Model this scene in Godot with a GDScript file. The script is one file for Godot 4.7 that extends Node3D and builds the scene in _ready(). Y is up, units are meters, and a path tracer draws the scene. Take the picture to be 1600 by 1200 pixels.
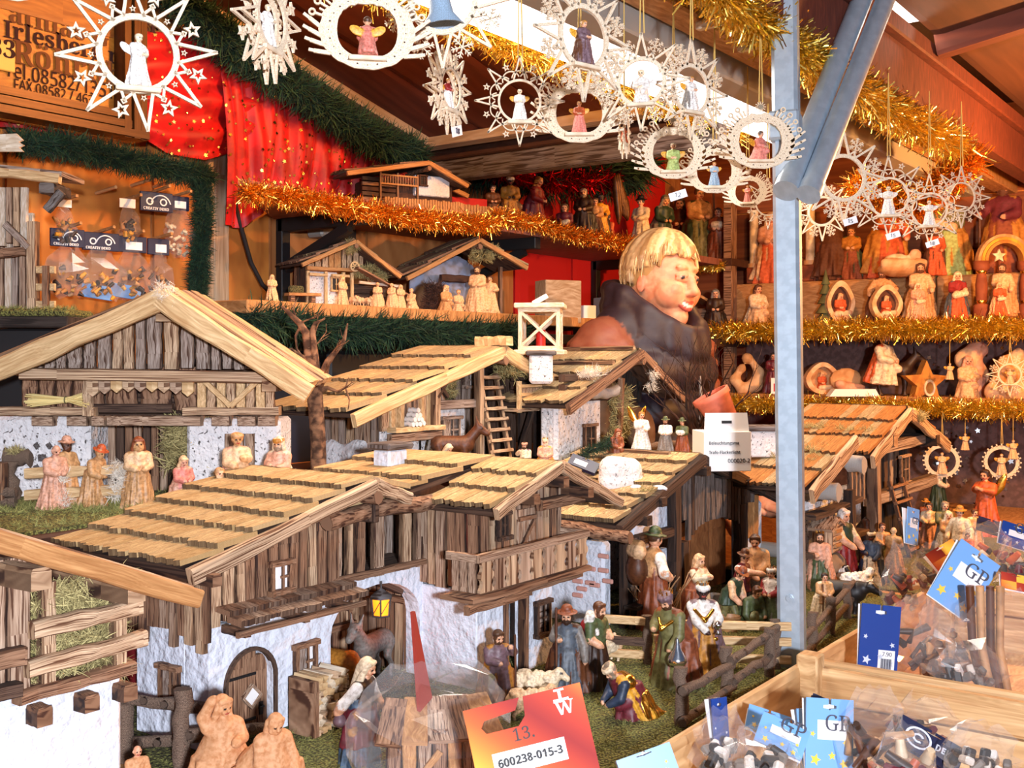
extends Node3D
# ---------------------------------------------------------------- camera
const YAW:=36.5
const EYE:=1.6
const FPX:=1700.0
var cr:=Vector3(cos(deg_to_rad(YAW)),0,-sin(deg_to_rad(YAW)))
var cf:=Vector3(-sin(deg_to_rad(YAW)),0,-cos(deg_to_rad(YAW)))
const TAB:=1.07      # table top
const TIER:=1.35     # raised tier behind the front houses
var rng:=RandomNumberGenerator.new()
var M:={}            # materials
var C:={}            # paint colours (linear)
var used:={}
var cache:={}
func ray(px:float,py:float)->Vector3:
	return cf+cr*((px - 800.0)/FPX)+Vector3.UP*((560.0 - py)/FPX)
func P(px:float,py:float,d:float)->Vector3:
	return Vector3(0,EYE,0)+ray(px,py)*d
func PY(px:float,py:float,y:float)->Vector3:
	return P(px,py,(y - EYE)*FPX/(560.0 - py))
func PX(px:float,py:float,x:float)->Vector3:
	return P(px,py,x/ray(px,py).x)
func PZ(px:float,py:float,z:float)->Vector3:
	return P(px,py,z/ray(px,py).z)
func rn(a:float,b:float)->float:
	return rng.randf_range(a,b)
func lin(r:int,g:int,b:int)->Color:
	return Color8(r,g,b).srgb_to_linear()
# ---------------------------------------------------------------- names
func numbered(n:String)->String:
	var k:int=used.get(n,0)
	used[n]=k+1
	return n if k==0 else "%s_%03d" % [n,k]
func tag(o:Node3D,label:String,cat:String,group:="",kind:="")->Node3D:
	if label:o.set_meta("label",label)
	if cat:o.set_meta("category",cat)
	if group:o.set_meta("group",group)
	if kind:o.set_meta("kind",kind)
	return o
func thing(n:String,label:String,cat:String,at:=Vector3.ZERO,yaw:=0.0,group:="")->Node3D:
	var o:=Node3D.new()
	o.name=numbered(n)
	add_child(o)
	o.position=at
	o.rotation.y=deg_to_rad(yaw)
	return tag(o,label,cat,group)
func put(n:String,mesh:Mesh,m:Material,parent:Node3D=null,xf:=Transform3D())->MeshInstance3D:
	var o:=MeshInstance3D.new()
	o.mesh=mesh
	o.material_override=m
	if parent==null:
		o.name=numbered(n)
		add_child(o)
	else:
		o.name=n
		parent.add_child(o,true)
	o.transform=xf
	return o
func node(n:String,parent:Node3D,at:=Vector3.ZERO,yaw:=0.0)->Node3D:
	var o:=Node3D.new()
	o.name=n
	parent.add_child(o,true)
	o.position=at
	o.rotation.y=deg_to_rad(yaw)
	return o
func struct(o:Node3D)->Node3D:
	o.set_meta("kind","structure")
	return o
# ---------------------------------------------------------------- mesh builder
class B:
	var v:=PackedVector3Array()
	var n:=PackedVector3Array()
	var c:=PackedColorArray()
	var t:=PackedVector2Array()
	var ix:=PackedInt32Array()
	var col:=Color(1,1,1)
	func face(i:int,j:int,k:int)->void:
		var g:=(v[j] - v[i]).cross(v[k] - v[i])
		if g.dot(n[i]+n[j]+n[k])>0.0:
			ix.append(i); ix.append(k); ix.append(j)
		else:
			ix.append(i); ix.append(j); ix.append(k)
	func add(p:Vector3,nn:Vector3,uv:=Vector2.ZERO)->int:
		v.append(p); n.append(nn); c.append(col); t.append(uv)
		return v.size() - 1
	# flat quad, normal pointing away from the inner point o
	func quad(a:Vector3,b:Vector3,d:Vector3,e:Vector3,o:Vector3,w:=0.0,h:=0.0)->void:
		var nn:=(b - a).cross(e - a)
		if nn.length_squared()<1e-20:nn=(d - b).cross(e - d)
		nn=nn.normalized()
		if nn.dot((a+b+d+e)*0.25 - o)<0.0:nn=-nn
		var lu:=(b - a).length()*4.0
		var lv:=(e - a).length()*4.0
		var k:=add(a,nn,Vector2(w,h)); add(b,nn,Vector2(w+lu,h)); add(d,nn,Vector2(w+lu,h+lv)); add(e,nn,Vector2(w,h+lv))
		face(k,k+1,k+2); face(k,k+2,k+3)
	func tri(a:Vector3,b:Vector3,d:Vector3,o:Vector3)->void:
		var nn:=(b - a).cross(d - a).normalized()
		if nn.dot((a+b+d)/3.0 - o)<0.0:nn=-nn
		var k:=add(a,nn,Vector2(a.x,a.y)*4.0); add(b,nn,Vector2(b.x,b.y)*4.0); add(d,nn,Vector2(d.x,d.y)*4.0)
		face(k,k+1,k+2)
	# box with chamfered edges
	func box(xf:Transform3D,s:Vector3,ch:=0.0)->void:
		var h:=s*0.5
		var o:=xf.origin
		if ch<=0.0:
			for ax in 3:
				var u:=Vector3.ZERO; var w:=Vector3.ZERO; var q:=Vector3.ZERO
				q[ax]=h[ax]; u[(ax+1) % 3]=h[(ax+1) % 3]; w[(ax+2) % 3]=h[(ax+2) % 3]
				for sg in [1.0,-1.0]:
					quad(xf*(q*sg - u - w),xf*(q*sg+u - w),xf*(q*sg+u+w),xf*(q*sg - u+w),o)
			return
		for ax in 3:
			var a1:=(ax+1) % 3
			var a2:=(ax+2) % 3
			var u:=Vector3.ZERO; var w:=Vector3.ZERO; var q:=Vector3.ZERO
			q[ax]=h[ax]; u[a1]=h[a1] - ch; w[a2]=h[a2] - ch
			for sg in [1.0,-1.0]:
				quad(xf*(q*sg - u - w),xf*(q*sg+u - w),xf*(q*sg+u+w),xf*(q*sg - u+w),o)
			var l:=Vector3.ZERO
			l[ax]=h[ax] - ch
			for s1 in [1.0,-1.0]:
				for s2 in [1.0,-1.0]:
					var p1:=Vector3.ZERO; var p2:=Vector3.ZERO
					p1[a1]=h[a1]*s1; p1[a2]=(h[a2] - ch)*s2
					p2[a1]=(h[a1] - ch)*s1; p2[a2]=h[a2]*s2
					quad(xf*(p1 - l),xf*(p1+l),xf*(p2+l),xf*(p2 - l),o)
		for s1 in [1.0,-1.0]:
			for s2 in [1.0,-1.0]:
				for s3 in [1.0,-1.0]:
					var g:=Vector3(s1,s2,s3)
					tri(xf*(g*(h - Vector3(0,ch,ch))),xf*(g*(h - Vector3(ch,0,ch))),xf*(g*(h - Vector3(ch,ch,0))),o)
	func bx(ctr:Vector3,s:Vector3,ch:=0.0,b:=Basis())->void:
		box(Transform3D(b,ctr),s,ch)
	# bar between two points in the xy plane (z thickness)
	func bar(p:Vector2,q:Vector2,w:float,th:float,z:=0.0)->void:
		var d:=q - p
		box(Transform3D(Basis(Vector3(0,0,1),d.angle()),Vector3((p.x+q.x)*0.5,(p.y+q.y)*0.5,z)),Vector3(d.length()+w*0.6,w,th))
	func tube(pts:Array,rad,sides:=8,caps:=true,wob:=0.0,rg:RandomNumberGenerator=null)->void:
		var m:=pts.size()
		var first:=v.size()
		var up:=Vector3(0.3,1,0.17).normalized()
		var dist:=0.0
		var side:=Vector3.ZERO
		for i in m:
			var dir:Vector3=(pts[mini(i+1,m - 1)] - pts[maxi(i - 1,0)]).normalized()
			if i==0:
				if absf(dir.dot(up))>0.95:up=Vector3(1,0.1,0).normalized()
				side=dir.cross(up).normalized()
			else:
				side=(side - dir*side.dot(dir)).normalized()
				dist+=(pts[i] - pts[i - 1]).length()
			var oth:=dir.cross(side)
			var r:float=rad if rad is float else rad[i]
			for k in sides+1:
				var a:=TAU*(k % sides)/sides
				var rr:=r
				if wob>0.0:
					rr*=1.0+wob*(sin(a*2.0+i*1.7+first)*0.5+sin(a*3.0+i*2.9+first*0.3)*0.5)
				var nn:=side*cos(a)+oth*sin(a)
				add(pts[i]+nn*rr,nn,Vector2(dist*6.0+first*0.013,float(k)/sides*0.6+first*0.037))
		for i in m - 1:
			for k in sides:
				var q:=first+i*(sides+1)+k
				face(q,q+1,q+sides+2); face(q,q+sides+2,q+sides+1)
		if caps:
			for e in [0,m - 1]:
				var dd:Vector3=(pts[0] - pts[1]).normalized() if e==0 else (pts[m - 1] - pts[m - 2]).normalized()
				var k0:=add(pts[e],dd)
				for k in sides:add(v[first+e*(sides+1)+k],dd)
				for k in sides:face(k0,k0+1+k,k0+1+(k+1) % sides)
	# profile of (radius, height), about y
	func lathe(prof:Array,sides:int,xf:=Transform3D(),sx:=1.0,sz:=1.0)->void:
		var first:=v.size()
		var m:=prof.size()
		for i in m:
			var p:Vector2=prof[i]
			var d:Vector2=prof[mini(i+1,m - 1)] - prof[maxi(i - 1,0)]
			var nr:=Vector2(d.y,-d.x).normalized()
			for k in sides+1:
				var a:=TAU*(k % sides)/sides
				add(xf*Vector3(p.x*cos(a)*sx,p.y,p.x*sin(a)*sz),(xf.basis*Vector3(nr.x*cos(a),nr.y,nr.x*sin(a))).normalized(),Vector2(float(k)/sides,p.y*4.0))
		for i in m - 1:
			for k in sides:
				var q:=first+i*(sides+1)+k
				face(q,q+1,q+sides+2); face(q,q+sides+2,q+sides+1)
	# polygon in xy pulled along z by th, centred
	func plate(poly:PackedVector2Array,th:float,xf:=Transform3D())->void:
		var tr:=Geometry2D.triangulate_polygon(poly)
		for sg in [0.5,-0.5]:
			var nn:=(xf.basis*Vector3(0,0,sg)).normalized()
			var k:=v.size()
			for p in poly:add(xf*Vector3(p.x,p.y,th*sg),nn,p*4.0)
			for i in range(0,tr.size(),3):face(k+tr[i],k+tr[i+1],k+tr[i+2])
		var ccw:=not Geometry2D.is_polygon_clockwise(poly)
		for i in poly.size():
			var a:=poly[i]
			var b:=poly[(i+1) % poly.size()]
			var e:=(b - a).normalized()
			var nn2:=Vector3(e.y,-e.x,0)*(1.0 if ccw else -1.0)
			nn2=(xf.basis*nn2).normalized()
			var k:=add(xf*Vector3(a.x,a.y,th*0.5),nn2,a*4.0); add(xf*Vector3(b.x,b.y,th*0.5),nn2,b*4.0)
			add(xf*Vector3(b.x,b.y,-th*0.5),nn2,b*4.0+Vector2(0,th)); add(xf*Vector3(a.x,a.y,-th*0.5),nn2,a*4.0+Vector2(0,th))
			face(k,k+1,k+2); face(k,k+2,k+3)
	# flat ring between two outlines of equal length
	func band(outer:PackedVector2Array,inner:PackedVector2Array,th:float,z:=0.0,closed:=true)->void:
		var m:=outer.size()
		for i in (m if closed else m - 1):
			var j:=(i+1) % m
			var o3:=Vector3((outer[i].x+outer[j].x+inner[i].x+inner[j].x)*0.25,(outer[i].y+outer[j].y+inner[i].y+inner[j].y)*0.25,z)
			var q:=[]
			for sg in [0.5,-0.5]:
				for p in [outer[i],outer[j],inner[j],inner[i]]:q.append(Vector3(p.x,p.y,z+th*sg))
			quad(q[0],q[1],q[2],q[3],o3); quad(q[4],q[5],q[6],q[7],o3)
			quad(q[0],q[1],q[5],q[4],o3); quad(q[3],q[2],q[6],q[7],o3)
	func ring(ctr:Vector2,r0:float,r1:float,th:float,m:=24,a0:=0.0,a1:=TAU,z:=0.0)->void:
		var o:=PackedVector2Array(); var i:=PackedVector2Array()
		var closed:=absf(a1 - a0 - TAU)<0.001
		for k in (m if closed else m+1):
			var a:=a0+(a1 - a0)*k/m
			o.append(ctr+Vector2(cos(a),sin(a))*r1); i.append(ctr+Vector2(cos(a),sin(a))*r0)
		band(o,i,th,z,closed)
	func mesh()->ArrayMesh:
		var a:=[]
		a.resize(Mesh.ARRAY_MAX)
		a[Mesh.ARRAY_VERTEX]=v; a[Mesh.ARRAY_NORMAL]=n; a[Mesh.ARRAY_COLOR]=c; a[Mesh.ARRAY_TEX_UV]=t; a[Mesh.ARRAY_INDEX]=ix
		var me:=ArrayMesh.new()
		if v.size():me.add_surface_from_arrays(Mesh.PRIMITIVE_TRIANGLES,a)
		return me
	# smooth union of shapes, meshed as surface nets.
	# shape: [0 capsule, a, b, ra, rb, colour] [1 robe, a, b, ra, rb, colour, sx, sz, fold, folds] [2 ellipsoid, centre, radii, 0, 0, colour, basis]
	func net(shapes:Array,cell:float,soft:=0.7)->void:
		var k:=1.0/(cell*soft)
		var lo:=Vector3.ONE*1e9
		var hi:=-lo
		var bb:=[]
		for s in shapes:
			var a:Vector3=s[1]; var b:Vector3=s[2]
			var l:Vector3; var h:Vector3
			if s[0]==2:
				var m:=maxf(b.x,maxf(b.y,b.z)) if s.size()>6 else 0.0
				var e:=Vector3(m,m,m) if m>0.0 else b
				l=a - e; h=a+e
			else:
				var r:=maxf(s[3],s[4])
				if s[0]==1:r*=maxf(s[6],s[7])*(1.0+s[8]*1.2)
				l=a.min(b) - Vector3(r,r,r); h=a.max(b)+Vector3(r,r,r)
			bb.append([l,h]); lo=lo.min(l); hi=hi.max(h)
		lo-=Vector3.ONE*cell*2.5
		var sz:=(hi - lo)/cell
		var nx:=int(sz.x)+4; var ny:=int(sz.y)+4; var nz:=int(sz.z)+4
		var acc:=PackedFloat32Array(); acc.resize(nx*ny*nz)
		var best:=PackedFloat32Array(); best.resize(nx*ny*nz); best.fill(1e6)
		var who:=PackedInt32Array(); who.resize(nx*ny*nz)
		var mg:=cell*2.6
		for si in shapes.size():
			var s:Array=shapes[si]
			var a:Vector3=s[1]; var b:Vector3=s[2]
			var ba:=b - a
			var bl:=maxf(ba.length_squared(),1e-9)
			var ln:=sqrt(bl)
			var kind:int=s[0]
			var ra:float=s[3]; var rb:float=s[4]
			var sx:=1.0; var szz:=1.0; var fo:=0.0; var fn:=0.0
			if kind==1:sx=s[6]; szz=s[7]; fo=s[8]; fn=s[9]
			var inv:=Basis()
			var mr:=0.0
			var turned:=kind==2 and s.size()>6
			if turned:inv=(s[6] as Basis).inverse()
			if kind==2:mr=minf(b.x,minf(b.y,b.z))
			var l:Vector3=((bb[si][0] as Vector3) - Vector3(mg,mg,mg) - lo)/cell
			var h:Vector3=((bb[si][1] as Vector3)+Vector3(mg,mg,mg) - lo)/cell
			for iz in range(maxi(0,int(l.z)),mini(nz,int(h.z)+2)):
				for iy in range(maxi(0,int(l.y)),mini(ny,int(h.y)+2)):
					var row:=nx*(iy+ny*iz)
					for ixx in range(maxi(0,int(l.x)),mini(nx,int(h.x)+2)):
						var p:=lo+Vector3(ixx,iy,iz)*cell
						var d:=0.0
						if kind==0:
							var q:=p - a
							var tt:=clampf(q.dot(ba)/bl,0.0,1.0)
							d=(q - ba*tt).length() - (ra+(rb - ra)*tt)
						elif kind==2:
							var q:=p - a
							if turned:q=inv*q
							q/=b
							d=(q.length() - 1.0)*mr
							if d>0.0:d*=1.6
						else:
							var q:=p - a
							var t0:=q.dot(ba)/bl
							var tt:=clampf(t0,0.0,1.0)
							q-=ba*tt
							q.x/=sx; q.z/=szz
							var r:=ra+(rb - ra)*tt
							if fo>0.0:var an:=atan2(q.x,q.z); r*=1.0+fo*(sin(fn*an+a.x*40.0+tt*3.0)+0.5*sin((fn*1.7)*an+1.3 - tt*5.0))*(1.0 - tt*0.7)
							d=sqrt(q.x*q.x+q.z*q.z) - r
							var dy:=maxf(-t0,t0 - 1.0)*ln
							if dy>0.0:d=maxf(d,dy) if d<0.0 else sqrt(d*d+dy*dy)
						if d>mg:continue
						var id:=row+ixx
						acc[id]+=exp(clampf(-d*k,-20.0,14.0))
						if d<best[id]:
							best[id]=d; who[id]=si
		for i in acc.size():
			acc[i]=3.0*cell if acc[i]<=0.0 else -log(acc[i])/k
		var vid:={}
		var sy:=nx
		var sq:=nx*ny
		var off:=[0,1,sy,sy+1,sq,sq+1,sq+sy,sq+sy+1]
		for iz in nz - 1:
			for iy in ny - 1:
				for ixx in nx - 1:
					var id:=ixx+sy*iy+sq*iz
					var f0:=acc[id]
					var sgn:=f0<0.0
					var same:=true
					for o in 7:
						if (acc[id+off[o+1]]<0.0)!=sgn:
							same=false
							break
					if same:continue
					var sum:=Vector3.ZERO
					var cnt:=0
					for e in 12:
						var ax:=e/4
						var c0:=0
						match ax:
							0:c0=[0,2,4,6][e % 4]
							1:c0=[0,1,4,5][e % 4]
							2:c0=[0,1,2,3][e % 4]
						var c1:=c0+(1 << ax)
						var fa:=acc[id+off[c0]]
						var fb:=acc[id+off[c1]]
						if (fa<0.0)==(fb<0.0):continue
						var w:=fa/(fa - fb)
						var pp:=Vector3(c0 & 1,(c0 >> 1) & 1,(c0 >> 2) & 1)
						pp[ax]+=w
						sum+=pp; cnt+=1
					var g:=Vector3.ZERO
					var bw:=1e9
					var bi:=0
					for o in 8:
						var f:=acc[id+off[o]]
						g.x+=f if o & 1 else -f
						g.y+=f if o & 2 else -f
						g.z+=f if o & 4 else -f
						if best[id+off[o]]<bw:
							bw=best[id+off[o]]; bi=who[id+off[o]]
					col=shapes[bi][5]
					var pos:=lo+(Vector3(ixx,iy,iz)+sum/cnt)*cell
					vid[id]=add(pos,g.normalized(),Vector2(pos.x,pos.y)*4.0)
		for iz in range(1,nz - 1):
			for iy in range(1,ny - 1):
				for ixx in range(1,nx - 1):
					var id:=ixx+sy*iy+sq*iz
					var f0:=acc[id]<0.0
					if (acc[id+1]<0.0)!=f0:_nq(vid,id,sy,sq)
					if (acc[id+sy]<0.0)!=f0:_nq(vid,id,1,sq)
					if (acc[id+sq]<0.0)!=f0:_nq(vid,id,1,sy)
	func _nq(vid:Dictionary,id:int,p:int,q:int)->void:
		var a:int=vid.get(id,-1); var b:int=vid.get(id - p,-1); var d:int=vid.get(id - p - q,-1); var e:int=vid.get(id - q,-1)
		if a<0 or b<0 or d<0 or e<0:return
		face(a,b,d); face(a,d,e)
# ---------------------------------------------------------------- materials
func noise(freq:float,sd:int,oct:=3)->FastNoiseLite:
	var f:=FastNoiseLite.new()
	f.seed=sd; f.frequency=freq; f.fractal_octaves=oct
	f.noise_type=FastNoiseLite.TYPE_SIMPLEX_SMOOTH
	return f
func grain(w:int,h:int,sd:int,fx:float,fy:float,dark:Color,light:Color,streak:float,burn:Color)->ImageTexture:
	var a:=noise(1.0,sd); var b:=noise(1.0,sd+7,2); var d:=noise(1.0,sd+13,2)
	var im:=Image.create(w,h,false,Image.FORMAT_RGB8)
	for y in h:
		for x in w:
			var warp:=d.get_noise_2d(x*fx*0.6,y*fy*0.12)*9.0
			var g:=clampf(a.get_noise_2d(x*fx,(y+warp)*fy)*0.8+0.5,0.0,1.0)
			var f:=b.get_noise_2d(x*fx*2.5+90.0,(y+warp)*fy*3.2)*0.5+0.5
			var c:=dark.lerp(light,clampf(g*0.65+f*0.45,0.0,1.0))
			if streak>0.0:
				var s:=smoothstep(0.18,0.42,d.get_noise_2d(x*fx*0.9+50.0,(y+warp*0.6)*fy*1.1+30.0))*streak
				c=c.lerp(burn,s)
			im.set_pixel(x,y,c)
	return ImageTexture.create_from_image(im)
func blotch(sz:int,sd:int,f:float,a:Color,b:Color,lo:=0.3,hi:=0.7)->ImageTexture:
	var q:=noise(f,sd,4)
	q.domain_warp_enabled=true; q.domain_warp_amplitude=8.0
	var im:=Image.create(sz,sz,false,Image.FORMAT_RGB8)
	var src:=q.get_seamless_image(sz,sz)
	for y in sz:
		for x in sz:
			im.set_pixel(x,y,a.lerp(b,smoothstep(lo,hi,src.get_pixel(x,y).r)))
	return ImageTexture.create_from_image(im)
func height(sz:int,sd:int,f:float,oct:=4)->ImageTexture:
	return ImageTexture.create_from_image(noise(f,sd,oct).get_seamless_image(sz,sz))
func mat(n:String,c:Color,rough:=0.8,metal:=0.0,tex:Texture2D=null,vcol:=false)->StandardMaterial3D:
	var m:=StandardMaterial3D.new()
	m.resource_name=n
	m.albedo_color=c
	m.roughness=rough; m.metallic=metal
	m.albedo_texture=tex
	m.vertex_color_use_as_albedo=vcol
	M[n]=m
	return m
func tri_uv(m:StandardMaterial3D,s:float)->StandardMaterial3D:
	m.uv1_triplanar=true
	m.uv1_scale=Vector3(s,s,s)
	return m
func relief(m:StandardMaterial3D,t:Texture2D,cm:float)->StandardMaterial3D:
	m.heightmap_enabled=true; m.heightmap_texture=t; m.heightmap_scale=cm
	return m
func rgb(r:int,g:int,b:int)->Color:
	return Color8(r,g,b)
func materials()->void:
	var W:=Color(1,1,1)
	var aged:=grain(512,256,3,0.0032,0.11,Color(0.58,0.50,0.44),Color(1.0,0.98,0.96),0.9,Color(0.36,0.24,0.17))
	var fine:=grain(512,128,21,0.006,0.16,Color(0.70,0.60,0.48),Color(1.0,0.98,0.95),0.25,Color(0.62,0.45,0.3))
	var straw:=grain(256,128,33,0.008,0.30,Color(0.55,0.46,0.36),Color(1,1,0.98),0.35,Color(0.4,0.3,0.2))
	var bumps:=height(256,5,0.03)
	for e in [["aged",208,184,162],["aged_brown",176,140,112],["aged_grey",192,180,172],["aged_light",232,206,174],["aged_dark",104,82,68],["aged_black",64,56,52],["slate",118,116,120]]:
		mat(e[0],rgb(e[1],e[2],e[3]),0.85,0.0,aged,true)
	for e in [["pale",238,212,170],["tan",205,158,106],["ply",253,247,234],["brown_wall",150,84,40],["tray",236,204,158],["orange_wood",216,142,62],["brown_board",112,50,28],["awning_wood",88,50,30],["dark_wood",78,46,30],["wall_tan",190,132,78],["cream_trim",196,180,160]]:
		mat(e[0],rgb(e[1],e[2],e[3]),0.75,0.0,fine)
	M.ply.vertex_color_use_as_albedo=true
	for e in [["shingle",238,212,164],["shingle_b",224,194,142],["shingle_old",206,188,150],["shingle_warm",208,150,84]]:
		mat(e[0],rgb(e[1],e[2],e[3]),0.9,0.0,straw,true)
	var pt:=height(512,9,0.018,5)
	relief(tri_uv(mat("plaster",rgb(218,223,234),0.95),4.0),pt,0.45)
	relief(tri_uv(mat("plaster_grey",rgb(226,222,222),0.95,0.0,blotch(256,14,0.05,Color(0.35,0.33,0.32),W,0.16,0.27)),7.0),pt,0.35)
	tri_uv(mat("stone",W,0.9,0.0,blotch(256,41,0.05,Color(0.42,0.36,0.33),Color(0.8,0.74,0.7)),false),8.0)
	tri_uv(mat("bark",W,0.95,0.0,blotch(256,17,0.06,Color(0.26,0.19,0.15),Color(0.62,0.52,0.44)),true),3.0)
	relief(M.bark,bumps,0.12)
	tri_uv(mat("paint",W,0.5,0.0,blotch(256,23,0.02,Color(0.78,0.75,0.72),W,0.2,0.65),true),3.5)
	tri_uv(mat("carved",W,0.75,0.0,blotch(256,29,0.03,Color(0.86,0.78,0.68),W,0.2,0.7),true),2.5)
	tri_uv(mat("cloth",W,0.9,0.0,blotch(256,31,0.03,Color(0.75,0.75,0.75),W),true),5.0)
	tri_uv(mat("skin",W,0.55,0.0,blotch(256,37,0.02,Color(0.95,0.85,0.82),W),true),6.0)
	M.skin.subsurf_scatter_enabled=true; M.skin.subsurf_scatter_strength=0.15
	for e in [["tan_log",0.75],["carved_log",1.0]]:tri_uv(mat(e[0],Color(e[1],e[1],e[1]),0.85,0.0,blotch(256,61,0.03,Color(0.8,0.7,0.6),W,0.2,0.7),true),9.0)
	mat("slate_wood",rgb(140,138,140),0.85,0.0,aged,true); mat("plaster_wood",rgb(232,226,220),0.85,0.0,fine); mat("brown_panel",rgb(160,108,64),0.8,0.0,fine)
	mat("sign_ochre",rgb(206,138,52),0.5,0.0,fine); mat("sign_band",rgb(176,112,48),0.5,0.0,fine); mat("sign_plate",rgb(226,176,84),0.5); mat("sign_dark",rgb(48,14,10),0.9); mat("sign_mid",rgb(104,60,24),0.9)
	mat("shelf_pink",rgb(158,104,92),0.8,0.0,fine); mat("navy_card",rgb(30,32,62),0.4); mat("sky_card",rgb(118,170,230),0.4); mat("deep_card",rgb(24,62,142),0.4); mat("red_foil",rgb(190,20,24),0.2,1.0); mat("ink",rgb(70,70,84),0.7); mat("star_yellow",rgb(246,204,66),0.5); mat("star_silver",rgb(214,220,232),0.4)
	mat("hair",W,0.55,0.0,null,true)
	mat("flat",W,0.75,0.0,null,true)
	mat("card",W,0.45,0.0,null,true)
	mat("leaf",W,0.85,0.0,null,true)
	mat("gold",rgb(232,176,74),0.22,1.0)
	mat("silver",rgb(220,222,226),0.22,1.0)
	mat("tinsel",rgb(255,226,120),0.24,1.0)
	mat("tinsel_amber",rgb(250,186,84),0.24,1.0)
	mat("gilt",rgb(96,62,28),0.4,0.4,fine)
	relief(tri_uv(mat("moss",W,1.0,0.0,blotch(256,45,0.06,Color(0.24,0.23,0.11),Color(0.52,0.52,0.27))),12.0),bumps,0.8)
	relief(tri_uv(mat("hay",W,1.0,0.0,blotch(256,46,0.08,Color(0.25,0.22,0.12),Color(0.62,0.58,0.36))),12.0),bumps,0.8)
	var zn:=mat("galvanised",W,0.36,0.55,blotch(256,51,0.02,Color(0.69,0.75,0.80),Color(0.74,0.80,0.85)))
	tri_uv(zn,9.0)
	tri_uv(mat("red_cloth",rgb(206,14,18),0.55,0.0,blotch(256,52,0.02,Color(0.75,0.6,0.6),W)),3.0)
	M.red_cloth.rim_enabled=true; M.red_cloth.rim=0.4
	mat("red_board",rgb(184,8,10),0.7); mat("red_dark",rgb(120,8,16),0.8)
	tri_uv(mat("grey_cloth",rgb(112,84,78),0.95,0.0,blotch(256,53,0.04,Color(0.85,0.85,0.85),W)),3.0)
	mat("black",rgb(22,20,22),0.6)
	mat("dark_blue",rgb(34,36,52),0.7)
	mat("white_box",rgb(240,238,236),0.6)
	mat("grey_plastic",rgb(146,140,132),0.5)
	mat("pink_brick",rgb(206,150,136),0.95)
	var fl:=mat("film",Color(1,1,1,0.05),0.06)
	fl.transparency=BaseMaterial3D.TRANSPARENCY_ALPHA
	var gl:=mat("glass",Color(1,1,1,0.06),0.03)
	gl.transparency=BaseMaterial3D.TRANSPARENCY_ALPHA
	var sh:=mat("sheet",Color(1.0,0.9,0.8,0.10),0.05)
	sh.transparency=BaseMaterial3D.TRANSPARENCY_ALPHA
	var lamp:=mat("lamp_glow",W,0.5)
	lamp.emission_enabled=true; lamp.emission=Color(1,0.97,0.95); lamp.emission_energy_multiplier=3.2
	var fire:=mat("flame_glow",rgb(255,160,40),0.5)
	fire.emission_enabled=true; fire.emission=Color(1,0.5,0.08); fire.emission_energy_multiplier=2.4
	for e in [["skin",226,160,122],["face",232,176,140],["dark_skin",60,32,24],["brown",96,54,32],["dkbrown",58,34,24],["hair",82,52,32],["greyhair",150,132,112],["red",150,34,34],["orange",206,96,52],["wine",110,34,48],["blue",70,92,116],["dkblue",44,58,80],["green",84,96,60],["dkgreen",46,66,48],["olive",120,116,72],["ochre",190,130,52],["gold",226,162,48],["cream",236,214,180],["white",240,236,230],["grey",128,122,116],["mauve",118,92,100],["tan",206,156,106],["ltan",232,190,146],["pine",206,154,112],["pinkish",226,168,140],["rust",140,72,42],["black",30,26,26],["slateb",86,94,104],["pink",224,132,116],["mint",176,196,120],["sky",150,176,200],["eye",28,18,14],["lips",168,74,62]]:
		C[e[0]]=lin(e[1],e[2],e[3])
# ---------------------------------------------------------------- timber pieces
func unit_plank(k:int)->ArrayMesh:
	if cache.has("pk%d" % k):return cache["pk%d" % k]
	var r:=RandomNumberGenerator.new()
	r.seed=100+k
	var b:=B.new()
	var segs:=7
	var ringp:=[]
	var rough:=0.07 if k<8 else 0.015
	if k>=12:rough=0.14
	for i in segs+1:
		var x:=-0.5+float(i)/segs
		var t0:=0.5 - r.randf()*rough; var t1:=0.5 - r.randf()*rough
		var z0:=0.5 - r.randf()*rough*1.2; var z1:=0.5 - r.randf()*rough
		var ch:=0.08
		ringp.append([Vector3(x,-t0+ch,z0),Vector3(x,t1 - ch,z0),Vector3(x,t1,z0 - 0.2),Vector3(x,t1,-z1),Vector3(x,-t0,-z1),Vector3(x,-t0,z0 - 0.2)])
	var h:=r.randf()*0.75
	var u:=r.randf()
	for i in segs:
		for j in 6:
			var a:Vector3=ringp[i][j]; var a2:Vector3=ringp[i][(j+1) % 6]
			var c:Vector3=ringp[i+1][j]; var c2:Vector3=ringp[i+1][(j+1) % 6]
			var o:=Vector3((a.x+c.x)*0.5,0,0)
			var q:=b.v.size()
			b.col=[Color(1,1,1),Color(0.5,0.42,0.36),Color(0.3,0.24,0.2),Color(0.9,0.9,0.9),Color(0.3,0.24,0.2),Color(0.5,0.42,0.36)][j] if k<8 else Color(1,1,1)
			b.quad(a,c,c2,a2,o)
			var v0:float=h+[0.0,0.22,0.24,0.27,0.5,0.53][j]
			var v1:float=v0+[0.22,0.02,0.03,0.22,0.03,0.02][j]
			b.t[q]=Vector2(u+a.x,v0); b.t[q+1]=Vector2(u+c.x,v0); b.t[q+2]=Vector2(u+c.x,v1); b.t[q+3]=Vector2(u+a.x,v1)
	for e in [0,segs]:
		var o:=Vector3.ZERO
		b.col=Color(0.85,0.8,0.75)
		var p:Array=ringp[e]
		b.quad(p[0],p[1],p[2],p[5],o); b.quad(p[5],p[2],p[3],p[4],o)
		for i in 8:b.t[b.t.size() - 1 - i]=Vector2(u,h+0.02*i)
	cache["pk%d" % k]=b.mesh()
	return cache["pk%d" % k]
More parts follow.
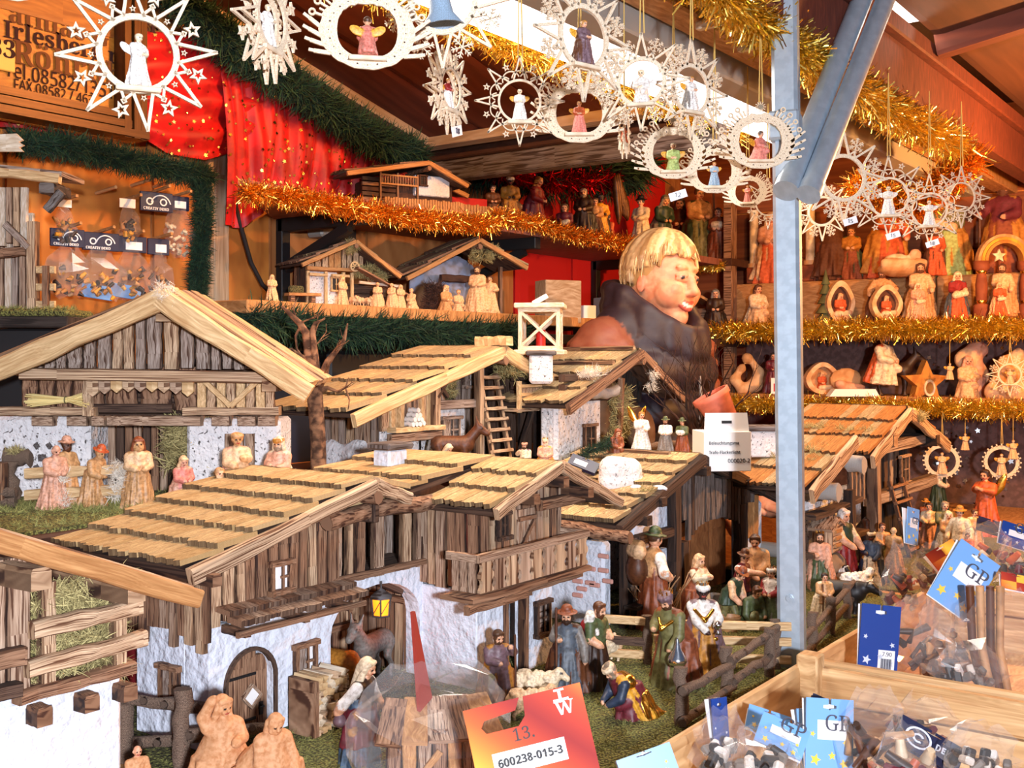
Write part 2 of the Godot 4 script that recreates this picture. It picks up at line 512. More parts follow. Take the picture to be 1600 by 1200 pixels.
# plank from a to b, broad face turned to n; kind 0 rough, 1 sawn, 2 gnarled
func pl(parent:Node3D,n:String,a:Vector3,b:Vector3,w:float,t:float,face:Vector3,m:String,kind:=0)->MeshInstance3D:
	var x:=(b - a)
	var L:=x.length()
	x/=L
	var z:=(face - x*face.dot(x)).normalized()
	var y:=z.cross(x)
	var k:int=rng.randi() % 8 if kind==0 else (8+rng.randi() % 4 if kind==1 else 12+rng.randi() % 4)
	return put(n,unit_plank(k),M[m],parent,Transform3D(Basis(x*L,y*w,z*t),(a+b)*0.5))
func unit_log(k:int)->ArrayMesh:
	if cache.has("lg%d" % k):return cache["lg%d" % k]
	var b:=B.new()
	var r:=RandomNumberGenerator.new(); r.seed=40+k
	var pts:=[]
	for i in 7:pts.append(Vector3(-0.5+i/6.0,0,0))
	b.tube(pts,0.5,9,false,0.2)
	var off:=[]
	for i in 7:off.append(Vector3(0,r.randf_range(-0.13,0.13),r.randf_range(-0.13,0.13)))
	for i in b.v.size():b.v[i]+=off[i/10]
	b.col=Color(1.7,1.45,1.15)
	for e in [0,6]:
		var d:=Vector3(-1 if e==0 else 1,0,0)
		var c0:=b.add(pts[e]+off[e]+d*0.002,d)
		for q in 9:b.add(b.v[e*10+q]+d*0.002,d)
		for q in 9:b.face(c0,c0+1+q,c0+1+(q+1) % 9)
	cache["lg%d" % k]=b.mesh()
	return cache["lg%d" % k]
# log lying from a to b
func log_(parent:Node3D,n:String,a:Vector3,b:Vector3,r:float,m:="bark")->MeshInstance3D:
	var x:=b - a
	var L:=x.length()
	x/=L
	var up:=Vector3.UP if absf(x.y)<0.9 else Vector3.RIGHT
	var z:=x.cross(up).normalized()
	var o:=put(n,unit_log(rng.randi() % 5),M[m],parent,Transform3D(Basis(x*L,z.cross(x)*r*2,z*r*2),(a+b)*0.5))
	return o
func unit_shingle(k:int)->ArrayMesh:
	if cache.has("sg%d" % k):return cache["sg%d" % k]
	var r:=RandomNumberGenerator.new(); r.seed=70+k
	var b:=B.new()
	# x across 0..1, y down the slope 0..1, z thickness; ragged bottom end
	var e:=[]
	for i in 5:e.append(1.0 - r.randf()*0.10 - absf(i - 2)*0.025)
	var u:=r.randf(); var h:=r.randf()
	for i in 4:
		var x0:=i/4.0 - 0.5; var x1:=(i+1)/4.0 - 0.5
		var q:=b.v.size()
		var o:=Vector3((x0+x1)*0.5,0.5,-0.5)
		b.quad(Vector3(x0,0,0),Vector3(x1,0,0),Vector3(x1,e[i+1],0.0),Vector3(x0,e[i],0.0),o)
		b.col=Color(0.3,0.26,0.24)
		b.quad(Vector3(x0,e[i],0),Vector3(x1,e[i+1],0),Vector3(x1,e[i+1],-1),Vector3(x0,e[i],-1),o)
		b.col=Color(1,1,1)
		for j in 8:
			var p:=b.v[q+j]
			b.t[q+j]=Vector2(u+p.y*0.7,h+p.x*0.35)
	for sx in [-0.5,0.5]:
		var en:float=e[0] if sx<0 else e[4]
		b.quad(Vector3(sx,0,0),Vector3(sx,en,0),Vector3(sx,en,-1),Vector3(sx,0,-1),Vector3(0,0.5,-0.5))
	cache["sg%d" % k]=b.mesh()
	return cache["sg%d" % k]
# rows of shingles on a slope: o = top corner, ax = along the ridge, dn = down the slope (full length)
func shingles(parent:Node3D,o:Vector3,ax:Vector3,dn:Vector3,rows:int,w:float,m:Array,th:=0.007,lift:=0.005)->void:
	var L:=ax.length()
	var x:=ax/L
	var S:=dn.length()
	var y:=dn/S
	var n:=x.cross(y).normalized()
	if n.y<0:n=-n
	var step:=S/rows
	for r in rows:
		var at:=0.0
		while at<L - w*0.25:
			var ww:=minf(w*rn(0.75,1.25),L - at)
			var ln:=step*rn(1.22,1.32)
			var tilt:=(y+n*(0.012/step*0.6)).normalized()
			var nn:=(n - y*(0.012/step*0.6)).normalized()
			var tw:=rn(-0.03,0.03)
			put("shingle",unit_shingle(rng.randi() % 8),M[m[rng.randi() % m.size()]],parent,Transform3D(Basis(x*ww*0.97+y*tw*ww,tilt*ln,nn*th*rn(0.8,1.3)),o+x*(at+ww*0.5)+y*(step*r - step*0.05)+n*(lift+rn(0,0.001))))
			at+=ww
# ---------------------------------------------------------------- tufts, garlands, scattered pieces
func strands(n:String,parent:Node3D,mesh:Mesh,m:Material,xfs:Array,cols:=[])->MultiMeshInstance3D:
	var mm:=MultiMesh.new()
	mm.transform_format=MultiMesh.TRANSFORM_3D
	mm.use_colors=cols.size()>0
	mm.mesh=mesh
	mm.instance_count=xfs.size()
	for i in xfs.size():
		mm.set_instance_transform(i,xfs[i])
		if cols.size():mm.set_instance_color(i,cols[i])
	var o:=MultiMeshInstance3D.new()
	o.multimesh=mm
	o.material_override=m
	if parent:
		o.name=n
		parent.add_child(o,true)
	else:
		o.name=numbered(n)
		add_child(o)
	o.set_meta("kind","stuff")
	return o
func sprig(kind:String)->ArrayMesh:
	if cache.has("sp"+kind):return cache["sp"+kind]
	var b:=B.new()
	var r:=RandomNumberGenerator.new(); r.seed=7
	var cnt:=16
	for i in cnt:
		var d:=Vector3(r.randf_range(-1,1),r.randf_range(0.15,1.0),r.randf_range(-1,1)).normalized()
		var s:=d.cross(Vector3(r.randf_range(-1,1),r.randf_range(-1,1),r.randf_range(-1,1))).normalized()
		var w:=0.022 if kind=="tinsel" else 0.022
		var base:=Vector3(r.randf_range(-0.3,0.3),0,r.randf_range(-0.3,0.3))
		var L:=r.randf_range(0.7,1.0)
		var nn:=d.cross(s)
		if kind=="fir":b.col=lin(10,30,22).lerp(lin(34,66,40),r.randf())
		if kind=="grass":b.col=lin(88,92,46).lerp(lin(168,164,96),r.randf())
		if kind=="hay":b.col=lin(110,96,56).lerp(lin(206,190,130),r.randf())
		if kind=="twig":b.col=lin(225,215,200)
		if kind=="brush":b.col=lin(92,60,48).lerp(lin(60,40,34),r.randf())
		var mid:=base+d*L*0.55+s.cross(d)*r.randf_range(-0.12,0.12)
		var tip:=base+d*L
		var k:=b.add(base - s*w,nn); b.add(base+s*w,nn); b.add(mid+s*w,nn); b.add(mid - s*w,nn)
		b.face(k,k+1,k+2); b.face(k,k+2,k+3)
		var nt:=(tip - mid).cross(s).normalized()
		if nt.dot(nn)<0:nt=-nt
		k=b.add(mid - s*w,nt); b.add(mid+s*w,nt); b.add(tip+s*w*(0.9 if kind=="tinsel" else 0.2),nt); b.add(tip - s*w*(0.9 if kind=="tinsel" else 0.2),nt)
		b.face(k,k+1,k+2); b.face(k,k+2,k+3)
	cache["sp"+kind]=b.mesh()
	return cache["sp"+kind]
func turn_y_to(d:Vector3,roll:float)->Basis:
	var u:=d.normalized()
	var s:=u.cross(Vector3(0.31,0.77,0.55)).normalized()
	var b:=Basis(s,u,s.cross(u))
	return b*Basis(Vector3.UP,roll)
func along(pts:Array,f:float)->Vector3:
	var tot:=0.0
	for i in pts.size() - 1:tot+=pts[i].distance_to(pts[i+1])
	var g:=f*tot
	for i in pts.size() - 1:
		var l:float=pts[i].distance_to(pts[i+1])
		if g<=l or i==pts.size() - 2:return pts[i].lerp(pts[i+1],clampf(g/maxf(l,1e-6),0,1))
		g-=l
	return pts[-1]
func garland(n:String,label:String,pts:Array,r:float,cnt:int,kind:String,m:String,sag:=0.0)->Node3D:
	var o:=thing(n,label,"garland",pts[0])
	var b:=B.new()
	b.col=lin(20,20,14)
	var loc:=[]
	for i in pts.size():loc.append(pts[i] - pts[0])
	b.tube(loc,r*0.12,5)
	put("wire",b.mesh(),M.flat,o)
	var xfs:=[]
	for i in cnt:
		var f:=(i+rng.randf())/cnt
		var p:Vector3=along(loc,f)
		var d:=Vector3(rn(-1,1),rn(-1,1),rn(-1,1)).normalized()
		xfs.append(Transform3D(turn_y_to(d,rn(0,TAU)).scaled(Vector3.ONE*r*rn(0.65,1.15)),p+d*r*0.08))
	strands("needles" if kind=="fir" else "strands",o,sprig(kind),M[m],xfs)
	return o
func tufts(n:String,parent:Node3D,kind:String,xf_pts:Array,size:float,up:=Vector3.UP,spread:=0.6)->MultiMeshInstance3D:
	var xfs:=[]
	for p in xf_pts:
		var d:Vector3=up+Vector3(rn(-1,1),rn(-1,1),rn(-1,1))*spread
		xfs.append(Transform3D(turn_y_to(d,rn(0,TAU)).scaled(Vector3.ONE*size*rn(0.6,1.25)),p))
	return strands(n,parent,sprig(kind),M.leaf,xfs)
# ---------------------------------------------------------------- figures (statuettes), one unit tall, facing +z
func bend(p:Vector3,ang:float,y0:float)->Vector3:
	if p.y<=y0 or ang==0.0:return p
	var q:=p - Vector3(0,y0,0)
	return Vector3(0,y0,0)+Basis(Vector3.RIGHT,ang)*q
func fig(o:Dictionary)->ArrayMesh:
	var key:="f"+str(o)
	if cache.has(key):return cache[key]
	var robe:Color=C[o.get("robe","tan")]
	var top:Color=C[o.get("top",o.get("robe","tan"))]
	var slv:Color=C[o.get("sleeve",o.get("top",o.get("robe","tan")))]
	var skin:Color=C[o.get("skin","face")]
	var hair:Color=C[o.get("hair","hair")]
	var lean:float=o.get("lean",0.0)
	var pose:String=o.get("pose","stand")
	var fat:float=o.get("fat",1.22)
	var hip:=0.46
	var dy:=0.0
	var s:=[]
	if pose=="kneel":
		dy=-0.27; hip=0.2
		s.append([1,Vector3(0,0,-0.05),Vector3(0,0.40,0),0.17*fat,0.115,robe,0.9,1.15,0.07,7])
		s.append([0,Vector3(0.05,0.07,-0.05),Vector3(0.06,0.05,-0.25),0.07,0.05,robe])
		s.append([0,Vector3(-0.05,0.07,-0.05),Vector3(-0.06,0.05,-0.25),0.07,0.05,robe])
		s.append([0,Vector3(0.06,0.24,0.04),Vector3(0.07,0.2,0.17),0.085,0.06,robe])
	elif pose=="legs":
		for sd in [-1.0,1.0]:
			var fz:float=0.06*sd
			s.append([0,Vector3(0.06*sd,0.5,0),Vector3(0.07*sd,0.25,fz+0.02),0.075,0.05,robe])
			s.append([0,Vector3(0.07*sd,0.25,fz+0.02),Vector3(0.075*sd,0.05,fz - 0.01),0.048,0.035,C[o.get("leg","grey")]])
			s.append([0,Vector3(0.075*sd,0.025,fz - 0.01),Vector3(0.085*sd,0.022,fz+0.08),0.035,0.028,C.dkbrown])
		s.append([1,Vector3(0,0.40,0),Vector3(0,0.62,0),0.145*fat,0.11,top,1.0,0.8,0.05,7])
	else:
		s.append([1,Vector3(0,0,0),Vector3(0,0.62,0),0.198*fat,0.118,robe,1.0,0.85,o.get("fold",0.11),9])
		s.append([0,Vector3(0.05,0.025,0.12),Vector3(0.06,0.02,0.16),0.03,0.026,C.dkbrown])
	var j:=func(p:Vector3)->Vector3:return bend(p+Vector3(0,dy,0),lean,hip)
	s.append([0,j.call(Vector3(0,0.58,0)),j.call(Vector3(0,0.72,0)),0.10*fat,0.10,top])
	s.append([0,j.call(Vector3(-0.085,0.735,-0.005)),j.call(Vector3(0.085,0.735,-0.005)),0.066,0.066,top])
	s.append([0,j.call(Vector3(0,0.76,0)),j.call(Vector3(0,0.84,0.01)),0.04,0.036,skin])
	if o.has("cloak"):
		var ck:Color=C[o.cloak]
		if pose=="kneel":
			s.append([1,Vector3(0,0.0,-0.12),j.call(Vector3(0,0.76,-0.035)),0.2,0.10,ck,0.95,0.9,0.11,9])
		else:
			s.append([1,Vector3(0,0.06,-0.055),Vector3(0,0.5,-0.05),0.225*fat,0.165*fat,ck,1.0,0.8,0.12,8])
			s.append([1,Vector3(0,0.5,-0.05),j.call(Vector3(0,0.77,-0.035)),0.155*fat,0.085,ck,1.0,0.8,0.02,7])
		s.append([0,j.call(Vector3(-0.09,0.745,-0.015)),j.call(Vector3(0.09,0.745,-0.015)),0.068,0.068,ck])
	if o.has("apron"):
		s.append([1,Vector3(0,0.12,0.045),Vector3(0,0.52,0.03),0.145,0.10,C[o.apron],0.95,0.8,0.09,8])
	if o.has("sash"):
		s.append([0,j.call(Vector3(-0.11,0.5,0.03)),j.call(Vector3(0.10,0.52,0.03)),0.05,0.05,C[o.sash]])
	# arms: hand targets right, left
	var hr:Vector3=o.get("hr",Vector3(-0.05,0.58,0.16))
	var hl:Vector3=o.get("hl",Vector3(0.05,0.58,0.16))
	for sd in [-1.0,1.0]:
		var sh:Vector3=j.call(Vector3(0.125*sd,0.74,-0.005))
		var hd:Vector3=j.call(hr if sd<0 else hl)
		var el:Vector3=(sh+hd)*0.5
		var out:=Vector3(sd*0.07,-0.06,-0.05)
		var span:=sh.distance_to(hd)
		el+=out*clampf(1.4 - span*3.0,0.1,1.0)
		s.append([0,sh,el,0.054,0.05,slv])
		s.append([0,el,hd.lerp(el,0.15),0.05,0.042,C[o.get("cuff","")] if o.has("cuff") else slv])
		s.append([0,hd.lerp(el,0.1),hd,0.024,0.026,skin])
		s.append([0,hd,hd+(hd - el).normalized()*0.035+Vector3(-sd*0.008,0,0),0.02,0.012,skin])
	for e in o.get("extra",[]):
		var q:Array=e.duplicate()
		q[1]=j.call(q[1])
		if q[0]==0:q[2]=j.call(q[2])
		q[5]=C[q[5]]
		s.append(q)
	var b:=B.new()
	var det:float=o.get("cell",0.017)
	b.net(s,det,0.6)
	# the head, on a finer grid
	var tilt:float=o.get("nod",0.12)
	var yaw:float=o.get("look",0.0)
	var hb:=Basis(Vector3.RIGHT,lean)*Basis(Vector3.UP,yaw)*Basis(Vector3.RIGHT,tilt)
	var hc:Vector3=j.call(Vector3(0,0.9,0.012))
	var h:=func(x:float,y:float,z:float)->Vector3:return hc+hb*(Vector3(x,y,z))
	var t:=[]
	t.append([2,hc,Vector3(0.058,0.074,0.064),0.0,0.0,skin,hb])
	t.append([0,h.call(0,-0.035,0.022),h.call(0,-0.05,0.036),0.036,0.022,skin])
	t.append([0,h.call(0,0.012,0.058),h.call(0,-0.014,0.074),0.008,0.0125,skin])
	t.append([0,h.call(-0.03,0.022,0.05),h.call(0.03,0.022,0.05),0.011,0.011,skin])
	for sd in [-1.0,1.0]:
		t.append([0,h.call(0.024*sd,0.006,0.0595),h.call(0.028*sd,0.006,0.0575),0.0075,0.007,C.eye])
		t.append([0,h.call(0.03*sd,-0.022,0.044),h.call(0.026*sd,-0.03,0.044),0.016,0.014,skin])
		if not o.has("hood"):t.append([0,h.call(0.059*sd,0.0,0.0),h.call(0.059*sd,-0.014,0.0),0.013,0.011,skin])
	t.append([0,h.call(-0.012,-0.036,0.0565),h.call(0.012,-0.036,0.0565),0.0075,0.0075,C.lips])
	if o.has("beard"):
		var bc:Color=C[o.beard]
		t.append([0,h.call(0,-0.058,0.036),h.call(0,-0.105,0.04),0.037,0.02,bc])
		for sd in [-1.0,1.0]:
			t.append([0,h.call(0.048*sd,0.0,0.012),h.call(0.034*sd,-0.055,0.03),0.017,0.026,bc])
			t.append([0,h.call(0.006*sd,-0.027,0.064),h.call(0.026*sd,-0.036,0.054),0.009,0.009,bc])
	if o.has("hood"):
		var hc2:Color=C[o.hood]
		t.append([2,h.call(0,0.02,-0.022),Vector3(0.076,0.084,0.072),0.0,0.0,hc2,hb])
		t.append([0,h.call(-0.045,0.055,0.03),h.call(0.045,0.055,0.03),0.024,0.024,hc2])
		for sd in [-1.0,1.0]:
			t.append([0,h.call(0.06*sd,0.03,0.01),h.call(0.066*sd,-0.06,-0.005),0.022,0.03,hc2])
			t.append([0,h.call(0.06*sd,-0.06,-0.01),j.call(Vector3(0.085*sd,0.735,-0.02)),0.03,0.042,hc2])
		t.append([0,h.call(0,-0.02,-0.05),j.call(Vector3(0,0.68,-0.075)),0.06,0.06,hc2])
	elif not o.has("bald"):
		t.append([2,h.call(0,0.026,-0.018),Vector3(0.066,0.066,0.064),0.0,0.0,hair,hb])
		for i in 7:
			var a:=-1.3+i*0.43
			t.append([0,h.call(sin(a)*0.056,0.045+cos(a)*0.02,0.028*cos(a)+0.004),h.call(sin(a)*0.062,0.0 if absf(a)>0.8 else 0.036,0.036*cos(a)+0.004),0.018,0.013,hair])
		if o.get("long",false):
			for sd in [-1.0,1.0]:t.append([0,h.call(0.05*sd,0,-0.025),j.call(Vector3(0.05*sd,0.72,-0.06)),0.036,0.03,hair])
			t.append([0,h.call(0,0,-0.04),j.call(Vector3(0,0.68,-0.085)),0.045,0.03,hair])
	if o.has("hat"):
		var kc:Color=C[o.hat]
		t.append([2,h.call(0,0.045,-0.004),Vector3(0.125,0.014,0.12),0.0,0.0,kc,hb])
		t.append([2,h.call(0,0.082,-0.008),Vector3(0.066,0.056,0.064),0.0,0.0,kc,hb])
		t.append([0,h.call(-0.05,0.055,0.03),h.call(0.05,0.055,0.03),0.018,0.018,C[o.get("band",o.hat)]])
	if o.has("turban"):
		for i in 9:
			var a:=TAU*i/9
			t.append([0,h.call(sin(a)*0.056,0.042+0.01*(i % 2),cos(a)*0.056),h.call(sin(a+0.7)*0.056,0.054,cos(a+0.7)*0.056),0.024,0.024,C[o.turban]])
	b.net(t,det*0.52,0.55)
	cache[key]=b.mesh()
	return cache[key]
func crown(parent:Node3D,at:Vector3,r:float,m:="gold",yaw:=0.0)->void:
	var b:=B.new()
	b.ring(Vector2.ZERO,r*0.86,r,r*0.5,16)
	for i in 8:
		var a:=TAU*i/8
		var p:=Vector3(cos(a)*r*0.93,sin(a)*r*0.93,r*0.2)
		b.tube([p,p*Vector3(1.12,1.12,1)+Vector3(0,0,r*0.5)],[r*0.17,r*0.05],5)
		b.tube([p*Vector3(1.12,1.12,1)+Vector3(0,0,r*0.42),p*Vector3(1.14,1.14,1)+Vector3(0,0,r*0.62)],[r*0.1,r*0.1],5)
	put("crown",b.mesh(),M[m],parent,Transform3D(Basis(Vector3.RIGHT,-PI/2+yaw),at))
# place a statuette of height hgt; yaw is relative to facing the eye
func statue(n:String,label:String,at:Vector3,hgt:float,face:float,o:Dictionary,m:="paint",group:="",cat:="figurine")->Node3D:
	var away:=rad_to_deg(atan2(-at.x,-at.z))
	var root:=thing(n,label,cat,at,away+face,group)
	put("body",fig(o),M[m],root,Transform3D(Basis().scaled(Vector3.ONE*hgt),Vector3.ZERO))
	if o.has("gild"):
		var gb:=B.new()
		gb.net(o.gild,0.018)
		put("gilding",gb.mesh(),M.gold,root,Transform3D(Basis().scaled(Vector3.ONE*hgt),Vector3.ZERO))
	if o.has("crown"):
		var lean:float=o.get("lean",0.0)
		var kn:bool=o.get("pose","")=="kneel"
		var c:=bend(Vector3(0,0.955+(-0.27 if kn else 0.0),0),lean,0.2 if kn else 0.46)
		crown(root,c*hgt,0.062*hgt,o.crown,lean)
	if o.has("staff"):
		var b:=B.new()
		var q:Vector3=o.staff
		b.col=C.brown
		b.tube([Vector3(q.x,0.0,q.z)*hgt,Vector3(q.x+0.005,0.5,q.z)*hgt,Vector3(q.x,q.y,q.z - 0.01)*hgt],0.014*hgt,6)
		put("staff",b.mesh(),M.paint,root)
	return root
func lamp_omni(n:String,at:Vector3,e:float,c:Color,size:float,parent:Node3D=null)->void:
	var l:=OmniLight3D.new()
	l.name=n
	l.light_color=c; l.light_energy=e; l.light_size=size
	l.omni_range=12.0; l.omni_attenuation=2.0; l.shadow_enabled=true
	if parent:parent.add_child(l,true)
	else:add_child(l,true)
	l.position=at
func _ready()->void:
	rng.seed=20
	var cam:=Camera3D.new()
	cam.name="camera"
	add_child(cam)
	cam.position=Vector3(0,EYE,0)
	cam.rotation.y=deg_to_rad(YAW)
	cam.projection=Camera3D.PROJECTION_FRUSTUM
	cam.keep_aspect=Camera3D.KEEP_HEIGHT
	cam.near=0.05; cam.far=60.0
	cam.size=0.05*1200.0/FPX
	cam.frustum_offset=Vector2(0,-0.05*40.0/FPX)
	cam.current=true
	var we:=WorldEnvironment.new()
	we.name="world"
	var env:=Environment.new()
	env.background_mode=Environment.BG_SKY
	var sky:=Sky.new()
	var sm:=ProceduralSkyMaterial.new()
	sm.sky_top_color=Color(0.55,0.66,0.85); sm.sky_horizon_color=Color(0.80,0.84,0.92)
	sm.ground_bottom_color=Color(0.25,0.24,0.24); sm.ground_horizon_color=Color(0.5,0.5,0.52)
	sm.sky_energy_multiplier=0.5; sm.ground_energy_multiplier=0.4
	sm.sun_angle_max=0.0
	sky.sky_material=sm
	env.sky=sky
	env.tonemap_mode=Environment.TONE_MAPPER_LINEAR
	env.tonemap_exposure=1.0
	env.sdfgi_enabled=true; env.ssao_enabled=true; env.ssil_enabled=true
	we.environment=env
	add_child(we)
	# stand-in for the camera flash, moved behind and above the lens for milder falloff
	var fl:=SpotLight3D.new()
	fl.name="front_light"
	fl.light_color=Color(0.93,0.95,1.0); fl.light_energy=8.8; fl.light_size=0.05
	fl.spot_angle=40.0; fl.spot_angle_attenuation=0.3; fl.spot_range=12.0; fl.spot_attenuation=2.0; fl.shadow_enabled=true
	add_child(fl)
	fl.position=Vector3(0,EYE+0.14,0)+cr*0.32 - cf*0.8
	fl.rotation=Vector3(deg_to_rad(-4.0),deg_to_rad(YAW+7.0),0)
	# the long ceiling lamp over the counter
	var al:=AreaLight3D.new()
	al.name="counter_lamp_light"
	al.area_size=Vector2(0.18,1.9); al.light_energy=1.5; al.light_color=Color(1.0,0.96,0.9); al.area_normalize_energy=true
	al.area_range=12.0; al.shadow_enabled=true
	add_child(al)
	al.position=Vector3(-1.1,2.17,-1.85); al.rotation=Vector3(-PI/2,0,0)
	materials()
	# warm bulbs: first from the glow at right, two added unseen for fill
	warm_lamp(Vector3(-0.22,1.96,-3.05),2.3,"warm frosted bulb hanging by the right hand end of the figure shelves",0.03)
	warm_lamp(Vector3(-1.35,2.40,-1.6),0.9,"added unseen warm fill bulb under the brown ceiling board",0.03)
	warm_lamp(Vector3(-1.30,2.36,-3.3),0.4,"added warm fill bulb above the far shelves, unseen behind the steel post",0.03)
	shell()
	wall_goods()
	houses()
	village()
	ornaments()
	end_shelves()
	seller()
	trays()
	var said:={"floor":"grey stone floor under the market stall","wall_back":"panelled back wall of the stall, orange, tan and red","wall_end":"orange board end wall behind the figure shelves","ceiling":"brown board ceiling sloping down over the counter","ceiling_001":"dark low ceiling over the far shelves","ceiling_002":"dark high roof above the counter","ceiling_003":"orange brown awning boards with rafters at the upper right","beam":"grey beam at the low end of the brown ceiling","beam_001":"dark board above the grey beam","beam_002":"grey channel right of the long lamp","beam_003":"tan wooden beam right of the grey channel","beam_004":"flat brown board beside the tan beam","beam_005":"brown front beam behind the tinsel","trim":"pale wooden frame strips around the pegboard"}
	for k in said:tag(get_node(k),said[k],k.split("_")[0])
func warm_lamp(at:Vector3,e:float,label:String,r:float)->void:
	var o:=thing("unseen_bulb",label,"lamp",at)
	var b:=B.new()
	b.lathe([Vector2(0.001,-r),Vector2(r*0.7,-r*0.75),Vector2(r,0),Vector2(r*0.75,r*0.8),Vector2(r*0.4,r*1.3)],12)
	var gm:=StandardMaterial3D.new()
	gm.resource_name="bulb_glow"
	gm.albedo_color=Color(1,0.9,0.75)
	gm.emission_enabled=true; gm.emission=Color(1,0.62,0.28); gm.emission_energy_multiplier=3.0
	put("bulb",b.mesh(),gm,o)
	b=B.new()
	b.lathe([Vector2(r*0.45,r*1.25),Vector2(r*0.5,r*2.4),Vector2(0.004,r*2.6),Vector2(0.004,r*2.6+0.4)],10)
	put("socket",b.mesh(),M.black,o)
	lamp_omni("bulb_light",Vector3(0,0,0),e,Color(1.0,0.70,0.40),r,o)
func wall_box(n:String,lo:Vector3,hi:Vector3,m:String,parent:Node3D=null)->MeshInstance3D:
	var b:=B.new()
	b.bx((lo+hi)*0.5,hi - lo,0.004)
	var o:=put(n,b.mesh(),M[m],parent)
	if parent==null:struct(o)
	return o
func shell()->void:
	wall_box("floor",Vector3(-2.5,-0.1,-4.4),Vector3(3.0,0.0,2.0),"stone")
	var wb:=wall_box("wall_back",Vector3(-2.32,0,-4.3),Vector3(-2.22,3.0,0.6),"wall_tan")
	var z:=0.6
	var k:=0
	while z>-4.0:
		var w:=0.36
		var a:=Vector3(-2.215,0.9,z - w/2); var c:=Vector3(-2.215,2.95,z - w/2)
		var m:="orange_wood" if z>-1.7 else ("wall_tan" if z>-2.75 else "red_board")
		pl(wb,"panel",a,c,w - 0.004,0.012,Vector3(1,0,0),m,1)
		z-=w
		k+=1
	var we:=wall_box("wall_end",Vector3(-2.3,0,-4.32),Vector3(1.6,3.0,-4.22),"orange_wood")
	for i in 9:
		var y:=1.3+i*0.2
		pl(we,"board",Vector3(-2.2,y,-4.215),Vector3(1.6,y,-4.215),0.197,0.012,Vector3(0,0,1),"brown_wall",1)
	# sloping ceiling of brown boards over the counter
	var ce:=thing("ceiling","","",Vector3(-2.2,2.24,-2.49))
	struct(ce)
	ce.rotation.x=-atan2(0.6,2.5)
	for i in 4:
		var x:=0.13+i*0.26
		pl(ce,"ceiling_board",Vector3(x,0.02,0.0),Vector3(x,0.02,3.0),0.2585,0.02,Vector3(0,-1,0),"brown_board",1)
	pl(ce,"edge_strip",Vector3(0,-0.005,0.02),Vector3(1.05,-0.005,0.02),0.035,0.03,Vector3(0,-1,0),"cream_trim",1)
	pl(ce,"edge_strip",Vector3(0.05,-0.0,0),Vector3(0.05,-0.0,3.0),0.05,0.03,Vector3(0,-1,0),"cream_trim",1)
	pl(ce,"cross_strip",Vector3(0.0,-0.005,1.02),Vector3(1.05,-0.005,1.02),0.05,0.03,Vector3(0,-1,0),"cream_trim",1)
	wall_box("ceiling",Vector3(-2.3,2.52,-4.3),Vector3(-0.72,2.6,-2.3),"dark_wood")
	wall_box("ceiling",Vector3(-2.3,2.98,-2.5),Vector3(-0.72,3.06,0.6),"dark_wood")
	wall_box("beam",Vector3(-2.2,2.13,-2.54),Vector3(-1.2,2.19,-2.49),"slate")
	wall_box("beam",Vector3(-2.2,2.20,-2.56),Vector3(-1.2,2.5,-2.52),"dark_wood")
	# beams beside the lamp, running the length of the counter
	wall_box("beam",Vector3(-0.995,2.15,-3.9),Vector3(-0.93,2.28,-0.6),"grey_plastic")
	wall_box("beam",Vector3(-0.925,2.19,-4.2),Vector3(-0.86,2.32,-0.6),"tan")
	wall_box("beam",Vector3(-0.86,2.30,-4.2),Vector3(-0.72,2.34,-0.6),"brown_board")
	wall_box("beam",Vector3(-0.80,2.19,-4.2),Vector3(-0.74,2.30,-0.6),"brown_board")
	# awning of orange boards outside the beams
	var aw:=thing("ceiling","","",Vector3(-0.72,2.36,-0.3))
	struct(aw)
	aw.rotation.z=0.16
	for i in 7:
		pl(aw,"awning_board",Vector3(0.12+i*0.24,0,0),Vector3(0.12+i*0.24,0,-3.95),0.237,0.02,Vector3(0,-1,0),"awning_wood",1)
	for i in 3:
		pl(aw,"rafter",Vector3(0,-0.03,-1.2 - i*1.15),Vector3(1.7,-0.03,-1.2 - i*1.15),0.05,0.05,Vector3(0,-1,0),"brown_board",1)
	# table, tier and counter front
	var tb:=thing("sales_counter","long counter board under the front model houses and figures","counter",Vector3(0,0,0))
	wall_box("top",Vector3(-1.44,TAB - 0.04,-2.6),Vector3(-0.67,TAB,-0.25),"tan",tb)
	wall_box("front_board",Vector3(-1.4,0.0,-2.6),Vector3(-1.36,TAB - 0.04,-0.3),"dark_wood",tb)
	var t2:=thing("sales_counter","far counter board under the ladder stable and the end shelf figures","counter",Vector3(0,0,0))
	wall_box("top",Vector3(-1.1,TAB - 0.04,-4.18),Vector3(0.9,TAB,-2.605),"tan",t2)
	wall_box("front_board",Vector3(-1.1,0.0,-4.18),Vector3(-1.06,TAB - 0.04,-2.61),"dark_wood",t2)
	var ti:=thing("display_tier","raised red draped step carrying the back row of model houses","stand",Vector3(0,0,0))
	wall_box("top",Vector3(-2.2,TIER - 0.03,-2.62),Vector3(-1.445,TIER,-0.25),"dark_wood",ti)
	wall_box("riser",Vector3(-1.48,TAB,-2.62),Vector3(-1.45,TIER - 0.03,-0.25),"red_dark",ti)
	# lamp
	var lp:=thing("counter_lamp","long bright white fluorescent lamp running under the ceiling beams","lamp",Vector3(-1.1,2.2,-1.85))
	var b:=B.new()
	b.bx(Vector3(0,0,0),Vector3(0.2,0.03,2.0),0.008)
	put("diffuser",b.mesh(),M.lamp_glow,lp)
	b=B.new()
	b.bx(Vector3(0,0.035,0),Vector3(0.17,0.04,2.0),0.005)
	put("housing",b.mesh(),M.grey_plastic,lp)
	var l2:=thing("awning_lamp","short white lamp under the orange awning above the right tarpaulin","lamp",PY(1428,-6,2.42))
